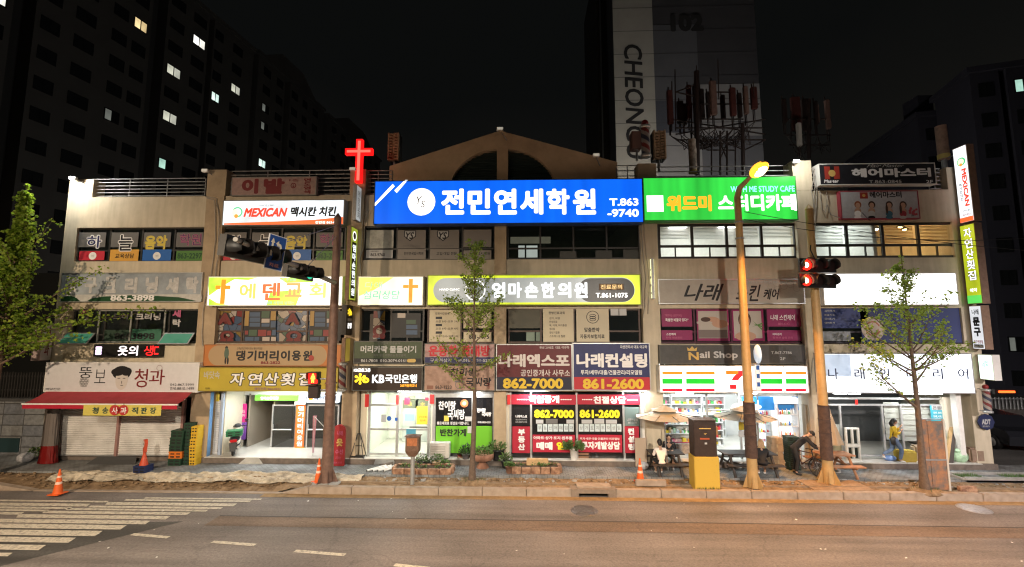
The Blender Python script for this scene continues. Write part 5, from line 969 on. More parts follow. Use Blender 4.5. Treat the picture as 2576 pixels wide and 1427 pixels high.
# --- interior shop on the right
YR = .5; xr0, xr1 = 11.92, 17.45
mb = MB()
for v in (1019,1003,1146): z = P(2250,v,YR).z; mb.box(xr0,xr1,YR-.03,YR+.04,z-.035,z+.035,M_alu)
za = P(2250,1146,YR).z+.035; zb_ = P(2250,1019,YR).z-.035
for u in (2068,2116,2222,2270,2318,2385,2420): x = P(u,1080,YR).x; mb.box(x-.035,x+.035,YR-.03,YR+.03,za,zb_,M_alu)
f = mb.build('shopfront',mall); mb = MB(); mb.quad((xr0,YR,FZ),(xr1,YR,FZ),(xr1,YR,3),(xr0,YR,3),M_glass); mb.build('pane',f)
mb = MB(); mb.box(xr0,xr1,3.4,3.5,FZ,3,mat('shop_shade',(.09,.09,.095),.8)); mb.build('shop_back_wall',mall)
blk = mat('roller_blind',(.45,.44,.4),.7)
for (u0,u1,v1) in ((2227,2266,1106),(2272,2316,1110),(2320,2362,1110)):
    x0,x1,z0,z1 = R4((u0,1020,u1,v1),YR+.06); mb = MB(); k = z0
    while k < z1: mb.quad((x0,YR+.06,k),(x1,YR+.06,k),(x1,YR+.09,k+.2),(x0,YR+.09,k+.2),blk); k += .21
    mb.build('roller_blind',f)
poster(f,[((2344,1020,2392,1125),ink('banner_cyan',(.04,.32,.42))),((2344,1020,2392,1032),K_lg),('온돌마루',(2346,1022,2390,1031),K_grey,.03),('장판, 장판,페인트',(2348,1036,2384,1042),K_white,.01),('도배,시트,씽크',(2348,1045,2380,1051),K_white,.01)],Y=YR-.05)
mb = MB(); mb.ptext('1',(2152,1006,2158,1018),YR-.05,L_red,.05); mb.build('lit_numeral',f)
lamp('room_light','AREA',(14.5,1.4,2.9),16,(1,.98,.95),None,2,(14.5,1.6,0))
bx((2412,990,2424,1150),.02,.25,M_white,'jamb'); bx((2380,1000,2410,1150),.35,.2,mat('jamb_cream',(.6,.55,.45),.6),'jamb'); bx((2030,1020,2062,1150),.1,.25,M_wall,'jamb')
# --- LED strips under the fascias: fixtures and their light
def downlight(u0, u1, v, e=55, Y=-.12):
    x0, x1 = P(u0,v,Y).x, P(u1,v,Y).x; z = P((u0+u1)/2,v-2,Y).z; mb = MB(); n = max(1,round((x1-x0)/.55))
    for k in range(n): a = x0+(x1-x0)*k/n; mb.box(a+.03,a+(x1-x0)/n-.03,Y-.05,Y+.05,z,z+.05,lit('led_bar',(.97,1,1),14))
    mb.box(x0,x1,Y-.07,Y+.07,z+.05,z+.09,M_alu); mb.build('downlight',mall)
    lamp('downlight_beam','AREA',((x0+x1)/2,Y,z-.03),e*.55,(.97,1,1),None,max(.2,x1-x0),((x0+x1)/2,Y+.25,0),sy=.1)
downlight(612,708,986,70,.25); downlight(806,850,986,40,.25); downlight(1000,1062,987,55); downlight(1160,1206,985,45); downlight(1318,1372,985,50); downlight(1572,1628,985,50); downlight(1700,1745,993,25); downlight(1860,1905,993,30); downlight(2096,2165,993,40); downlight(2262,2370,994,60)
lamp('hall_light','AREA',(-10.2,.9,2.9),48,(.97,1,1),None,2.5,(-10.2,.9,0),sy=.8)
# wires and conduits running down the pilasters
def wires(label, starts, name='cable_bundle'):
    mb = MB()
    for pts in starts:
        w_ = []; 
        for i in range(len(pts)-1):
            for s in range(4): f = s/4; w_.append((pts[i][0]*(1-f)+pts[i+1][0]*f+rnd.uniform(-1,1), pts[i][1]*(1-f)+pts[i+1][1]*f))
        w_.append(pts[-1]); mb.tube([P(u,v,-.06-.02*rnd.random()) for u,v in w_],.016,mat('cable_grey',(.3,.28,.25),.6),5)
    tag(mb.build(name),label,'cables')
wires('grey cables down the pilaster beside the lime clinic sign',[[(1613,556),(1618,640),(1624,700),(1622,770),(1618,800)],[(1618,556),(1626,640),(1634,720),(1630,790)],[(1607,560),(1612,660),(1612,760)]])
wires('grey cables looping past the left end of the blue sign',[[(922,528),(912,545),(910,600),(906,655),(908,690)],[(928,528),(918,550),(915,620),(903,660)]])
wires('brown cables sagging across the second pilaster',[[(516,495),(545,500),(552,560),(548,650),(540,700)],[(520,498),(540,505),(543,600),(530,690),(512,770),(508,850),(510,870)]])
wires('dark cables bunched beside the black rooftop board',[[(2044,420),(2050,470),(2046,520),(2042,560),(2040,640)],[(2050,425),(2042,480),(2052,540),(2048,600)],[(2046,420),(2056,470),(2050,560)]])
wires('thin stray wires hanging on the wall left of the four women board',[[(2062,480),(2066,520),(2076,535),(2080,515),(2090,540),(2112,548)],[(2080,483),(2082,500),(2078,520)]])
wires('pale conduit pipe beside the right end of the striped fascia',[[(2046,900),(2042,930),(2038,965),(2030,985),(2010,992)]])
# ================================================================ street furniture
def local(mb, name, t): return mb.build(name, t, (0,0,0))
M_pole = mat('pole_brown',(.17,.10,.075),.6,.1,var=.35,scale=5); M_poleo = mat('pole_tan',(.46,.30,.13),.5,.1,var=.18,scale=4); M_wrap = mat('pole_wrap',(.075,.045,.035),.85,var=.35,scale=7,bump=.4)
L_goff = mat('lens_green',(.01,.2,.14),.2,emit=(.02,.75,.45),es=.55); L_off = mat('lens_dark',(.02,.01,.01),.5); L_rl = lit('lens_red',(1,.012,.006),3); L_hot = lit('lens_core',(1,.72,.38),7)
def signal_head(t, c, ax, fw, n, on, onmat, nm='signal_head', sc=1.0):
    """horizontal head: housing along ax, lenses and visors looking along fw"""
    c, ax, fw = Vector(c), Vector(ax).normalized(), Vector(fw).normalized(); up = ax.cross(fw)
    if up.z < 0: up = -up
    Mx = Matrix((ax,fw,up)).transposed().to_4x4(); Mx.translation = c; L = .36*n*sc
    mb = MB(); mb.box(-L/2,L/2,-.12*sc,.02,-.19*sc,.19*sc,M_black,Mx); h = mb.build(nm,t,(0,0,0))
    for k in range(n):
        o = c+ax*(-L/2+(k+.5)*.36*sc)+fw*.02; mb = MB(); m = onmat if k in on else (L_off)
        mb.add([o+fw*.01+(ax*math.cos(q*math.pi/10)+up*math.sin(q*math.pi/10))*.152*sc for q in range(20)],[tuple(range(20))],m)
        if k in on and onmat is L_rl: mb.add([o+fw*.012+(ax*math.cos(q*math.pi/10)+up*math.sin(q*math.pi/10))*.075*sc for q in range(20)],[tuple(range(20))],L_hot)  # pale disc stands for the blown-out centre of the glare
        mb.build('lens',h,(0,0,0)); mb = MB(); vs = []; fs = []; N = 16
        for q in range(N+1):
            a = RAD(-40+260*q/N); r_ = (ax*math.cos(a)+up*math.sin(a))*.158*sc; d = .3*sc*(1 if 0 < q < N else .55); vs += [o+r_, o+r_*1.0+fw*d, o+r_*1.06, o+r_*1.06+fw*d]
        for q in range(N): fs += [(4*q,4*q+1,4*q+5,4*q+4),(4*q+2,4*q+6,4*q+7,4*q+3),(4*q+1,4*q+3,4*q+7,4*q+5)]
        mb.add(vs,fs,M_black,True); mb.build('visor',h,(0,0,0))
    return h
# --- left mast with its arm over the road
b = G(822,1213,.1); top = P(853,548,b.y); t = thing('traffic_signal','brown mast whose long arm carries two green traffic signals over the road','traffic signal',b)
h = top.z-b.z; mb = MB(); mb.tube([(0,0,0),(0,0,h*.1),(0,0,h*.45),(0,0,h)],[.22,.2,.165,.135],M_pole,14); mb.lathe([(.137,0),(.0,.2)],(0,0,h),M_pole,14)
for k in (.32,.36,.19): mb.lathe([(.2,-.02),(.215,0),(.2,.02)],(0,0,h*k),M_pole,14)
local(mb,'mast',t); mb = MB()
for k in range(6): a = k*math.pi/3; mb.add([(.2*math.cos(a),.2*math.sin(a),.5),(.42*math.cos(a),.42*math.sin(a),0),(.2*math.cos(a),.2*math.sin(a),0)],[(0,1,2)],M_pole)
mb.lathe([(.5,-.08),(.5,.02),(.0,.02)],(0,0,0),M_conc,20); local(mb,'base',t)
az = P(848,712,b.y).z; ae = P(592,602,-9.5); A0 = Vector((0,0,az-b.z)); A1 = Vector((ae.x-b.x, ae.y-b.y, ae.z-b.z)); mb = MB(); mb.tube([A0,A1],[.085,.05],mat('arm_grey',(.3,.29,.27),.7),10); local(mb,'arm',t)
dA = (A1-A0).normalized(); fw = Vector((.93,.25,-.12)); fw -= dA*fw.dot(dA)
for (f, n) in ((.86,4),(.45,3)): signal_head(t, A0+(A1-A0)*f+Vector((-.1,0,-.06)), (.1,.99,.0), (.985,-.1,-.1), n, [n-1], L_goff, sc=1.2)
lk = A0+(A1-A0)*.8; mb = MB()
for (q, f) in ((.93,.45),(.97,.84)): mb.tube([(0,0,h*q),A0+(A1-A0)*f],.012,M_steel,5)
local(mb,'guy_wire',t)
q = P(694,636,-8.0); Mx = Matrix.Translation(q-b) @ Matrix.Rotation(RAD(-17),4,'Z') @ Matrix.Rotation(RAD(78),4,'Z') @ Matrix.Rotation(RAD(7),4,'Y')
mb = MB(); mb.box(-.22,.22,0,.03,-.42,.42,mat('plate_white',(.6,.62,.66),.4),Mx); mb.box(-.2,.2,-.004,0,-.4,.4,mat('plate_royal',(.02,.07,.28),.4),Mx); plate = local(mb,'lane_plate',t)
mb = MB()
def mq(pts): mb.add([Mx @ Vector((x,-.009,z)) for x,z in pts],[tuple(range(len(pts)))],mat('plate_mark',(.65,.6,.5),.4))
mq([(-.14,-.1),(-.09,-.1),(-.09,.22),(-.06,.22),(-.115,.34),(-.17,.22),(-.14,.22)]); mq([(.07,-.1),(.12,-.1),(.12,.15),(.09,.22),(.03,.24),(.03,.3),(-.04,.22),(.03,.14),(.03,.19),(.07,.14)])
mb.text('차로',Mx@Vector((-.12,-.009,-.36)),Mx.to_3x3()@Vector((1,0,0)),Mx.to_3x3()@Vector((0,0,1)),.24,.1,mat('plate_pink',(.5,.25,.25),.4),.04); mb.build('marking',plate,(0,0,0))
# pedestrian signal on the mast
p = P(790,968,b.y-.15); ps = thing('pedestrian_signal','pedestrian signal box showing a glowing red standing figure','pedestrian signal',p)
mb = MB(); mb.bbox(-.2,.2,-.1,.12,.02,.46,M_black,.02); mb.bbox(-.17,.22,-.1,.12,-.48,.0,M_black,.02); mb.tube([(.1,.05,.2),(.5,.15,.2)],.03,M_steel); mb.tube([(.1,.05,-.2),(.5,.15,-.2)],.03,M_steel); local(mb,'housing',ps)
mb = MB(); mb.box(-.165,.165,-.106,-.1,.06,.42,lit('ped_field',(1,.015,.01),1.1)); local(mb,'red_lens',ps); mb = MB(); Lm = lit('ped_figure',(1,.55,.05),2)
mb.disc(0,-.112,.375,.035,.035,Lm,12); mb.add([(x,-.112,z) for x,z in ((-.06,.33),(-.085,.21),(-.06,.2),(-.04,.28),(-.05,.08),(-.02,.08),(0,.2),(.02,.08),(.05,.08),(.04,.28),(.06,.2),(.085,.21),(.06,.33))],[tuple(range(13))],Lm); local(mb,'figure',ps)
mb = MB()
for z in (.44,0): mb.box(-.19,.19,-.28,-.1,z,z+.012,M_black)
for x in (-.19,.178): mb.box(x,x+.012,-.25,-.1,.2,.44,M_black)
local(mb,'visor',ps); mb = MB(); mb.box(-.14,.19,-.106,-.1,-.44,-.06,L_off); local(mb,'dark_lens',ps); lamp('red_glow','POINT',(p.x,p.y-.4,p.z+.24),5,(1,.05,.02),ps,.15)
# --- right signal
b = G(2085,1216,.1); top = P(2027,527,b.y); t = thing('traffic_signal','tan pole with two stacked traffic signal heads showing glaring red','traffic signal',b); h = top.z-b.z
mb = MB(); mb.tube([(0,0,0),(0,0,.9),(0,0,h)],[.18,.165,.13],M_poleo,14); mb.lathe([(.152,0),(0,.22)],(0,0,h),M_poleo,14); local(mb,'mast',t)
z0, z1 = P(2080,1155,b.y).z-b.z, P(2064,1020,b.y).z-b.z; mb = MB(); mb.tube([(0,0,z0),(0,0,z1)],[.195,.182],M_wrap,14)
for k in range(5): mb.lathe([(.19,-.015),(.205,0),(.19,.015)],(0,0,z0+(z1-z0)*k/4),M_wrap,14)
local(mb,'wrap',t); mb = MB()
for k in range(6): a = k*math.pi/3; mb.add([(.19*math.cos(a),.19*math.sin(a),.5),(.42*math.cos(a),.42*math.sin(a),0),(.19*math.cos(a),.19*math.sin(a),0)],[(0,1,2)],M_poleo)
mb.bbox(-1.0,1.1,-.75,.5,-.15,.02,mat('footing_clay',(.3,.2,.12),.9,var=.35,scale=4,bump=.5),.04); local(mb,'base',t)
for v in (668,707):
    q = P(2058,v,b.y-.5)-b; signal_head(t, q, (.97,.24,0), (-.24,-.97,0), 3, [0], L_rl, sc=1.45)  # heads oversized so the red lenses also carry their glare
    mb = MB(); mb.tube([(0,0,q.z),(q.x,q.y+.1,q.z)],.04,M_steel); local(mb,'bracket',t)
q = P(2027,688,b.y-.9); lamp('red_glow','POINT',q,26,(1,.04,.02),None,.2)
mb = MB(); mb.tube([(-.05,-.2,q.z-b.z+.62),(-.25,-.3,q.z-b.z+.95),(-.1,-.1,q.z-b.z+1.15)],.02,M_black); local(mb,'cable',t)
# --- sodium street lamp
def street_lamp(b, head, knee, label, e, wrap=True):
    t = thing('street_lamp',label,'street lamp',b); k = Vector(knee)-Vector(b); hd = Vector(head)-Vector(b)
    mb = MB(); mb.tube([(0,0,0),(0,0,.6),(0,0,k.z-.4),(0,0,k.z)],[.185,.172,.12,.112],M_poleo,14); mb.tube([(0,0,k.z-.02),(0,0,k.z+.12),hd*.15+Vector((0,0,k.z+.35-hd.z*.15+(hd.z-k.z)*.1)),Vector((hd.x*.97,hd.y*.97,hd.z-.06))],[.12,.115,.1,.055],M_poleo,12); local(mb,'pole',t)
    for f in (.92,.86): mb2 = MB(); mb2.lathe([(.13,-.03),(.16,-.02),(.16,.02),(.13,.03)],(0,0,k.z*f),M_steel,12); local(mb2,'clamp',t)
    if wrap:
        z0, z1 = P(1892,1150,b.y).z-b.z, P(1882,1012,b.y).z-b.z; mb = MB(); mb.tube([(0,0,z0),(0,0,z1)],[.2,.19],M_wrap,14)
        for q in range(6): mb.lathe([(.195,-.015),(.212,0),(.195,.015)],(0,0,z0+(z1-z0)*q/5),M_wrap,14)
        local(mb,'wrap',t)
    mb = MB()
    for q in range(6): a = q*math.pi/3; mb.add([(.19*math.cos(a),.19*math.sin(a),.45),(.36*math.cos(a),.36*math.sin(a),0),(.19*math.cos(a),.19*math.sin(a),0)],[(0,1,2)],M_poleo)
    local(mb,'base',t); d = Vector((hd.x,hd.y,0)).normalized(); rot = d.to_track_quat('X','Z').to_matrix().to_4x4() @ Matrix.Rotation(RAD(-12),4,'Y')
    mb = MB(); mb.ball(hd+d*.22,(.42,.22,.12),M_poleo,14,8,rot.to_3x3()); local(mb,'lamp_housing',t)
    mb = MB(); mb.ball(hd+d*.24-Vector((0,0,.05)),(.42,.25,.2),lit('sodium_lens',(1,.36,.025),1.7),14,8,rot.to_3x3()); local(mb,'lamp_glass',t); mb = MB(); mb.ball(hd+d*.24-Vector((0,.05,.09)),(.34,.2,.17),lit('sodium_core',(1,.74,.30),7),14,8,rot.to_3x3()); local(mb,'lamp_tube',t)  # oversized orange glass stands for the bloom round the lamp
    q = Vector(b)+hd+d*.24-Vector((0,0,.32)); lamp('lamp_beam','SPOT',q,e,SODIUM,t,.12,(q.x,q.y-4.6,0),108,blend=.35)
    return t
b = G(1895,1226,.1); street_lamp(b, P(1899,430,-3.3), P(1864,505,b.y), 'tall street lamp with a glaring orange sodium head before the convenience store', 4000)
# unseen near-side street lamps, added to light the road and placed by judgement
SL = []
for (x, y, col) in ((-17,-21.3,0),(-6,-21.9,0),(6,-21.9,0),(22,-21.3,0)):
    SL.append(street_lamp(Vector((x,y,-.02)),Vector((x,y+2.4,9.4)),Vector((x,y,8.2)),'unseen street lamp added on the near side of the road at %s' % ('the crossing','the second place','the third place','the far end')[len(SL)],0,False))
for (x, y, e, c, cut) in ((-17,-18.9,7600,(1,.76,.52),(8,150)),(-6,-19.5,7500,(1,.85,.66),(8,110)),(6,-19.5,9500,(1,.88,.74),(8,110)),(22,-18.9,11000,(1,.88,.86),(8,108))): lamp('lamp_beam','SPOT',(x,y,9.0),e,c,None,.25,(x,y+cut[0],0),cut[1],blend=.75)  # added spots for the unseen lamps, whiter than the sodium head
# round edge-on sign and strip below it, on the lamp pole
p = P(1906,930,-1.6); t = thing('pole_sign','narrow edge-on oval sign over a pale vertical strip beside the street lamp pole','pole sign',p); mb = MB(); e0 = P(1906,891,-1.6)-p; rz_ = P(1906,868,-1.6).z-P(1906,892,-1.6).z
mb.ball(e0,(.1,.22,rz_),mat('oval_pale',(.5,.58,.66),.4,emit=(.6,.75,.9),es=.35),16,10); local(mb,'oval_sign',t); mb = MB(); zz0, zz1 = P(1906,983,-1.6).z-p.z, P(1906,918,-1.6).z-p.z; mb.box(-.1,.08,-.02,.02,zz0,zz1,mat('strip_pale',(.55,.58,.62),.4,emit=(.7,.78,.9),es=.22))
for k in range(3): mb.box(-.06,.05,-.024,-.02,zz0+.15+.3*k,zz0+.3+.3*k,K_blue)
mb.tube([(-.25,0,zz1+.02),(.05,0,zz1+.02)],.02,M_steel); mb.tube([(-.25,0,zz0),(.05,0,zz0)],.02,M_steel); local(mb,'strip_sign',t)
# overhead cables
mb = MB()
def sag(a, b_, s, r=.012, n=14): return [Vector(a).lerp(Vector(b_),k/n)-Vector((0,0,s*4*(k/n)*(1-k/n))) for k in range(n+1)]
for (a,c,s) in ((P(1872,533,-1.9),P(2576,630,-1.2),.15),(P(1872,552,-1.9),P(2576,600,-1.2),.35)): mb.tube(sag(a,c,s),.012,M_black,5)
mb.tube(sag(P(2090,425,.2),P(2190,556,-.2),.2),.01,M_black,5)
tag(mb.build('overhead_cables'),'thin black cables running from the street lamp pole to the right','cables')
# --- cones
M_cone = mat('cone_orange',(.72,.12,.02),.45,var=.15); M_ref = mat('cone_reflective',(.8,.55,.45),.3)
def cone(u, v, h, label, first=[None]):
    c = G(u,v,-.05 if u < 700 else .09)
    if first[0]: return dup(first[0],None,c,rnd.uniform(0,3),label)
    t = thing('traffic_cone',label,'traffic cone',c,0,'traffic cones'); mb = MB(); mb.bbox(-.19,.19,-.19,.19,0,.035,M_cone,.01); local(mb,'base',t); R_ = lambda z: .145*(1-z/h)+.022*z/h
    mb = MB(); z = [.035,.4*h,.4*h,.5*h,.5*h,.66*h,.66*h,.74*h,.74*h,h]; 
    for k in range(0,10,2): mb.lathe([(R_(z[k]),z[k]),(R_(z[k+1]),z[k+1])],(0,0,0),M_ref if k in (2,6) else M_cone,18)
    mb.lathe([(.022,h),(0,h)],(0,0,0),M_cone,18); local(mb,'body',t); first[0] = t; return t
cone(145,1243,.82,'orange traffic cone standing alone by the crosswalk on the left'); cone(801,1213,.72,'orange traffic cone half hidden by the brown mast'); cone(1611,1213,.72,'orange traffic cone in front of the first picnic table')
# --- cabinets and boxes on posts
b = G(1775,1228,.09); w_ = P(1805,1180,b.y).x-P(1747,1180,b.y).x; zt = P(1775,1146,b.y).z-b.z; ztt = P(1775,1057,b.y).z-b.z
t = thing('utility_cabinet','dark brown metal cabinet standing on a chipped yellow concrete block','cabinet',b)
def chip(nt, b_):
    L = nt.links.new; tc = nn(nt,'ShaderNodeTexCoord'); n = nn(nt,'ShaderNodeTexNoise'); n.inputs['Scale'].default_value = 5; n.inputs['Detail'].default_value = 9; n.inputs['Roughness'].default_value = .75; L(tc.outputs['Object'],n.inputs['Vector']); cr = nn(nt,'ShaderNodeValToRGB'); e = cr.color_ramp.elements
    e[0].position = .33; e[0].color = (.16,.1,.05,1); e[1].position = .4; e[1].color = (.52,.34,.05,1); L(n.outputs['Fac'],cr.inputs[0]); L(cr.outputs[0],b_.inputs['Base Color'])
mb = MB(); mb.bbox(-w_/2-.03,w_/2+.03,-.2,.35,-.1,zt,mat('yellow_block',rough=.8,build=chip),.02); local(mb,'block',t); mb = MB(); mb.bbox(-w_/2+.01,w_/2-.01,-.17,.32,zt,ztt,mat('cabinet_brown',(.045,.028,.022),.55,.2,var=.3,scale=6),.015); mb.box(-w_/2-.01,w_/2+.01,-.19,.34,ztt,ztt+.03,_M['cabinet_brown']); cb = local(mb,'cabinet',t)
mb = MB(); mb.box(-.18,.14,-.178,-.172,ztt-.62,ztt-.57,mat('tape_red',(.4,.08,.03),.5)); mb.box(-.2,.2,-.178,-.172,ztt-.27,ztt-.24,K_gold); mb.add([(-.05,-.176,ztt-.42),(0,-.176,ztt-.46),(.07,-.176,ztt-.40),(.02,-.176,ztt-.42)],[(0,1,2,3)],K_gold); mb.box(-.03,.05,-.178,-.172,ztt-.78,ztt-.72,K_lg); mb.build('lettering',cb,(0,0,0))
mb = MB(); mb.bbox(w_/2,w_/2+.1,-.05,.12,ztt-.5,ztt-.22,mat('meter_tan',(.3,.17,.07),.5),.01); local(mb,'side_box',t); mb = MB()
for k in range(60): x = rnd.uniform(-w_/2,w_/2); mb.add([(x,-.22,-.02),(x+.03,-.22,-.02),(x+rnd.uniform(-.05,.05),-.22-rnd.uniform(0,.06),rnd.uniform(.05,.14))],[(0,1,2)],mat('weed_green',(.07,.10,.03),.8))
setting(mb.build('weeds',t,(0,0,0)),'stuff')
b = G(1037,1217,.09); t = thing('post_box','rusty control box on a pale post in the dirt strip','control box',b); h0, h1, h2 = [P(1037,v,b.y).z-b.z for v in (1145,1134,1096)]; m = mat('box_rust',(.16,.09,.06),.7,.2,var=.4,scale=6)
mb = MB(); mb.tube([(0,0,-.1),(0,0,h0+.05)],.075,M_alu,12); local(mb,'post',t); mb = MB(); mb.bbox(-.24,.24,-.16,.16,h1,h2,m,.015); mb.add([(-.24,-.16,h1),(.24,-.16,h1),(.24,.16,h1),(-.24,.16,h1),(-.12,-.1,h0-.03),(.12,-.1,h0-.03),(.12,.1,h0-.03),(-.12,.1,h0-.03)],[(0,4,5,1),(1,5,6,2),(2,6,7,3),(3,7,4,0),(7,6,5,4)],m); mb.add([(-.28,-.2,h2),(.28,-.2,h2),(.28,.2,h2),(-.28,.2,h2),(0,0,h2+.06)],[(0,1,4),(1,2,4),(2,3,4),(3,0,4),(3,2,1,0)],m); local(mb,'box',t); mb = MB(); mb.box(-.18,.18,-.168,-.162,h1+.2,h2-.06,mat('plate_orange',(.38,.13,.05),.6,var=.4,scale=12)); local(mb,'notice',t)
# --- picnic tables, parasols
M_tw, M_tw2 = mat('table_dark',(.05,.04,.035),.6,var=.3,scale=5), mat('table_wood',(.33,.16,.08),.55,var=.25,scale=5)
def picnic(c, L, m, label, rz=0):
    t = thing('picnic_table',label,'picnic table',c,rz,'picnic tables outside the store')
    mb = MB()
    for k in range(5): mb.bbox(-L/2,L/2,-.34+k*.138,-.34+k*.138+.128,.71,.75,m,.006)
    local(mb,'tabletop',t)
    for s in (-1,1):
        mb = MB(); 
        for k in range(2): mb.bbox(-L/2-.05,L/2+.05,s*.62-.135+k*.138,s*.62-.135+k*.138+.128,.41,.45,m,.006)
        local(mb,'bench',t)
    for s in (-1,1):
        x = s*(L/2-.22)
        for q in (-1,1): mb = MB(); mb.tube([(x,q*.24,.71),(x,q*.66,0)],[.055,.055],m,4); local(mb,'leg',t)
        mb = MB(); mb.box(x-.03*s-.02,x-.03*s+.02,-.72,.72,.34,.41,m); mb.box(x-.02,x+.02,-.33,.33,.64,.71,m); local(mb,'crossbeam',t)
        mb = MB(); mb.tube([(x,0,.38),(x-s*.3,0,.7)],.03,m,4); local(mb,'brace',t)
    return t
T1 = P(1674,1160,-.62).x; T2 = P(1880,1160,-.62).x; T3 = P(2098,1160,-.72).x
picnic((T1,-.62,.15),1.25,M_tw,'dark picnic table with two people sitting at it'); picnic((T2,-.62,.15),1.95,M_tw,'long dark picnic table half behind the street lamp pole'); picnic((T3,-.66,.15),1.25,M_tw2,'orange brown wooden picnic table by the red signal pole')
M_canv = mat('canvas_beige',(.27,.24,.185),.8,var=.12,scale=2)
def parasol(c, R, zr, za, label, tilt=0):
    t = thing('parasol',label,'parasol',c,0,'parasols over the picnic tables'); mb = MB(); mb.tube([(0,0,0),(0,0,za)],.02,M_steel,8); local(mb,'pole',t); n = 8
    def cone_(mb, r0, z0, r1, z1, sg, m):
        vs = []; fs = []; J = 5; Q = n*4
        for j in range(J+1):
            f = j/J
            for k in range(Q):
                a = 2*math.pi*k/Q+.2; ph = (k%4)/4; sc = 1-.04*math.sin(math.pi*ph)*f; r = (r0+(r1-r0)*f)*sc; z = z0+(z1-z0)*f-sg*math.sin(math.pi*f)-.02*math.sin(math.pi*ph)*f*0
                vs.append((r*math.cos(a),r*math.sin(a)*.95,z))
        for j in range(J):
            for k in range(Q): fs.append((j*Q+k,j*Q+(k+1)%Q,(j+1)*Q+(k+1)%Q,(j+1)*Q+k))
        mb.add(vs,fs,m,False)
    mb = MB(); cone_(mb,.28,za-.2,R,zr,.05,M_canv); local(mb,'canopy',t); mb = MB(); cone_(mb,.02,za,.48*R*.95,za-.2,.02,M_canv); local(mb,'vent',t)
    for k in range(8): a = 2*math.pi*k/8+.2; mb = MB(); mb.tube([(.03*math.cos(a),.03*math.sin(a),za-.22),(R*math.cos(a),R*math.sin(a)*.95,zr+.005)],.009,M_dark,5); local(mb,'rib',t)
    return t
for (u,x,lab) in ((1673,T1,'beige two tier parasol over the table where two people sit'),(1874,T2,'beige two tier parasol over the long dark picnic table')):
    xx = P(u,1050,-.5).x; parasol((xx,-.45,.15),1.13,P(u,1051,-.6).z-.15,P(u,1019,-.5).z-.15,lab)
p = P(2090,1105,-.35); zt = P(2085,1025,-.35).z-.15; t = thing('parasol','closed tan parasol beside the red signal pole','parasol',(p.x,-.35,.15),0,'parasols over the picnic tables'); mb = MB(); vs = []; fs = []; m = mat('canvas_tan',(.36,.27,.18),.8,var=.15,scale=3)
for j in range(9):
    f = j/8
    for k in range(32): a = 2*math.pi*k/32; r = (.03+.27*f**1.1)*(1+.24*math.cos(8*a)*f); vs.append((r*math.cos(a)+.1*f,r*math.sin(a)*.8,zt-(zt-1.0)*f))
for j in range(8):
    for k in range(32): fs.append((j*32+k,j*32+(k+1)%32,(j+1)*32+(k+1)%32,(j+1)*32+k))
mb.add(vs,fs,m,True); local(mb,'canopy',t); mb = MB(); mb.tube([(0,0,0),(0,0,zt)],.022,M_steel); mb.lathe([(.25,0),(.25,.06),(.05,.1)],(0,0,0),M_conc); local(mb,'pole',t)
# --- stacks of crates
def crate(name, label, c, d, m, grp, rz=0, proto={}):
    k = (name, d, m.name)
    if k in proto: return dup(proto[k],None,c,rz,label)
    w_, l, h = d; mb = MB(); mb.box(-w_/2,w_/2,-l/2,l/2,0,.02,m)
    for a in ((-w_/2,w_/2,-l/2,-l/2+.02),(-w_/2,w_/2,l/2-.02,l/2),(-w_/2,-w_/2+.02,-l/2+.02,l/2-.02),(w_/2-.02,w_/2,-l/2+.02,l/2-.02)): mb.box(*a,.02,h,m)
    mb.box(-w_/2-.012,w_/2+.012,-l/2-.012,l/2+.012,h-.045,h-.012,m); mb.box(-w_/2-.008,w_/2+.008,-l/2-.008,l/2+.008,h*.42,h*.5,m)
    for x in (-w_*.22,w_*.22): mb.box(x-w_*.14,x+w_*.14,-l/2-.0105,-l/2-.0005,h*.58,h*.74,M_black); mb.box(x-w_*.14,x+w_*.14,-l/2-.0105,-l/2-.0005,h*.14,h*.34,M_black)  # black patches stand for the dark slot openings
    for x in (-w_/2+.04,0,w_/2-.04): mb.box(x-.015,x+.015,-l/2-.01,-l/2,.02,h-.05,m)
    o = mb.build(name,None,Vector(c)); o.rotation_euler = (0,0,rz); tag(o,label,'crate',grp); proto[k] = o; return o
C_gr, C_or, C_ye, C_bl, C_nv = mat('crate_green',(.018,.05,.03),.45), mat('crate_orange',(.6,.16,.02),.45), mat('crate_yellow',(.6,.38,.03),.45), mat('crate_black',(.02,.025,.025),.5), mat('crate_navy',(.015,.025,.08),.5)
def stack(u, n, m, d, Y, lab, over={}, ju=.02):
    x = P(u,1120,Y).x
    for k in range(n):
        mm, ll = over.get(k,(m,None)); od = 'topmost' if k == n-1 else ('lowest','second lowest','third lowest','fourth lowest','fifth lowest','sixth lowest','seventh lowest')[k]
        crate('plastic_crate', ll or od+' '+lab, (x+rnd.uniform(-ju,ju),Y+rnd.uniform(-ju,ju),.15+k*d[2]), d, mm, lab_group, rnd.uniform(-.04,.04))
lab_group = 'stacked crates by the shutters'
stack(452,5,C_gr,(.52,.40,.27),-.25,'dark green crate in the left stack by the shutters',{1:(C_or,'orange crate, second from the bottom among dark green ones')}); stack(456,2,C_gr,(.52,.4,.27),.02,'dark green crate behind the left stack by the shutters'); 
stack(477,6,C_gr,(.30,.38,.27),-.15,'dark green narrow crate in the middle stack by the shutters'); stack(494,6,C_ye,(.25,.36,.25),-.2,'yellow crate in the stack beside the blue panel')
lab_group = 'black crates by the drinks fridge'; stack(1990,8,mat('crate_bottle',(.025,.045,.035),.5),(.42,.36,.155),-.15,'blackish crate in the stack by the drinks fridge',ju=.006)
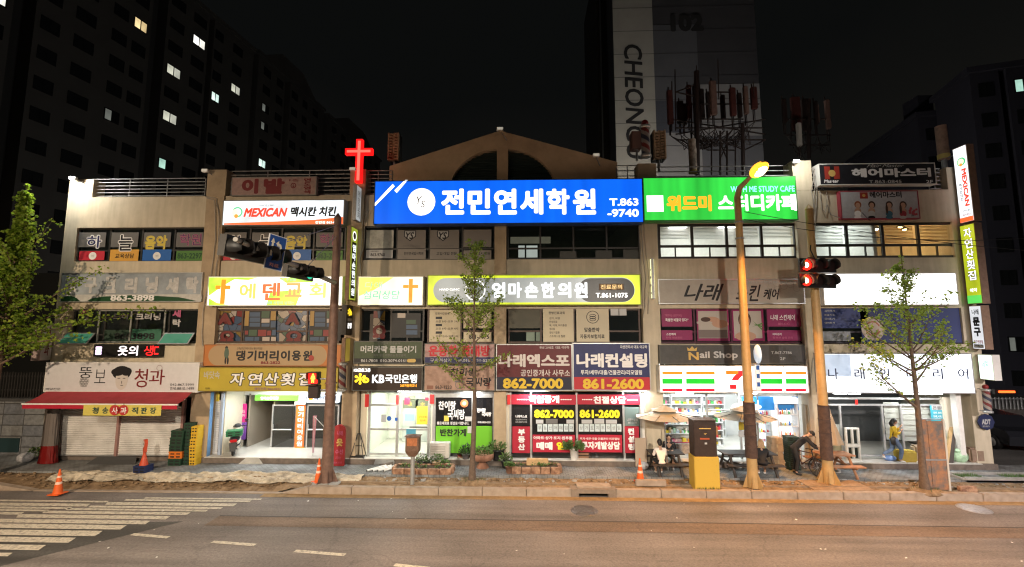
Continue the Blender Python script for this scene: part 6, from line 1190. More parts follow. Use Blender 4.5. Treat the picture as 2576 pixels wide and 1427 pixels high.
def cardbox(c, d, label, m, rz=0, grp='cardboard boxes'):
    w_, l, h = d; mb = MB(); mb.bbox(-w_/2,w_/2,-l/2,l/2,0,h,m,.012); mb.box(-w_/2+.01,w_/2-.01,-.03,.03,h,h+.003,mat('tape',(.4,.3,.18),.3)); mb.box(-.03,.03,-l/2-.003,-l/2,h*.6,h,mat('tape',(.4,.3,.18),.3)); o = mb.build('cardboard_box',None,Vector(c)); o.rotation_euler.z = rz; return tag(o,label,'box',grp)
M_card = mat('cardboard',(.34,.23,.14),.85,var=.25,scale=5)
x = P(1946,1120,.0).x
for k,(h,w_,lab) in enumerate(((.36,.52,'lowest cardboard box under the glowing cooler'),(.3,.5,'second cardboard box from the ground by the fridge'),(.28,.46,'third cardboard box from the ground by the fridge'),(.24,.42,'topmost cardboard box of the pile by the fridge'))): cardbox((x+rnd.uniform(-.03,.03),-.05,.15+sum((.36,.3,.28,.24)[:k])),(w_,.4,h),lab,M_card,rnd.uniform(-.08,.08))
# red standing sign in a navy crate
b = G(360,1187,.15); cr = crate('plastic_crate','navy crate weighing down the red pedestal sign',b,(.48,.36,.26),C_nv,None); t = thing('pedestal_sign','small red pedestal sign with a round white face, standing in a navy crate','sign',(b.x,b.y,b.z+.03))
m = mat('pedestal_red',(.5,.07,.03),.4); h = P(362,1105,b.y).z-b.z-.03; mb = MB(); mb.lathe([(.17,0),(.15,.2),(.08,.5),(.05,.62),(.05,.75)],(0,0,0),m,16); local(mb,'pedestal',t)
mb = MB(); pts = [(.13*math.cos(q*math.pi/12),h-.17+.17*math.sin(q*math.pi/12)) for q in range(24)]; mb.prism(pts,-.05,.05,m); mb.prism([(-.1,.7),(.1,.7),(.12,h-.2),(-.12,h-.2)],-.045,.045,m); hd = local(mb,'head',t); mb = MB(); mb.disc(.02,-.056,h-.17,.095,.13,mat('face_white',(.65,.63,.6),.4)); mb.text('영업중',(-.05,-.06,h-.2),(1,0,0),(0,0,1),.13,.05,K_grey,.02); mb.build('face',hd,(0,0,0)); t.rotation_euler.z = RAD(-38)
# tailor's red board, banner stand
x0,x1,z0,z1 = R4((837,1068,868,1163),-.3); t = thing('standing_board','red round topped tailor board behind the brown mast','sign',((x0+x1)/2,-.3,.15)); w_ = (x1-x0)/2; H = z1-.15; pts = [(-w_,.02),(w_,.02),(w_,H-w_)]+[(w_*math.cos(q*math.pi/12),H-w_+w_*math.sin(q*math.pi/12)) for q in range(1,12)]+[(-w_,H-w_)]
mb = MB(); mb.prism(pts,-.05,.05,mat('board_scarlet',(.3,.02,.025),.5,var=.15)); local(mb,'board',t); mb = MB(); mb.text('나래',(-.06,-.056,H*.74),(1,0,0),(0,0,1),.22,.18,K_pink,.03); mb.text('옷',(-.08,-.056,H*.48),(1,0,0),(0,0,1),.26,.3,K_gold,.06); mb.text('수선',(-.12,-.056,H*.29),(1,0,0),(0,0,1),.32,.19,K_pink,.02); mb.text('지하',(-.1,-.056,H*.17),(1,0,0),(0,0,1),.22,.11,K_pink,.0); mb.text('864-3117',(-.16,-.056,H*.07),(1,0,0),(0,0,1),.34,.07,K_pink,.0); local(mb,'lettering',t)
b = G(800,1162,.15); t = thing('banner_stand','slim pink and white banner stand, seen edge-on by the hall step','banner stand',(b.x,b.y,.15)); hh = P(790,1046,b.y).z-.15; x0 = P(789,1100,b.y).x-b.x; mb = MB(); mb.tube([(x0,0,0),(x0,0,hh)],.014,M_alu); mb.tube([(.2,0,0),(.2,0,hh*.75),(x0,0,hh*.98)],.014,M_alu); mb.lathe([(.3,0),(.3,.05),(.1,.08)],(.1,0,0),M_white,16); local(mb,'stand',t); mb = MB(); mb.add([(x0-.06,-.02,hh),(x0+.08,.02,hh),(x0+.03,.02,.35),(x0-.02,-.02,.35)],[(3,2,1,0)],mat('banner_rose',(.55,.25,.32),.6,var=.4,scale=4)); local(mb,'banner',t)
# A-frame, ramps, pipes
b = G(902,1143,.385); t = thing('a_frame_stand','empty black A-frame stand before the bank','a-frame',(P(902,1120,.05).x,.06,.385)); h = P(903,1090,.06).z-.385; mb = MB()
for s in (-1,1):
    for y in (-.18,.18): mb.tube([(s*.27,y,0),(s*.05,0,h)],.016,M_dark,6)
mb.tube([(-.14,-.05,h*.5),(.14,-.05,h*.5)],.014,M_dark,6); mb.box(-.06,.06,-.02,.02,h-.05,h,M_dark); local(mb,'frame',t); mb = MB(); mb.box(-.25,.25,-.1,.1,.02,.08,M_black); local(mb,'tray',t)
def ramp(u0,u1,v0,v1,m,lab,in_=.12):
    a, b_ = G(u0,v1,.15), G(u1,v1,.15); yt = -.08; mb = MB(); d = (b_.x-a.x)*in_; o = Vector((a.x,a.y,.15))
    vs = [(a.x,a.y,.16),(b_.x,b_.y,.16),(b_.x-d,yt,.39),(a.x+d,yt,.39),(a.x,a.y,.152),(b_.x,b_.y,.152),(b_.x-d,yt,.152),(a.x+d,yt,.152)]; mb.add(vs,[(0,1,2,3),(0,4,5,1),(1,5,6,2),(3,7,4,0)],m)
    for k in range(1,6): f = k/6; mb.box(a.x+d*f+.03,b_.x-d*f-.03,a.y+(yt-a.y)*f-.01,a.y+(yt-a.y)*f+.01,.16+.23*f,.166+.23*f,m)
    return tag(mb.build('ramp'),lab,'ramp','ramps up to the shops')
ramp(940,995,1152,1169,M_alu,'bright metal ramp up to the bank door',.1); ramp(600,662,1155,1168,mat('ramp_concrete',(.42,.41,.38),.9,var=.2,scale=4,bump=.3),'rounded concrete ramp at the entrance hall step',.25); ramp(215,340,1148,1169,mat('ramp_dark',(.06,.06,.06),.8),'dark rubber ramp before the roller shutters',.1); ramp(1845,2000,1150,1176,M_alu,'wide chequered metal ramp at the store entrance',.12)
x0 = G(968,1187,.15)
for k in range(4): mb = MB(); mb.tube([(-.42+.06*k,-.05,.045),(.1+.06*k,.62,.045)],.042,mat('pipe_white',(.6,.6,.58),.4),10); mb.tube([(-.424+.06*k,-.055,.045),(-.42+.06*k,-.05,.045)],.034,M_black,10); tag(mb.build('plastic_pipe',None,(x0.x-.25+.15*k,x0.y,.15)),'white plastic pipe lying by the brick planter','pipe','white pipes on the pavement')
# --- planters and potted plants
M_leaf = [mat('leaf_%d'%k,c,.6) for k,c in enumerate(((.05,.10,.025),(.08,.15,.035),(.10,.17,.05)))]
def leafy(mb, c, r, h, n, sz=.07, ms=None, up=.6):
    for k in range(n):
        a = rnd.uniform(0,6.28); q = math.sqrt(rnd.random())*r; p = Vector(c)+Vector((q*math.cos(a),q*math.sin(a),rnd.random()*h*(1-.4*q/r))); d = Vector((math.cos(a),math.sin(a),rnd.uniform(.2,1.4))).normalized()*sz*rnd.uniform(.6,1.5); s = d.cross(Vector((rnd.uniform(-1,1),rnd.uniform(-1,1),rnd.uniform(-1,1)))).normalized()*sz*.35
        mb.add([p,p+d*.5+s,p+d,p+d*.5-s],[(0,1,2,3)],rnd.choice(ms or M_leaf))
def pot(u, v, z, r, h, m, lab, lh, lr, n=160, ms=None, sz=.08, shape='taper'):
    c = G(u,v,z) if z < .2 else Vector((P(u,1140,-.02).x,-.02 if r < .3 else -.3,.385 if r < .3 else .15)); z = c.z if z > .2 else z; t = thing('potted_plant',lab,'potted plant',(c.x,c.y,z),0,'potted plants before the shops'); mb = MB()
    mb.lathe([(r*.72,0),(r,h*.9),(r*1.08,h*.9),(r*1.08,h),(r*.9,h),(r*.85,h*.9),(0,h*.9)] if shape == 'taper' else [(r*.7,0),(r*.6,h*.15),(r*.35,h*.3),(r*.4,h*.45),(r*1.2,h*.6),(r*1.25,h),(r*1.1,h),(0,h*.9)],(0,0,0),m,18); local(mb,'pot',t)
    mb = MB(); leafy(mb,(0,0,h*.9),lr,lh,n,sz,ms); 
    for k in range(7): a = k; mb.tube([(0,0,h*.85),(lr*.5*math.cos(a),lr*.5*math.sin(a),h+lh*.6)],.006,M_leaf[0],4)
    local(mb,'foliage',t); return t
M_brick = None
def brickm(nt, b_):
    L = nt.links.new; tc = nn(nt,'ShaderNodeTexCoord'); n = nn(nt,'ShaderNodeTexNoise'); n.inputs['Scale'].default_value = 6; n.inputs['Detail'].default_value = 8; L(tc.outputs['Object'],n.inputs['Vector']); cr = nn(nt,'ShaderNodeValToRGB'); e = cr.color_ramp.elements; e[0].position = .35; e[0].color = (.16,.08,.05,1); e[1].position = .65; e[1].color = (.4,.24,.15,1); L(n.outputs['Fac'],cr.inputs[0]); L(cr.outputs[0],b_.inputs['Base Color'])
M_brick = mat('kerb_brick', rough=.85, build=brickm)
def bed(u0,u1,v0,v1,h,lab,n,nb=5):
    a, b_ = G(u0,v1,.15), G(u1,v1,.15); d = .62; t = thing('planter',lab,'planter',((a.x+b_.x)/2,a.y+d/2,.15),0,'brick edged planters'); w_ = (b_.x-a.x); mb = MB(); 
    for k in range(nb): 
        for s in (-1,1): mb.bbox(-w_/2+w_*k/nb+.01,-w_/2+w_*(k+1)/nb-.01,s*d/2-.07,s*d/2+.07,-.02,h+rnd.uniform(-.02,.02),M_brick,.015)
    for s in (-1,1): mb.bbox(s*w_/2-.07,s*w_/2+.07,-d/2+.08,d/2-.08,-.02,h+.01,M_brick,.015)
    local(mb,'brick_edging',t); mb = MB(); mb.box(-w_/2+.07,w_/2-.07,-d/2+.07,d/2-.07,0,h-.04,mat('soil',(.05,.035,.02),.95,bump=.6)); local(mb,'soil',t); mb = MB()
    for k in range(n): leafy(mb,(rnd.uniform(-w_/2+.1,w_/2-.1),rnd.uniform(-.2,.2),h-.05),.06,.12,7,.07)
    local(mb,'foliage',t); return t
bed(988,1136,1172,1192,.2,'low brick planter with sparse plants behind the rusty control box',26); bed(1287,1409,1168,1191,.22,'low brick planter before the estate agent, plants at its right end',22)
mb = MB(); p = G(1352,1172,.3); mb.bbox(-.42,.42,-.1,.1,0,.26,mat('block_tan',(.5,.33,.17),.8,var=.2),.02); tag(mb.build('loose_block',None,(p.x,p.y+.05,.30)),'tan loose kerb block lying on the second brick planter','block')
M_pb, M_pt, M_pg = mat('pot_black',(.02,.02,.022),.5), mat('pot_terracotta',(.33,.16,.09),.8,var=.2), mat('pot_gray',(.12,.11,.11),.7)
pot(1060,1176,.15,.17,.24,M_pb,'black pot with white flowers at the left of the brick planter',.3,.22,120,M_leaf+[K_lg]); pot(1077,1176,.15,.15,.22,M_pb,'small black pot between the white flowers and the tan pot',.12,.12,40); pot(1097,1178,.15,.16,.26,mat('pot_tan',(.4,.28,.17),.7),'tan pot with bushy green plant and white specks',.32,.22,150,M_leaf+[K_lg]); pot(1116,1176,.15,.17,.16,M_pb,'flat dark pot at the right end of the brick planter',.12,.2,60)
for (u0,u1,lab,ms) in ((1150,1187,'stone trough with dark red flowers',[ink('bloom_red',(.3,.015,.03)),M_leaf[0],ink('bloom_red',(.3,.015,.03))]),(1189,1216,'stone trough with yellow flowers',[ink('bloom_yellow',(.6,.38,.03)),M_leaf[0],M_leaf[1]]),(1218,1247,'stone trough with a thin green plant',M_leaf)):
    a, b_ = G(u0,1167,.15), G(u1,1167,.15); t = thing('flower_trough',lab,'trough',((a.x+b_.x)/2,a.y+.2,.15),0,'stone troughs by the green shopfront'); w_ = b_.x-a.x; mb = MB(); mb.bbox(-w_/2,w_/2,-.2,.2,0,.26,M_brick,.02); mb.bbox(-w_/2-.02,w_/2+.02,-.22,.22,.2,.25,M_brick,.01); local(mb,'trough',t); mb = MB(); leafy(mb,(-w_*.22,0,.24),w_*.26,.2,160,.08,ms); leafy(mb,(w_*.22,0,.24),w_*.26,.2,160,.08,ms); local(mb,'flowers',t)
pot(1216,1146,.3,.36,.55,mat('urn_brick',(.28,.14,.09),.8,var=.3),'large red brown urn with spreading greenery',.3,.4,260,shape='urn'); pot(1252,1152,.25,.27,.4,M_pb,'big black tub with a dense green shrub',.42,.32,380); pot(1172,1150,.3,.15,.2,M_pg,'grey pot with a dark bushy plant behind the red flowers',.42,.25,200,[M_leaf[0],mat('leaf_dark',(.025,.05,.03),.6)]); pot(1443,1142,.385,.15,.45,M_white,'tall white pot with long pointed green leaves',.35,.36,240,None,.14)
pot(1272,1176,.15,.18,.26,M_pb,'black pot with pale grey foliage at the jamb corner',.36,.24,170,M_leaf+[mat('leaf_grey',(.2,.22,.17),.6)]); pot(1281,1190,.15,.15,.26,mat('pot_brown2',(.16,.08,.05),.8),'brown pot with bright green grass by the second planter',.16,.16,140)
# air conditioners, timber rack
def ac(c, w_, h, d, m, lab, name='outdoor_unit', n=5):
    t = thing(name,lab,'outdoor unit',c); mb = MB(); mb.bbox(-w_/2,w_/2,-d/2,d/2,.04,h,m,.015); mb.box(-w_/2+.05,-w_/2+.12,-d/2,d/2,0,.04,M_dark); mb.box(w_/2-.12,w_/2-.05,-d/2,d/2,0,.04,M_dark); local(mb,'casing',t); mb = MB()
    for k in range(n): z = .09+(h-.16)*k/n; mb.add([(-w_/2+.05,-d/2-.005,z),(w_/2*.62,-d/2-.005,z),(w_/2*.62,-d/2-.04,z+(h-.16)/n*.75),(-w_/2+.05,-d/2-.04,z+(h-.16)/n*.75)],[(0,1,2,3)],m)
    local(mb,'louvre',t); return t
p = G(1107,1142,.385); ac((P(1107,1120,.0).x,.06,.385),.78,.62,.34,mat('ac_white',(.55,.53,.5),.5,var=.1),'white air conditioner outdoor unit before the green side dish shop')
p = G(1468,1168,.15); t = ac((p.x,p.y+.18,.15),.66,.68,.36,mat('rack_brown',(.28,.16,.10),.6,var=.2),'brown louvred box before the crimson shopfront',n=4); mb = MB(); mb.box(-.37,.37,-.22,.22,.68,.72,mat('rack_top',(.34,.27,.22),.6)); local(mb,'lid',t); mb = MB(); mb.tube([(.45,-.1,0),(.52,.05,.42),(.66,.1,.02)],.016,M_alu); local(mb,'bracket',t)
x0,x1,z0,z1 = R4((1598,1102,1626,1152),-.2); mb = MB(); mb.box(x0,x1,-.2,-.17,.2,z1,mat('board_fawn',(.42,.33,.25),.7)); tag(mb.build('leaning_board'),'fawn board leaning at the office corner beside the parasol','board')
p = G(1608,1172,.15); mb = MB(); mb.lathe([(.15,0),(.19,.3),(.2,.3),(.17,.26),(0,.26)],(0,0,0),M_pb,16); tag(mb.build('bucket',None,(p.x,p.y,.15)),'black bucket beside the office step','bucket')
p = G(1618,1180,.15); mb = MB(); mb.ball((0,0,.12),(.22,.16,.16),mat('bag_plastic',(.4,.4,.42),.25,var=.4,scale=12,bump=.6),14,9); tag(mb.build('plastic_bag',None,(p.x,p.y,.15)),'crumpled grey plastic bag by the office step','bag')
p = G(62,1163,.15); mb = MB(); mb.ball((0,0,.18),(.3,.22,.2),_M['bag_plastic'],16,10); mb.ball((.2,.05,.3),(.14,.12,.16),_M['bag_plastic'],12,8); tag(mb.build('plastic_bag',None,(p.x,p.y,.15)),'clear plastic bag by the stone wall with a green bunch','bag'); mb = MB(); leafy(mb,(.25,.05,.2),.15,.4,120,.12,[mat('leaf_pale',(.25,.3,.12),.6)]+M_leaf); tag(mb.build('plant_bunch',None,(p.x,p.y+.1,.15)),'green leafy bunch behind the clear plastic bag','plant')
# --- goods of the interior shop
def leanboard(r, Y, m, lab, name='panel', cat='panel'): x0,x1,z0,z1 = R4(r,Y); mb = MB(); mb.box(x0,x1,Y,Y+.04,z0,z1,m); mb.box(x0+.03,x1-.03,Y-.008,Y,z0+.03,z1-.03,m); return tag(mb.build(name),lab,cat)
x0,x1,z0,z1 = R4((2127,1076,2162,1144),.2); t = thing('window_unit','white sash window unit leaning outside the dark shop window','window unit',((x0+x1)/2,.2,FZ)); mb = MB(); w_, H = x1-x0, z1-FZ; fm = M_white
for a in ((0,w_,0,.06),(0,w_,H-.06,H),(0,w_,H*.42,H*.42+.1)): mb.box(a[0]-w_/2,a[1]-w_/2,-.04,.04,a[2],a[3],fm)
for (zl,zh) in ((.06,H*.42),(H*.42+.1,H-.06)):
    for q in (-w_/2,-.03,w_/2-.06): mb.box(q,q+.06,-.04,.04,zl,zh,fm)
local(mb,'frame',t)
for (zl,zh) in ((.06,H*.42),(H*.42+.1,H-.06)):
    for q in (-w_/2+.06,.03): mb = MB(); mb.box(q+.04,q+w_/2-.13,-.01,.01,zl+.04,zh-.04,mat('pane_dark',(.02,.03,.03),.1)); local(mb,'pane',t)
leanboard((2085,1068,2118,1101),.62,mat('sheet_white',(.7,.7,.68),.5),'white square panel behind the shop glass above a tan one'); leanboard((2086,1108,2118,1142),.62,mat('sheet_tan',(.5,.4,.25),.7),'tan square panel behind the shop glass, beneath a white one'); leanboard((2136,1082,2158,1095),.6,mat('sheet_olive',(.25,.22,.13),.7),'small olive panel behind the white window unit')
x0,x1,z0,z1 = R4((2264,1135,2306,1158),.05); mb = MB(); mb.bbox(x0,x1,.0,.4,FZ,z1,mat('foam_mustard',(.42,.31,.05),.8,var=.2),.04); tag(mb.build('foam_block'),'mustard foam block on the shop step behind the walking woman','block')
x0,x1,z0,z1 = R4((2230,1140,2262,1158),.1); mb = MB(); mb.ball(((x0+x1)/2,.25,FZ+.1),((x1-x0)/2,.14,.11),mat('bag_blue',(.15,.25,.5),.4,var=.5,scale=9),14,8); tag(mb.build('shopping_bag'),'blue and white bag at the feet of the walking woman','bag')
x0,x1,z0,z1 = R4((2303,1122,2328,1158),.2); mb = MB(); mb.bbox(x0,x1,.2,.5,FZ,z1,mat('sack_fawn',(.45,.36,.26),.8,var=.3,scale=5,bump=.4),.06); tag(mb.build('paper_sack'),'fawn paper sack behind the rusty steel sheets','sack')
p = G(2420,1162,.385); mb = MB(); mb.ball((0,.1,.2),(.29,.2,.24),mat('sack_mint',(.4,.6,.4),.4,var=.35,scale=7,bump=.6),16,10); mb.ball((-.05,.1,.42),(.22,.15,.08),_M['sack_mint'],12,6); tag(mb.build('vinyl_sack',None,(P(2420,1145,.1).x,.1,.385)),'pale mint vinyl sack on the step by the right pilaster','sack')
for (u,w_,h,lab) in ((2448,.3,.55,'brown paper sack beside the mint vinyl sack'),(2464,.35,.5,'grey brown paper sack nearest the right pilaster')): p = P(u,1140,.1); mb = MB(); mb.bbox(-w_/2,w_/2,-.15,.15,0,h,mat('sack_brown',(.26,.18,.13),.85,var=.3,scale=5,bump=.4),.06); tag(mb.build('paper_sack',None,(p.x,.2,.385)),lab,'sack')
for k,(ua,ub,m,lab) in enumerate(((2376,2386,mat('plank_tan',(.5,.34,.16),.7,var=.2),'tan plank leaning at the cream jamb'),(2386,2394,mat('plank_dark',(.06,.05,.045),.7),'dark plank leaning at the cream jamb'))):
    a = P(ua,1154,.0); b_ = P(ub+6,1075,.3); mb = MB(); mb.add([(a.x,.0,FZ),(a.x+.18,.0,FZ),(b_.x+.12,.33,b_.z),(b_.x,.33,b_.z),(a.x,.05,FZ),(a.x+.18,.05,FZ),(b_.x+.12,.38,b_.z),(b_.x,.38,b_.z)],[(0,1,2,3),(7,6,5,4),(0,4,5,1),(1,5,6,2),(2,6,7,3),(3,7,4,0)],m); tag(mb.build('plank'),lab,'plank')
# rusty steel sheets behind the right tree
def rust(nt, b_):
    L = nt.links.new; tc = nn(nt,'ShaderNodeTexCoord'); n = nn(nt,'ShaderNodeTexNoise'); n.inputs['Scale'].default_value = 2.2; n.inputs['Detail'].default_value = 9; n.inputs['Roughness'].default_value = .7; L(tc.outputs['Object'],n.inputs['Vector']); cr = nn(nt,'ShaderNodeValToRGB'); e = cr.color_ramp.elements; e[0].position = .4; e[0].color = (.12,.11,.10,1); e[1].position = .56; e[1].color = (.33,.15,.07,1); q = e.new(.75); q.color = (.42,.24,.13,1); L(n.outputs['Fac'],cr.inputs[0]); L(cr.outputs[0],b_.inputs['Base Color'])
b = G(2352,1234,.1); H = P(2352,1056,b.y).z-.1; t = thing('steel_sheet','pair of upright rusty steel sheets in a frame behind the right young tree','steel sheet',b); w0, w1 = P(2319,1150,b.y).x-b.x, P(2384,1150,b.y).x-b.x; M_r = mat('rust_sheet', rough=.7, build=rust)
for (a,c,h_) in ((w0,-.06,H),(-.04,w1-.06,H*.98)): mb = MB(); mb.box(a,c,.0,.03,.02,h_,M_r); local(mb,'sheet',t)
mb = MB(); mb.box(w0-.04,w0,-.02,.05,0,H+.02,M_steel); mb.box(w1-.06,w1,-.02,.05,0,H+.02,mat('frame_bone',(.5,.45,.38),.6)); mb.box(w0,w1-.06,-.03,-.001,H*.42,H*.42+.05,M_steel); mb.box(w0,w1-.06,-.01,.04,H,H+.03,M_steel); local(mb,'frame',t)
p = G(2365,1226,.1); mb = MB(); pts = [Vector((0,0,0)),Vector((.02,0,.2)),Vector((.09,0,.33)),Vector((.14,0,.34))]; mb.tube(pts,[.07,.075,.06,.03],mat('tube_yellow',(.7,.42,.04),.5),10); tag(mb.build('yellow_stub',None,p),'small yellow plastic stub at the foot of the right young tree','stub')
mb = MB(); p = G(2440,1238,.12); mb.bbox(-.28,.28,-.07,.07,0,.16,M_brick,.015); tag(mb.build('loose_brick',None,(p.x,-2.28,.12)),'loose reddish block lying on the kerb at the right','block')
mb = MB(); p = G(1637,1222,.1); mb.bbox(-.52,.52,-.08,.08,0,.2,M_kerb,.015); tag(mb.build('loose_kerbstone',None,(p.x,p.y,.1)),'pale loose kerbstone lying by the orange cone','block')
# grass bed on the far right
a, b_ = G(2392,1196,.15), G(2640,1200,.15); mb = MB(); mb.bbox(a.x,b_.x,-1.28,-1.14,.06,.24,M_conc,.02); mb.bbox(a.x,b_.x,-.62,-.5,.1,.22,M_conc,.02); mb.bbox(a.x-.1,a.x,-1.28,-.5,.1,.22,M_conc,.02); tag(mb.build('bed_edging'),'concrete edging of the narrow grass bed at the far right','edging')
mb = MB()
for k in range(900):
    x = rnd.uniform(a.x+.1,a.x+.9) if rnd.random() < .4 else rnd.uniform(a.x+1.7,a.x+3.3); y = rnd.uniform(-1.1,-.66); h = rnd.uniform(.04,.13); d = rnd.uniform(-.03,.03); mb.add([(x-.008,y,.15),(x+.008,y,.15),(x+d,y+d,.15+h)],[(0,1,2)],rnd.choice(M_leaf))
setting(mb.build('grass'),'stuff')
# pebbles and clods in the dirt
mb = MB()
for k in range(800):
    x, y = rnd.uniform(-7,26), rnd.uniform(-1.95,-1.35); r = rnd.uniform(.012,.05)*(1 if rnd.random() > .06 else 2); mb.ball((x,y,.09),(r*1.3,r,r*.7),M_earth if rnd.random() < .7 else M_conc,6,4)
for k in range(500): x, y = rnd.uniform(-21,-7.2), rnd.uniform(-2.3,-1.4); r = rnd.uniform(.015,.05); mb.ball((x,y,.13-.2*max(0,min(1,(-1.5-y)/.9))+.0),(r*1.4,r,r*.7),M_earth,6,4)
setting(mb.build('dirt_clods'),'stuff')
# ================================================================ people
def skin_mesh(nodes, edges, mt, sub=2, mark=None):
    """one continuous surface grown round a skeleton: nodes {name: (pos, radius)}"""
    names = list(nodes); me = bpy.data.meshes.new('figure'); me.from_pydata([nodes[n][0] for n in names], [(names.index(a), names.index(b)) for a,b in edges], [])
    o = bpy.data.objects.new('figure', me); COL.objects.link(o); sk = o.modifiers.new('s','SKIN'); sk.use_smooth_shade = True
    for i, n in enumerate(names):
        r = nodes[n][1]; me.skin_vertices[0].data[i].radius = (r, r) if not isinstance(r, tuple) else r
        me.skin_vertices[0].data[i].use_root = (i == 0)
    ss = o.modifiers.new('b','SUBSURF'); ss.levels = sub; ss.render_levels = sub
    dg = bpy.context.evaluated_depsgraph_get(); dg.update(); ev = o.evaluated_get(dg); m2 = bpy.data.meshes.new_from_object(ev); bpy.data.objects.remove(o); bpy.data.meshes.remove(me)
    m2.materials.clear(); m2.materials.append(mt)
    for p in m2.polygons: p.use_smooth = True; p.material_index = 0
    return m2
M_skin = mat('skin',(.42,.25,.17),.55)
def person(label, loc, rz, J, shirt, trous, hairm, shoem, sleeve=1.0, leg=1.0, skirt=None, hair='short', grip=.5, scale=1.0):
    """J: joints in metres, facing -Y.  sleeve / leg: how far down the limb the cloth reaches (0..1)"""
    t = thing('person',label,'person',loc,rz); t.scale = (scale,)*3; V = {k: Vector(v) for k,v in J.items()}
    N = {'pelvis':(V['pelvis'],.10),'waist':(V['pelvis'].lerp(V['chest'],.45),(.088)),'chest':(V['chest'],.105),'neck0':(V['neck'],.06),'neck1':(V['neck'].lerp(V['head'],.4),.05),'head0':(V['head']-(V['head']-V['neck']).normalized()*.03,.078),'head1':(V['head']+(V['head']-V['neck']).normalized()*.07,.082)}
    E = [('pelvis','waist'),('waist','chest'),('chest','neck0'),('neck0','neck1'),('neck1','head0'),('head0','head1')]
    for s in 'LR':
        for a,r in (('sh',.062),('el',.042),('wr',.028)): N[a+s] = (V[a+s],r)
        N['ua'+s] = (V['sh'+s].lerp(V['el'+s],.5),.05); N['fa'+s] = (V['el'+s].lerp(V['wr'+s],.4),.042)
        E += [('chest','sh'+s),('sh'+s,'ua'+s),('ua'+s,'el'+s),('el'+s,'fa'+s),('fa'+s,'wr'+s)]
        for a,r in (('hip',.082),('kn',.058),('an',.038),('toe',.03)): N[a+s] = (V[a+s],r)
        N['th'+s] = (V['hip'+s].lerp(V['kn'+s],.5),.08); N['ca'+s] = (V['kn'+s].lerp(V['an'+s],.35),.056)
        E += [('pelvis','hip'+s),('hip'+s,'th'+s),('th'+s,'kn'+s),('kn'+s,'ca'+s),('ca'+s,'an'+s),('an'+s,'toe'+s)]
        d = (V['wr'+s]-V['el'+s]).normalized(); hd = V.get('hd'+s, d).normalized() if ('hd'+s) in V else d; side = hd.cross(Vector((0,0,1))); side = side.normalized() if side.length > .1 else Vector((1,0,0)); dn = side.cross(hd).normalized()
        if dn.z > 0: dn = -dn
        palm = V['wr'+s]+hd*.075; N['pa'+s] = (palm,(.036,.022)); E.append(('wr'+s,'pa'+s))
        for f in range(4):
            b0 = palm+side*(-.03+.02*f)+hd*.02; L = (.068,.078,.073,.055)[f]; m1 = b0+hd*L*.5+dn*.02*grip; m2_ = m1+hd*L*.35*(1-grip)+dn*L*.45*grip
            for q,(pt,r) in enumerate(((b0,.011),(m1,.0095),(m2_,.008))): N['f%d%d%s'%(f,q,s)] = (pt,r)
            E += [('pa'+s,'f%d0%s'%(f,s)),('f%d0%s'%(f,s),'f%d1%s'%(f,s)),('f%d1%s'%(f,s),'f%d2%s'%(f,s))]
        sg = -1 if s == 'L' else 1; b0 = V['wr'+s]+hd*.035+side*sg*.03; N['t0'+s] = (b0,.012); N['t1'+s] = (b0+hd*.035+side*sg*.015+dn*.02*grip,.010); E += [('wr'+s,'t0'+s),('t0'+s,'t1'+s)]
    def put(me, nm, par=t): o = bpy.data.objects.new(nm, me); COL.objects.link(o); o.parent = par; return o
    body = put(skin_mesh(N,E,M_skin,1),'body')
    # garments: the same skeleton, a little thicker
    g = {k: (N[k][0], N[k][1]+.036) for k in ('waist','chest')}; g['pelvis'] = (N['pelvis'][0]-(N['waist'][0]-N['pelvis'][0])*.15,.148); g['tail'] = (N['pelvis'][0]-(N['waist'][0]-N['pelvis'][0])*.55,.15); g['neck0'] = (N['neck0'][0]-(V['neck']-V['chest']).normalized()*.03,.066); e = [('tail','pelvis'),('pelvis','waist'),('waist','chest'),('chest','neck0')]
    for s in 'LR':
        g['sh'+s] = (N['sh'+s][0],.074); g['ua'+s] = (N['ua'+s][0],.062); e += [('chest','sh'+s),('sh'+s,'ua'+s)]
        if sleeve >= .5: g['el'+s] = (N['el'+s][0],.055); e.append(('ua'+s,'el'+s))
        if sleeve >= .9: g['fa'+s] = (N['fa'+s][0],.052); g['wr'+s] = (N['wr'+s][0]-(V['wr'+s]-V['el'+s]).normalized()*.02,.04); e += [('el'+s,'fa'+s),('fa'+s,'wr'+s)]
    put(skin_mesh(g,e,shirt,2),'top')
    g = {'pelvis':(N['pelvis'][0],.137),'waist':(N['waist'][0]*.6+N['pelvis'][0]*.4,.12)}; e = [('pelvis','waist')]
    for s in 'LR':
        g['hip'+s] = (N['hip'+s][0],.107); g['th'+s] = (N['th'+s][0],.093 if not skirt else .11); e += [('pelvis','hip'+s),('hip'+s,'th'+s)]
        if leg >= .5: g['kn'+s] = (N['kn'+s][0],.072); e.append(('th'+s,'kn'+s))
        if leg >= .9: g['ca'+s] = (N['ca'+s][0],.07); g['an'+s] = (N['an'+s][0]+Vector((0,0,.03)),.055); e += [('kn'+s,'ca'+s),('ca'+s,'an'+s)]
    put(skin_mesh(g,e,trous,2),'skirt' if skirt else 'trousers')
    for s in 'LR':
        a, b = V['an'+s], V['toe'+s]; d = (b-a); d.z = 0; d = d.normalized() if d.length > .01 else Vector((0,-1,0)); zf = min(a.z-.06, b.z-.03) if abs(a.z-b.z) < .12 else b.z-.03
        put(skin_mesh({'a':(a-d*.03+Vector((0,0,-.015)),.05),'b':(a.lerp(b,.5)+Vector((0,0,.0)),.045),'c':(b+d*.02,.036)},[('a','b'),('b','c')],shoem,1),'shoe')
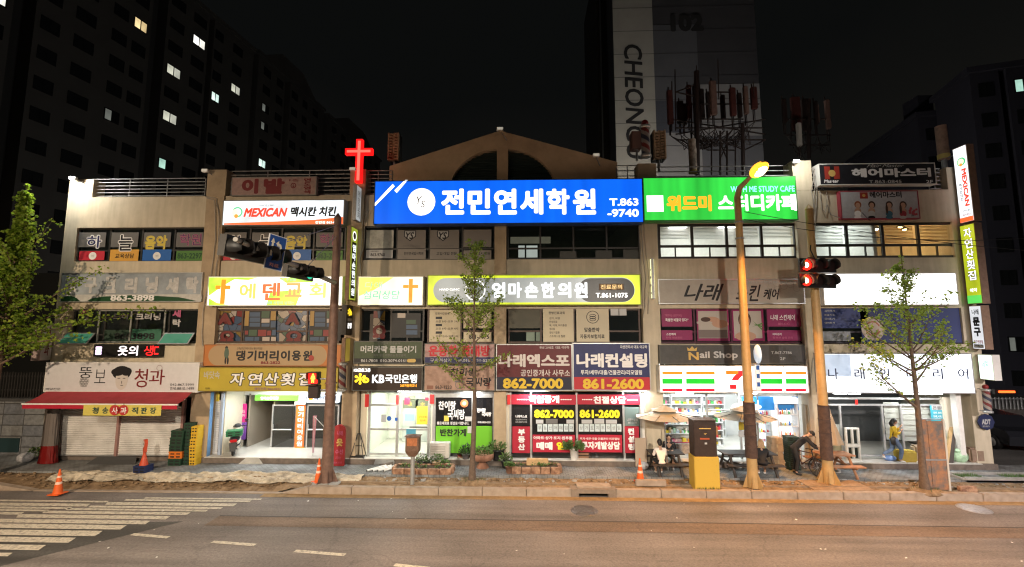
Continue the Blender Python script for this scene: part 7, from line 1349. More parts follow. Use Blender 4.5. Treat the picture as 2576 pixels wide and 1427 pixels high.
    # face and hair
    up = (V['head']-V['neck']).normalized(); fwd = Vector(J.get('look',(0,-1,0))).normalized(); fwd = (fwd-up*fwd.dot(up)).normalized(); rt = up.cross(fwd).normalized(); H = V['head']
    mb = MB(); Q = Matrix((rt,fwd,up)).transposed()
    mb.ball(H+up*.01,(.076,.09,.112),M_skin,14,10,Q); mb.ball(H+fwd*.092+up*-.008,(.012,.018,.02),M_skin,8,6,Q)
    for s in (-1,1): mb.ball(H+fwd*.078+rt*s*.031+up*.018,(.012,.008,.007),K_black,8,5,Q); mb.ball(H+rt*s*.078,(.012,.02,.03),M_skin,8,6,Q); mb.ball(H+fwd*.08+rt*s*.031+up*.036,(.017,.006,.004),hairm,8,4,Q)
    mb.ball(H+fwd*.081-up*.045,(.022,.008,.007),mat('lips',(.35,.10,.09),.5),8,5,Q); local(mb,'head',t)
    mb = MB()
    if hair == 'cap': mb.ball(H+up*.045+fwd*-.01,(.092,.108,.088),hairm,16,10,Q); mb.ball(H+up*.05+fwd*.12,(.06,.07,.012),hairm,12,6,Q); local(mb,'cap',t)
    else:
        mb.ball(H+up*.035-fwd*.022,(.09,.096,.102),hairm,16,10,Q); mb.ball(H-fwd*.05-up*.02,(.084,.06,.1),hairm,14,9,Q)
        if hair == 'bun': mb.ball(H-fwd*.075+up*.1,.05,hairm,10,7)
        if hair in ('long','very_long'):
            L = .28 if hair == 'long' else .52
            for k in range(9): a = -1+k/4; p0 = H-fwd*.06+rt*a*.075+up*.03; mb.tube([p0,p0-up*.12-fwd*.03,p0-Vector((0,0,L*.65))-fwd*.045+rt*a*.02,p0-Vector((0,0,L))-fwd*.02],[.035,.04,.035,.012],hairm,7)
        local(mb,'hair',t)
    return t
M_hb, M_hbl = mat('hair_black',(.012,.01,.009),.45), mat('hair_blonde',(.38,.24,.12),.5,var=.3,scale=20)
S_p, S_b, S_y, S_n = mat('shirt_blush',(.74,.66,.60),.8), mat('cloth_black',(.012,.012,.014),.8), mat('cardigan_yellow',(.5,.33,.02),.85), mat('cloth_charcoal',(.022,.022,.026),.85)
T_j = mat('denim',(.12,.17,.26),.85,var=.25,scale=12); Sh_w = mat('shoe_white',(.6,.58,.55),.6); Sh_b = mat('shoe_black',(.02,.02,.02),.5)
def seated(lean=.05, arm='table', knees=.18, ankle=(.0,.0)):
    J = {'pelvis':(0,.02,.53),'chest':(0,-.03-lean,.87),'neck':(0,-.05-lean*1.3,1.02),'head':(0,-.075-lean*1.6,1.17),'shL':(-.17,-.04-lean,.95),'shR':(.17,-.04-lean,.95)}
    for s,n in ((-1,'L'),(1,'R')):
        J['el'+n] = (s*.23,-.14-lean,.70); J['wr'+n] = (s*.1,-.36-lean,.75); J['hip'+n] = (s*.09,0,.52); J['kn'+n] = (s*knees*.8,-.42,.50); J['an'+n] = (s*.1+ankle[0],-.38+ankle[1],.085); J['toe'+n] = (s*.1+ankle[0],-.52+ankle[1],.035); J['hd'+n] = (-s*.4,-1,0)
    return J
X1 = P(1664,1150,-1.24).x
person('seated person with their back turned in a blush white shirt and black shorts',(X1,-1.22,.15),RAD(180),seated(.06),S_p,S_b,M_hb,Sh_w,.55,.6,None,'bun')
person('seated person in black clothes across the table, dark hair, pale legs',(P(1684,1140,-.1).x,-.02,.15),RAD(-12),seated(.1),S_n,S_b,M_hb,Sh_w,1,.4,None,'long')
person('person in a black dress with very long blonde hair sitting at the long table',(P(1909,1150,-.95).x,-1.2,.15),RAD(160),seated(.12),S_b,S_b,M_hbl,Sh_w,1,.6,True,'very_long')
# man in black bent over his bicycle
bk = G(2017,1197,.15)
J = {'pelvis':(0,.12,.96),'chest':(0,-.22,1.34),'neck':(0,-.33,1.45),'head':(0,-.43,1.52),'look':(0,-1,-.55),'shL':(-.18,-.27,1.38),'shR':(.18,-.27,1.38),'elL':(-.24,-.42,1.16),'elR':(.24,-.42,1.16),'wrL':(-.2,-.62,1.03),'wrR':(.2,-.62,1.03),'hdL':(0,-1,-.3),'hdR':(0,-1,-.3),
     'hipL':(-.1,.12,.93),'hipR':(.1,.12,.93),'knL':(-.11,.04,.5),'knR':(.12,.1,.5),'anL':(-.11,.12,.09),'anR':(.13,.2,.09),'toeL':(-.12,-.04,.035),'toeR':(.14,.04,.035)}
person('man in black clothes and a dark cap leaning over the handlebar of his bicycle',(bk.x,bk.y+.1,.15),RAD(62),J,S_n,S_b,mat('cap_dark',(.02,.02,.022),.6),Sh_b,1,1,None,'cap',1.0)
# woman in yellow walking along the shop step
wk = G(2236,1156,.385)
J = {'pelvis':(0,0,.92),'chest':(0,-.03,1.26),'neck':(0,-.04,1.40),'head':(0,-.07,1.54),'look':(.15,-1,-.1),'shL':(-.16,0,1.33),'shR':(.16,-.05,1.33),'elL':(-.2,-.02,1.08),'elR':(.19,-.12,1.08),'wrL':(-.13,-.2,1.2),'wrR':(.09,-.25,1.32),'hdL':(.3,-.5,.8),'hdR':(0,-.5,.8),
     'hipL':(-.085,0,.89),'hipR':(.085,0,.89),'knL':(-.08,-.2,.5),'knR':(.08,.04,.48),'anL':(-.07,-.13,.09),'anR':(.08,.36,.22),'toeL':(-.07,-.28,.035),'toeR':(.08,.3,.1)}
person('woman in a yellow cardigan and jeans walking past the dark shop windows',(wk.x-.05,-.02+.05,.385),RAD(70),J,S_y,T_j,M_hb,Sh_w,1,1,None,'long',.6)
mb = MB(); c = Vector((wk.x-.12,-.06,1.22)); mb.ball(c,(.13,.07,.17),mat('bag_leather',(.02,.02,.02),.5),12,8); mb.tube([c+Vector((-.08,0,.1)),c+Vector((.02,-.03,.42)),c+Vector((.1,0,.1))],.012,_M['bag_leather'],6); tag(mb.build('shoulder_bag'),'black shoulder bag carried by the woman in yellow','bag')
# ================================================================ bicycle and scooter
def bicycle(c, rz, label):
    t = thing('bicycle',label,'bicycle',c,rz); R = .33; m = mat('bike_orange',(.09,.03,.015),.4); k_ = M_black
    for y in (-.52,.5):
        mb = MB(); vs = []; fs = []; A, B = 36, 8
        for i in range(A):
            a = 2*math.pi*i/A
            for j in range(B): q = 2*math.pi*j/B; rr = R-.022+.022*math.cos(q); vs.append((.022*math.sin(q),y+rr*math.cos(a),R+rr*math.sin(a)))
        for i in range(A):
            for j in range(B): fs.append((i*B+j,((i+1)%A)*B+j,((i+1)%A)*B+(j+1)%B,i*B+(j+1)%B))
        mb.add(vs,fs,M_black,True); w = mb.build('wheel',t,(0,0,0)); mb = MB(); 
        for i in range(14): a = math.pi*2*i/14; mb.tube([(.02 if i%2 else -.02,y,R),(0,y+(R-.04)*math.cos(a),R+(R-.04)*math.sin(a))],.003,M_alu,4)
        mb.lathe([(.03,-.05),(.03,.05)],(0,y,R),M_alu,10,'x'); mb.build('spokes',w,(0,0,0))
    bb, st, hd, ra, fa = (0,.06,.3),(0,.2,.78),(0,-.36,.8),(0,.5,R),(0,-.52,R); mb = MB()
    for a,b in ((bb,st),(st,hd),(bb,(0,-.39,.68)),(bb,(.05,.5,R)),(bb,(-.05,.5,R)),(st,(.05,.5,R)),(st,(-.05,.5,R))): mb.tube([a,b],.019 if a is bb or b is hd else .012,m,8)
    local(mb,'frame',t); mb = MB(); mb.tube([(0,-.34,.9),(0,-.40,.66)],.02,k_)
    for s in (-1,1): mb.tube([(s*.05,-.40,.66),(s*.05,-.52,R)],.014,k_)
    local(mb,'fork',t); mb = MB(); mb.tube([(-.3,-.33,1.0),(-.1,-.40,.96),(.1,-.40,.96),(.3,-.33,1.0)],.013,k_); mb.tube([(0,-.34,.88),(0,-.40,.96)],.016,k_); local(mb,'handlebar',t)
    mb = MB(); mb.tube([st,(0,.23,.92)],.014,M_alu); mb.ball((0,.25,.95),(.07,.14,.03),k_,12,6); local(mb,'saddle',t); mb = MB(); mb.lathe([(.09,-.006),(.09,.006)],(.04,.06,.3),M_alu,20,'x'); mb.tube([(.05,.06,.3),(.06,.0,.15)],.011,M_alu); mb.tube([(-.05,.06,.3),(-.06,.12,.45)],.011,M_alu); mb.box(.03,.13,-.04,.03,.13,.16,k_); mb.box(-.13,-.03,.09,.16,.44,.47,k_); local(mb,'crank',t)
    return t
bc = G(2042,1199,.15); bicycle((bc.x-.02,bc.y+.42,.15),RAD(24),'dark bicycle with a rusty orange tint, held by the man in black')
sc_ = G(598,1146,.385); t = thing('scooter','black and white scooter with a green crate on its rack, seen from behind','scooter',(sc_.x-.40,.62,.385),RAD(27)); mw, mk = mat('scooter_white',(.6,.57,.5),.3), mat('scooter_black',(.03,.03,.035),.3)
for y in (-.55,.62):
    mb = MB(); mb.lathe([(.12,-.05),(.2,-.06),(.25,-.035),(.26,0),(.25,.035),(.2,.06),(.12,.05)],(0,y,.26),M_black,24,'x'); w = local(mb,'wheel',t); mb = MB(); mb.lathe([(.02,-.04),(.13,-.03),(.13,.03),(.02,.04)],(0,y,.26),M_alu,16,'x'); mb.build('rim',w,(0,0,0))
mb = MB(); mb.ball((0,-.35,.62),(.2,.4,.17),mk,16,10); mb.box(-.16,.16,-.05,.4,.3,.4,mk); mb.ball((-.12,-.3,.55),(.1,.36,.14),mw,12,8); mb.ball((.12,-.3,.55),(.1,.36,.14),mw,12,8); local(mb,'body',t); mb = MB(); mb.tube([(0,.45,.35),(0,.42,.95)],[.12,.09],mw,10); mb.ball((0,.48,.75),(.22,.08,.3),mw,14,9); local(mb,'front_shield',t)
mb = MB(); mb.tube([(-.33,.34,1.02),(0,.42,1.0),(.33,.34,1.02)],.02,M_black); mb.ball((0,.42,1.02),(.13,.1,.1),mk,12,8); local(mb,'handlebar',t)
for s in (-1,1): mb = MB(); mb.tube([(s*.2,.38,1.02),(s*.3,.38,1.22)],.008,M_black); mb.ball((s*.32,.38,1.25),(.075,.02,.055),M_black,10,6); local(mb,'mirror',t)
mb = MB(); mb.box(-.12,.12,-.76,-.7,.58,.68,mat('tail_red',(.35,.01,.015),.2,emit=(1,.02,.02),es=.08)); local(mb,'tail_light',t); mb = MB(); mb.add([(-.15,-.74,.56),(.15,-.74,.56),(.1,-.84,.24),(-.1,-.84,.24)],[(0,1,2,3)],M_black); local(mb,'mudguard',t); mb = MB(); mb.tube([(.17,-.2,.3),(.19,-.8,.38)],[.045,.06],M_steel); local(mb,'exhaust',t); mb = MB(); mb.ball((0,-.15,.78),(.15,.33,.06),M_black,12,6); local(mb,'saddle',t)
C_lg = mat('crate_leaf',(.02,.16,.07),.45); cr = bpy.data.objects.new('tmp',None); o_ = crate('plastic_crate','green crate carried on the back of the scooter',(sc_.x-.40+.22,.62-.44,.385+.80),(.56,.4,.22),C_lg,None,RAD(27)); bpy.data.objects.remove(cr)
# ================================================================ trees
def leafmat(k, c):
    def b(nt, p):                      # a leaf lets part of the light through
        o = nt.nodes['Material Output']; t = nn(nt,'ShaderNodeBsdfTranslucent'); t.inputs[0].default_value = (c[0]*1.5,c[1]*1.5,c[2],1); x = nn(nt,'ShaderNodeMixShader'); x.inputs[0].default_value = .45
        nt.links.new(p.outputs[0],x.inputs[1]); nt.links.new(t.outputs[0],x.inputs[2]); nt.links.new(x.outputs[0],o.inputs[0])
    return mat(k, c, .55, build=b)
LF = [leafmat('ginkgo_%d'%k,c) for k,c in enumerate(((.18,.28,.03),(.22,.33,.04),(.27,.35,.05),(.12,.2,.025)))]
LY = [leafmat('young_%d'%k,c) for k,c in enumerate(((.22,.30,.05),(.27,.35,.08),(.18,.25,.045)))]
M_bark = mat('bark',(.13,.09,.065),.9,var=.35,scale=9,bump=.5)
def tree(label, base, H, branches, lf, nleaf, sz, seed, trunk_r, lean=(0,0), crown_from=.3, soil=True, seglen=.25):
    """branches: list of (height fraction, azimuth deg, length, rise, leaves per metre)"""
    r_ = random.Random(seed); t = thing('tree',label,'tree',base); top = Vector((lean[0],lean[1],H)); mb = MB(); n = 12; pts = []
    for i in range(n+1): f = i/n; pts.append(Vector((lean[0]*f+.04*math.sin(f*9+seed)*(1-f),lean[1]*f+.04*math.cos(f*7+seed)*f*(1-f)*2,H*f)))
    mb.tube(pts,[trunk_r*(1-.93*(i/n)**.9)*(1.35 if i == 0 else 1) for i in range(n+1)],M_bark,9); local(mb,'trunk',t)
    def at_(f): i = min(n-1,int(f*n)); return pts[i].lerp(pts[i+1],f*n-i)
    mbB = MB(); mbL = MB()
    def leaf(c, d):
        u = Vector((r_.uniform(-1,1),r_.uniform(-1,1),r_.uniform(-.5,1))).normalized(); v = u.cross(Vector((r_.uniform(-1,1),r_.uniform(-1,1),r_.uniform(-1,1)))).normalized(); s = sz*r_.uniform(.65,1.35)
        mbL.add([c,c+u*s*.7+v*s*.55,c+u*s*1.05,c+u*s*.7-v*s*.55],[(0,1,2,3)],r_.choice(lf))
    def clump(c, R, k):
        for _ in range(k):
            d = Vector((r_.gauss(0,1),r_.gauss(0,1),r_.gauss(0,.8))); leaf(c+d*R*.5,d)
    def branch(p0, az, L, rise, dens, r0, lvl):
        k = 5; q = [p0]; a = az
        for i in range(k): a += r_.uniform(-.12,.12); q.append(q[-1]+Vector((math.cos(a),math.sin(a),rise*(.8+.5*i/k)+r_.uniform(-.1,.1))).normalized()*L/k)
        mbB.tube(q,[r0*(1-.8*i/k) for i in range(k+1)],M_bark,5)
        for i in range(1,k+1):
            m = max(1,int(dens*L/k)); 
            for _ in range(m): f = r_.random(); c = q[i-1].lerp(q[i],f); clump(c+Vector((r_.gauss(0,.06),r_.gauss(0,.06),r_.gauss(0,.05))),min(sz*2.2,.06+L*.2),r_.randint(3,7))
            if lvl and i > 1 and r_.random() < .75: branch(q[i],a+r_.choice((-1,1))*r_.uniform(.5,1.0),L*.42*r_.uniform(.6,1.2),rise*.9,dens,r0*.4,lvl-1)
        clump(q[-1],min(sz*2.5,.06+L*.16),8 if L > .5 else 4)
    for (f, az, L, rise, dens) in branches: branch(at_(f),RAD(az),L,rise,dens,trunk_r*(1-f)*.45+.008,1)
    for i in range(int(nleaf)): f = 1-r_.random()**1.5*.3; clump(at_(f),sz*2*min(1,.25+(1-f)*4),4)
    cr = local(mbL,'crown',t); mb2 = mbB.build('branches',t,(0,0,0))
    if soil:
        ms = MB(); ms.ball((0,0,-.02),(.6,.35,.12),M_earth,14,6); ws = MB()
        for k in range(90): a = r_.uniform(0,6.28); q = r_.uniform(.1,.5); x, y = q*math.cos(a), q*.5*math.sin(a); ws.add([(x-.012,y,.02),(x+.012,y,.02),(x+r_.uniform(-.05,.05),y,.02+r_.uniform(.05,.16))],[(0,1,2)],_M['weed_green'])
        local(ms,'root_mound',t); setting(local(ws,'weeds',t),'stuff')
    return t
rb = random.Random(5)
base = G(-52,1206,.1); zt = P(78,462,base.y).z-.1; br = []; lean_ = P(78,462,base.y).x-base.x-.12
for k in range(66):
    f = .37+.59*(k/66); L = (2.9*(1-f)**1.3+.1)*rb.uniform(.55,1.25); L *= (1 if f < .8 else .7); br.append((f,k*137.5+rb.uniform(-20,20),L,1.6 if f > .8 else 1.5 if f > .55 else .7,6.5))
br += [(.46,-6,3.7,.22,7),(.43,-24,2.9,.12,7),(.5,10,2.6,.9,7),(.66,15,1.75,2.6,8),(.74,-20,1.3,3.0,8),(.6,160,1.6,1.8,8)]
tree('big bright green ginkgo tree at the left edge before the corner signs',base,zt,br,LF,16,.1,3,.17,lean=(lean_,0),soil=False)
base = G(1190,1213,.1); zt = P(1205,605,base.y).z-.1; br = []
for k in range(17): f = .56+.42*k/17; br.append((f,k*137.5+rb.uniform(-25,25),rb.uniform(.75,1.25)*(1.15-f)*1.9,1.25,4.6))
br += [(.62,170,1.35,1.0,3),(.64,10,1.3,1.0,3),(.44,5,1.15,.55,5.5),(.42,178,1.75,1.05,.9),(.47,150,1.0,.9,5),(.36,185,1.4,.9,.8)]
tree('slender young tree in leaf before the side dish shop',base,zt,br,LY,26,.075,11,.11)
base = G(2330,1236,.1); zt = P(2302,648,base.y).z-.1; br = []
for k in range(20): f = .45+.5*k/20; br.append((f,k*137.5+rb.uniform(-20,20),rb.uniform(.9,1.5)*(1.12-f)*1.75,1.0,5.6 if f < .75 else 3.2))
br += [(.55,175,1.9,.75,5),(.53,0,2.0,.8,5),(.58,20,1.9,1.2,4),(.60,165,1.7,1.1,5),(.34,182,1.9,1.0,.7),(.5,190,1.7,.5,5),(.5,-8,1.5,.6,5)]
tree('young tree in leaf before the glaring interior shop sign and rusty sheets',base,zt,br,LY,20,.075,23,.12,lean=(-.1,0))
# ================================================================ rooftop antennas
M_ant = mat('antenna_red',(.10,.03,.026),.6,var=.25); M_antp = mat('antenna_pink',(.2,.12,.10),.6,var=.2); M_antd = mat('antenna_dark',(.035,.022,.02),.6)
def antenna(lab, base, panels, Y, masts, rails, m=M_ant, cab=0):
    t = thing('antenna_mast',lab,'antenna',base,0,'phone antennas on the roof'); o = Vector(base); mb = MB()
    for (u0,v0,u1,v1,r) in masts: mb.tube([P(u0,v0,Y)-o,P(u1,v1,Y)-o],r,M_antd,8)
    for (u0,v0,u1,v1,dy) in rails: mb.tube([P(u0,v0,Y+dy)-o,P(u1,v1,Y+dy)-o],.035,M_antd,6)
    local(mb,'frame',t)
    for (u,v0,v1,w_,dy,pm) in panels:
        a, b = P(u,v1,Y+dy)-o, P(u,v0,Y+dy)-o; mb = MB(); mb.bbox(a.x-w_/2,a.x+w_/2,a.y-.1,a.y+.1,a.z,b.z,pm,.03); mb.tube([(a.x,a.y+.14,a.z-.5),(a.x,a.y+.14,b.z+.25)],.03,M_antd,6); local(mb,'panel',t)
    if cab:
        mb = MB(); r_ = random.Random(4)
        for k in range(cab):
            p = r_.choice(panels); q = P(p[0],p[2],Y+p[4])-o; e = P(r_.uniform(1740,1860) if Y < 5 else r_.uniform(1990,2070),r_.uniform(345,360),Y)-o if m is M_ant else P(r_.uniform(1990,2070),r_.uniform(350,375),Y)-o
            mb.tube([q,q+Vector((0,0,-.6)),q.lerp(e,.5)+Vector((r_.uniform(-.4,.4),0,-.9)),e+Vector((0,0,r_.uniform(-.3,.5)))],.02,M_antd,5)
        local(mb,'cables',t)
    return t
b = P(1752,440,2.5)
antenna('wide dark red phone antenna frame on the roof above the green sign',(b.x,2.5,ROOF),[(1687,228,313,.26,0,M_ant),(1712,255,312,.3,.8,M_antd),(1735,215,300,.22,.6,M_ant),(1755,212,310,.34,.3,M_antd),(1796,205,290,.3,-.3,M_antp),(1845,222,292,.28,0,M_ant),(1878,218,288,.2,0,M_antp),(1898,220,275,.28,.2,M_ant),(1722,262,315,.24,1.0,M_antd),(1765,225,300,.3,.9,M_antd),(1783,232,296,.18,.7,M_antd),(1820,240,300,.2,.8,M_antd),(1862,235,296,.2,.9,M_antd)],2.5,[(1754,440,1752,180,.13),(1812,440,1812,330,.05),(1829,440,1829,330,.05),(1870,440,1868,312,.09),(1690,330,1690,205,.03),(1700,330,1698,175,.03),(1752,215,1752,165,.025),(1808,250,1806,150,.025),(1897,250,1895,205,.02)],[(1700,322,1920,322,0),(1700,352,1925,352,0),(1715,352,1752,378,0),(1925,352,1872,378,0),(1752,378,1812,352,0),(1872,378,1812,352,0),(1700,232,1752,212,0),(1700,232,1760,245,0),(1800,232,1850,232,0),(1812,360,1829,400,0),(1829,360,1812,400,0),(1740,260,1740,352,.6),(1690,300,1925,338,.5),(1700,338,1925,300,.5),(1720,262,1910,262,.6),(1752,300,1870,300,.3),(1780,378,1850,378,0),(1790,352,1790,440,0),(1850,352,1850,440,0)],cab=46)
for (u,r) in ((1748,.17),): pass
b = P(2035,440,4)
antenna('dim distant looking phone antenna cluster right of the lit pier floodlight',(b.x,4,ROOF),[(1975,250,310,.2,0,M_antd),(2005,245,330,.45,.3,M_ant),(2012,310,368,.2,-1,mat('antenna_white',(.5,.46,.42),.5)),(2030,250,330,.4,.4,M_antd),(2055,255,315,.14,0,M_antd),(2058,265,310,.1,0,M_antp),(2085,252,325,.2,0,M_antp)],4,[(2035,440,2035,250,.09),(1990,350,1990,280,.03)],[(1975,340,2090,340,0),(1985,365,2085,365,0),(1975,300,2085,300,0)],m=M_antp,cab=14)
p = P(1744,430,1.2); q = P(1744,352,1.2); mb = MB(); mb.lathe([(.17,0),(.17,q.z-p.z)],p,mat('peeling_white',(.4,.33,.28),.8,var=.8,scale=4),14); mb.lathe([(.2,-.1),(.2,.0)],p,mat('ring_yellow',(.5,.4,.12),.6),14); tag(mb.build('peeling_post'),'peeling whitish post under the dark red antenna frame','post')
# ================================================================ apartment blocks
M_tow = mat('tower_paint',(.042,.04,.038),.9,var=.12,scale=.4); M_tow2 = mat('tower_teal',(.13,.17,.18),.9,var=.15,scale=.4); M_rec = mat('tower_recess_shade',(.02,.02,.02),.9); M_twin = mat('tower_window',(.008,.009,.010),.25)  # recesses near-black: their shade is put into the colour
def block(label, A, B, dep, z1, cols, floors, lits, recess, roof=None, seed=1, mt=M_tow, part_lit=True):
    """long slab whose visible face runs from A to B (x,y); windows sit proud of recesses"""
    A, B = Vector((*A,0)), Vector((*B,0)); L = (B-A).length; d = (B-A)/L; nrm = Vector((d.y,-d.x,0)); t = thing('apartment_block',label,'apartment block',A)
    if nrm.x*(-A.x) < 0: nrm = -nrm
    Mx = Matrix((d,-nrm,Vector((0,0,1)))).transposed().to_4x4()      # local x along the face, y into the building
    r_ = random.Random(seed); mb = MB(); edges = [0]+[e for q in recess for e in q]+[L]
    for i in range(0,len(edges)-1,2):
        mb.box(edges[i],edges[i+1],0,dep,ROAD,z1,mt,Mx)
        for k in range(1,floors): 
            pass
    mb.build('wall',t,(0,0,0)); mb = MB()
    for (a,b) in recess: mb.box(a,b,1.4,dep,ROAD,z1-1,M_rec,Mx)
    mb.build('stair_recess',t,(0,0,0)); mb = MB(); mb.box(-.3,L+.3,-.3,dep+.3,z1,z1+.5,mt,Mx); 
    if roof: mb.add([Mx @ Vector(p) for p in ((roof[0],0,z1+.5),(roof[1],0,z1+.5),((roof[0]*.7+roof[1]*.3),0,z1+3.4),((roof[0]*.3+roof[1]*.7),0,z1+3.4),(roof[0],dep,z1+.5),(roof[1],dep,z1+.5),((roof[0]*.7+roof[1]*.3),dep,z1+3.4),((roof[0]*.3+roof[1]*.7),dep,z1+3.4))],[(0,1,3,2),(4,6,7,5),(2,3,7,6),(0,2,6,4),(1,5,7,3)],mt)
    mb.build('roof',t,(0,0,0)); fh = (z1-.5)/floors; n = 0; protos = {}; over = MB()
    for fl in range(floors-1,-1,-1):
        for ci,(x,w_) in enumerate(cols):
            w_ = round(w_*.86,2); zz = .95+fl*fh; l = lits.get((fl,ci)); n += 1
            if n > 100 and not l: over.box(x,x+w_,-.05,-.01,zz,zz+1.25,M_twin,Mx); continue
            key = (round(w_,2), l)
            if key in protos:
                o = protos[key].copy(); COL.objects.link(o); o.parent = t; o.location = Mx @ Vector((x,0,zz)); pr = protos[key]
                for kk in kids(pr): c_ = kk.copy(); COL.objects.link(c_); c_.parent = o
                continue
            m1 = MB(); fr = .09
            for a in ((0,w_,0,fr),(0,w_,1.25-fr,1.25),(0,fr,fr,1.25-fr),(w_-fr,w_,fr,1.25-fr),(w_/2-fr/2,w_/2+fr/2,fr,1.25-fr)): m1.box(a[0],a[1],-.06,-.0,a[2],a[3],M_twin,Mx)
            o = m1.build('window',t,Mx @ Vector((x,0,zz))); m2 = MB(); 
            if l: m2.box(fr,w_/2-fr/2,-.03,-.01,fr,1.25-fr,LW[l][0],Mx); m2.box(w_/2+fr/2,w_-fr,-.03,-.01,fr,1.25-fr,LW[l][1],Mx)
            else: m2.box(fr,w_-fr,-.03,-.01,fr,1.25-fr,M_twin,Mx)
            m2.build('pane',o,(0,0,0)); protos[key] = o
    if over.v: o = over.build('window',t,(0,0,0)); o['kind'] = 'stuff'
    return t
lw = lambda k,c,s: lit('home_'+k,c,s,.25,1.5)
LW = {'warm':(lw('warm',(.95,.72,.36),.75),lw('warm2',(.8,.6,.3),.55)),'cool':(lw('cool',(.75,.95,.85),.85),lw('cool2',(.62,.82,.75),.7)),'white':(lw('white',(.95,.93,.88),1.0),lw('white2',(.85,.83,.75),.8)),'half':(lw('teal',(.45,.75,.62),.6),M_twin),'dim':(lw('dim',(.16,.17,.15),.5),M_twin),'pale':(lw('pale',(.62,.62,.5),.65),lw('pale2',(.6,.6,.5),.5))}
def face_uv(u, d): """pixel column on a plan line is only used to choose which flat is awake"""; return None
# left slab in three steps, running away from the street
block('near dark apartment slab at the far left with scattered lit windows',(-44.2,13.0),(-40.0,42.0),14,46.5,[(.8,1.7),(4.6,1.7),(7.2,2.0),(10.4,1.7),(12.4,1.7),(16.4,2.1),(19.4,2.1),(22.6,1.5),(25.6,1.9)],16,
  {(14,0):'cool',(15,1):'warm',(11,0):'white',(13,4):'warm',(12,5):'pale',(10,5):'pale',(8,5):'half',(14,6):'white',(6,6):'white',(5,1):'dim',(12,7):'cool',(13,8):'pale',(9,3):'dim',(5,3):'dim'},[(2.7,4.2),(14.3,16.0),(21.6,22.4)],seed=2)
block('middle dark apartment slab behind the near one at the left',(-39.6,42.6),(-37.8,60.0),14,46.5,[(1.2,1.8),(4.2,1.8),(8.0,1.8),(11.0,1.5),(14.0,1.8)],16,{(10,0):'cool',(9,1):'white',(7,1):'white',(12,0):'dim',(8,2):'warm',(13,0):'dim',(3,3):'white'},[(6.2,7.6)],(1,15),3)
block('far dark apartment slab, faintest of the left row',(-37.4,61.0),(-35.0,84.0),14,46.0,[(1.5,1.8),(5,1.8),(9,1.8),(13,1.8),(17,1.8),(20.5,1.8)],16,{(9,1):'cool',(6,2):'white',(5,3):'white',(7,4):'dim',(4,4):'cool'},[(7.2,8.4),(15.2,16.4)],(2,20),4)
# end wall of block 102
yb = 22.0; t = thing('apartment_block','apartment block end wall numbered 102 with dark letters down a pale strip','apartment block',(P(1548,400,yb).x,yb,0)); o = Vector(t.location)
g1, g2, g3, g4, g5 = mat('end_pale',(.36,.35,.32),.9,var=.08,scale=.5), mat('end_slate',(.10,.104,.12),.9,var=.1,scale=.5), mat('end_dusk',(.052,.052,.06),.9,var=.1,scale=.5), mat('end_navy',(.06,.065,.085),.9,var=.1), mat('end_mid',(.22,.22,.23),.9,var=.1,scale=.5)
xa, xb_, xc, xd = [P(u,300,yb).x for u in (1548,1650,1762,1915)]; ztop = 44
mb = MB(); mb.box(xa,xd,yb,yb+12,ROAD,ztop,g3); xq = P(1506,300,yb+3).x; mb.box(xq,xa,yb+3,yb+12,ROAD,ztop,M_rec); mb.build('wall',t)
mb = MB(); Zv = lambda v: P(1650,v,yb).z
mb.box(xa,xb_,yb-.04,yb,ROAD,ztop,g1); mb.box(xb_,xc,yb-.03,yb,Zv(255),Zv(64),g2); mb.box(xb_,P(1720,350,yb).x,yb-.03,yb,Zv(335),Zv(255),g4); mb.box(P(1720,350,yb).x,xc,yb-.03,yb,Zv(335),Zv(255),g2); mb.box(xb_,xc,yb-.03,yb,ROAD,Zv(335),g5); mb.box(xc,xd,yb-.03,yb,Zv(345),Zv(215),g1 if False else g5); mb.box(xc,xd,yb-.03,yb,ROAD,Zv(345),g2)
for v in range(20,420,58): mb.box(xa,xd,yb-.045,yb-.041,Zv(v)-.02,Zv(v)+.02,g3)
mb.build('painted_panel',t); mb = MB(); u0, u1 = P(1572,250,yb).x, P(1619,250,yb).x
n = 7; za, zb_ = Zv(112), Zv(402)
tm = mat('paint_blackish',(.02,.02,.022),.8)
mb.text('CHEONGU',(u0,yb-.06,za),(0,0,-1),(1,0,0),za-zb_,u1-u0,tm,.02,.12)
mb.text('102',(P(1686,60,yb).x,yb-.06,Zv(82)),(1,0,0),(0,0,1),P(1770,60,yb).x-P(1686,60,yb).x,Zv(38)-Zv(82),tm,.06)
mb.build('lettering',t)
for k in range(4): mb = MB(); x = xq+.3+.9*k; mb.box(x,x+.12,yb+2.8,yb+2.99,ROAD,ztop,mat('duct_grey',(.12,.13,.14),.7)); mb.build('drain_pipe',t)
# lamps of the estate behind the shops: one washes that end wall, the left ones are added
mb = MB(); mb.tube([(13,14,0),(13,14,5.5)],.07,M_steel); mb.ball((13,14,5.7),.25,lit('estate_globe',(1,.95,.85),12),12,8); tag(mb.build('estate_lamp'),'globe lamp of the housing estate hidden behind the shopping building','lamp'); lamp('estate_glow','POINT',(13,13.6,6.6),5200,(1,.94,.86),None,.3)
mb = MB(); mb.tube([(-30,24,0),(-30,24,5.5)],.07,M_steel); mb.ball((-30,24,5.7),.25,lit('estate_globe',(1,.95,.85),12),12,8); tag(mb.build('estate_lamp'),'unseen globe lamp added to the housing estate behind the left wing','lamp'); lamp('estate_glow','POINT',(-29.8,24,6.6),380,(1,.95,.85),None,.3)
lamp('estate_glow','POINT',(-31,52,6.6),420,(.9,1,.98),None,.3)  # added light without a lamp body, lifts the left slabs
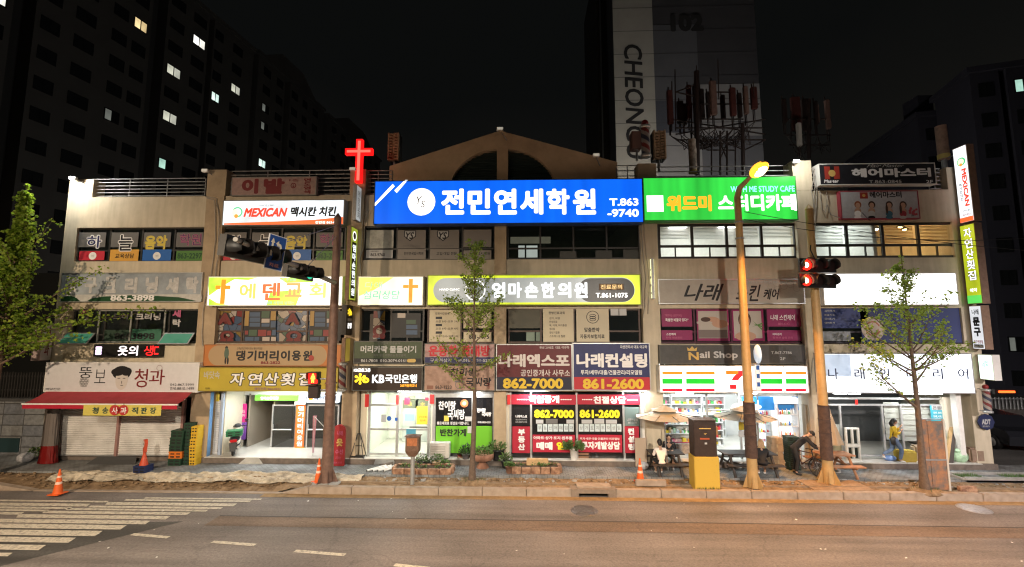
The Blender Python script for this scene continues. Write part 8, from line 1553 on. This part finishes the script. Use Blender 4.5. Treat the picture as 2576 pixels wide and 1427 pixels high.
# right hand blocks
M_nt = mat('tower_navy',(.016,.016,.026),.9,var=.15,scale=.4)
pa, pb = P(2438,186,20.0), P(2600,150,18.4)
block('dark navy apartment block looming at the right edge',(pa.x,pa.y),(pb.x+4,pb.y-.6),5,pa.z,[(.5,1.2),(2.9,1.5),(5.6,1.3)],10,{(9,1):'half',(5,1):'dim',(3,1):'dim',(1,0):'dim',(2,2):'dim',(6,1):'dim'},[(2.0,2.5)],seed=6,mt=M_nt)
pa, pb = P(2308,296,27.0), P(2470,268,26.0)
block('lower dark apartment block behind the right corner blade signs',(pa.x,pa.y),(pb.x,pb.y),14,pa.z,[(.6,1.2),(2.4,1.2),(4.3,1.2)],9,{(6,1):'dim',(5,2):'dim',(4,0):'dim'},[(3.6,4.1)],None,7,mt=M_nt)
pa = P(2322,240,30); mb = MB(); mb.box(pa.x-.6,pa.x+1.0,30,32,20,pa.z,M_nt); tag(mb.build('roof_tank'),'dark stair head standing on the lower right apartment block','stair head')
# ================================================================ left wall with its fence, right hand street
q = P(110,1010,.9); mb = MB()
def block_wall(nt, b_):
    L = nt.links.new; tc = nn(nt,'ShaderNodeTexCoord'); mp = nn(nt,'ShaderNodeMapping'); mp.inputs['Rotation'].default_value = (RAD(90),0,0); br = nn(nt,'ShaderNodeTexBrick'); br.offset = 0; br.inputs['Scale'].default_value = 1; br.inputs['Brick Width'].default_value = .95; br.inputs['Row Height'].default_value = .46; br.inputs['Mortar Size'].default_value = .02
    br.inputs['Color1'].default_value = (.20,.205,.205,1); br.inputs['Color2'].default_value = (.14,.15,.17,1); br.inputs['Mortar'].default_value = (.07,.07,.07,1); L(tc.outputs['Object'],mp.inputs[0]); L(mp.outputs[0],br.inputs['Vector'])
    n = nn(nt,'ShaderNodeTexNoise'); n.inputs['Scale'].default_value = 7; n.inputs['Detail'].default_value = 9; L(tc.outputs['Object'],n.inputs['Vector']); x = nn(nt,'ShaderNodeMix'); x.data_type = 'RGBA'; x.blend_type = 'OVERLAY'; x.inputs['Factor'].default_value = .5; L(br.outputs['Color'],x.inputs['A']); L(n.outputs['Fac'],x.inputs['B']); L(x.outputs['Result'],b_.inputs['Base Color'])
    ad = nn(nt,'ShaderNodeMath'); ad.operation = 'SUBTRACT'; L(n.outputs['Fac'],ad.inputs[0]); L(br.outputs['Fac'],ad.inputs[1]); bp = nn(nt,'ShaderNodeBump'); bp.inputs['Strength'].default_value = .9; bp.inputs['Distance'].default_value = .05; L(ad.outputs[0],bp.inputs['Height']); L(bp.outputs[0],b_.inputs['Normal'])
mb.box(-40,-20.3,.9,1.3,.1,q.z,mat('retaining_blocks',rough=.9,build=block_wall)); mb.box(-40,-20.2,.86,1.34,q.z,q.z+.12,mat('coping_dark',(.06,.06,.06),.8)); tag(mb.build('retaining_wall'),'rough grey block wall left of the shopping building','wall')
zf = P(60,937,1.1).z; t = thing('picket_fence','dark upright bar fence on top of the rough grey block wall','fence',(-25,1.1,q.z+.12)); mb = MB(); o = Vector(t.location); x = -34
while x < -20.4: mb.box(x-o.x,x+.05-o.x,-.02,.02,0,zf-q.z-.12+rnd.uniform(-.02,.02),M_dark); x += .13
mb.box(-9,4.6,.02,.05,.3,.36,M_dark); mb.box(-9,4.6,.02,.05,.9,.96,M_dark); local(mb,'fence_bars',t)
p = P(10,1145,.88); mb = MB(); mb.box(p.x-.9,p.x+.62,.86,.9,.25,.85,mat('vent_teal',(.02,.045,.05),.4)); mb.box(p.x-.95,p.x+.67,.84,.88,.85,.9,M_steel); tag(mb.build('wall_hatch'),'dark bluish hatch low in the rough grey block wall','hatch')
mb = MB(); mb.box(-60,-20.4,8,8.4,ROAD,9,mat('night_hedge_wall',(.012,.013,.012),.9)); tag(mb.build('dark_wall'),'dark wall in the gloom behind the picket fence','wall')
def car(c, rz, m, lab):
    t = thing('parked_car',lab,'car',c,rz,'cars parked in the dark side street'); mb = MB(); pts = [(-2.2,.35),(-2.25,.75),(-2.05,.95),(-1.2,1.0),(-.55,1.42),(.9,1.45),(1.7,1.0),(2.15,.9),(2.25,.6),(2.2,.35)]
    mb.prism(pts,-.85,.85,m); local(mb,'body',t); mb = MB(); g = mat('car_glass',(.01,.012,.014),.05)
    for y in (-.856,.852): mb.prism([(-1.0,1.02),(-.5,1.36),(.85,1.39),(1.45,1.02)],y,y+.004,g)
    local(mb,'window',t)
    for x in (-1.35,1.35):
        for y in (-.8,.8): mb = MB(); mb.lathe([(.18,-.1),(.31,-.1),(.33,0),(.31,.1),(.18,.1)],(x,y,.33),M_black,18,'y'); w = local(mb,'wheel',t); mb = MB(); mb.lathe([(.0,-.11),(.19,-.105),(.19,.105),(0,.11)],(x,y,.33),M_alu,14,'y'); mb.build('rim',w,(0,0,0))
    for y in (-.6,.6): mb = MB(); mb.ball((-2.18,y,.72),(.06,.16,.08),mat('headlamp',(.6,.62,.65),.1),10,6); local(mb,'headlight',t)
    return t
car((22.3,4.2,.15),RAD(78),mat('car_black',(.015,.016,.02),.2,.2),'dark parked car nearest in the gloomy side street on the right'); car((25.6,9.5,.15),RAD(84),mat('car_grey',(.07,.075,.08),.25,.3),'grey parked car farther back in the gloomy side street')
a, b_ = P(2514,986,9), P(2554,986,9); mb = MB(); mb.box(a.x,b_.x,9,9.1,a.z-.06,a.z+.06,lit('strip_ember',(1,.12,.02),2.2)); mb.box(a.x-.2,b_.x+.2,9.05,9.2,a.z-.15,a.z+.14,M_black); tag(mb.build('red_light_strip'),'glowing orange red light strip in the dark on the far right','light strip')
t = thing('picket_fence','dim bar fence under the red light strip at the far right','fence',(a.x,10,.15)); mb = MB(); zz0, zz1 = P(2540,1030,10).z-.15, P(2540,1000,10).z-.15; k = -1.5
while k < 9: mb.box(k,k+.06,-.02,.02,zz0,zz1,M_steel); k += .22
mb.box(-1.5,9,.02,.06,zz1-.12,zz1-.06,M_steel); local(mb,'fence_bars',t)
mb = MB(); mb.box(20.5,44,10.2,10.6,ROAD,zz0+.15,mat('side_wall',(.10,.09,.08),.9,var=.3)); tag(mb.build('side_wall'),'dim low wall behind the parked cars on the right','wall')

bpy.data.batch_remove(_SCRAP)
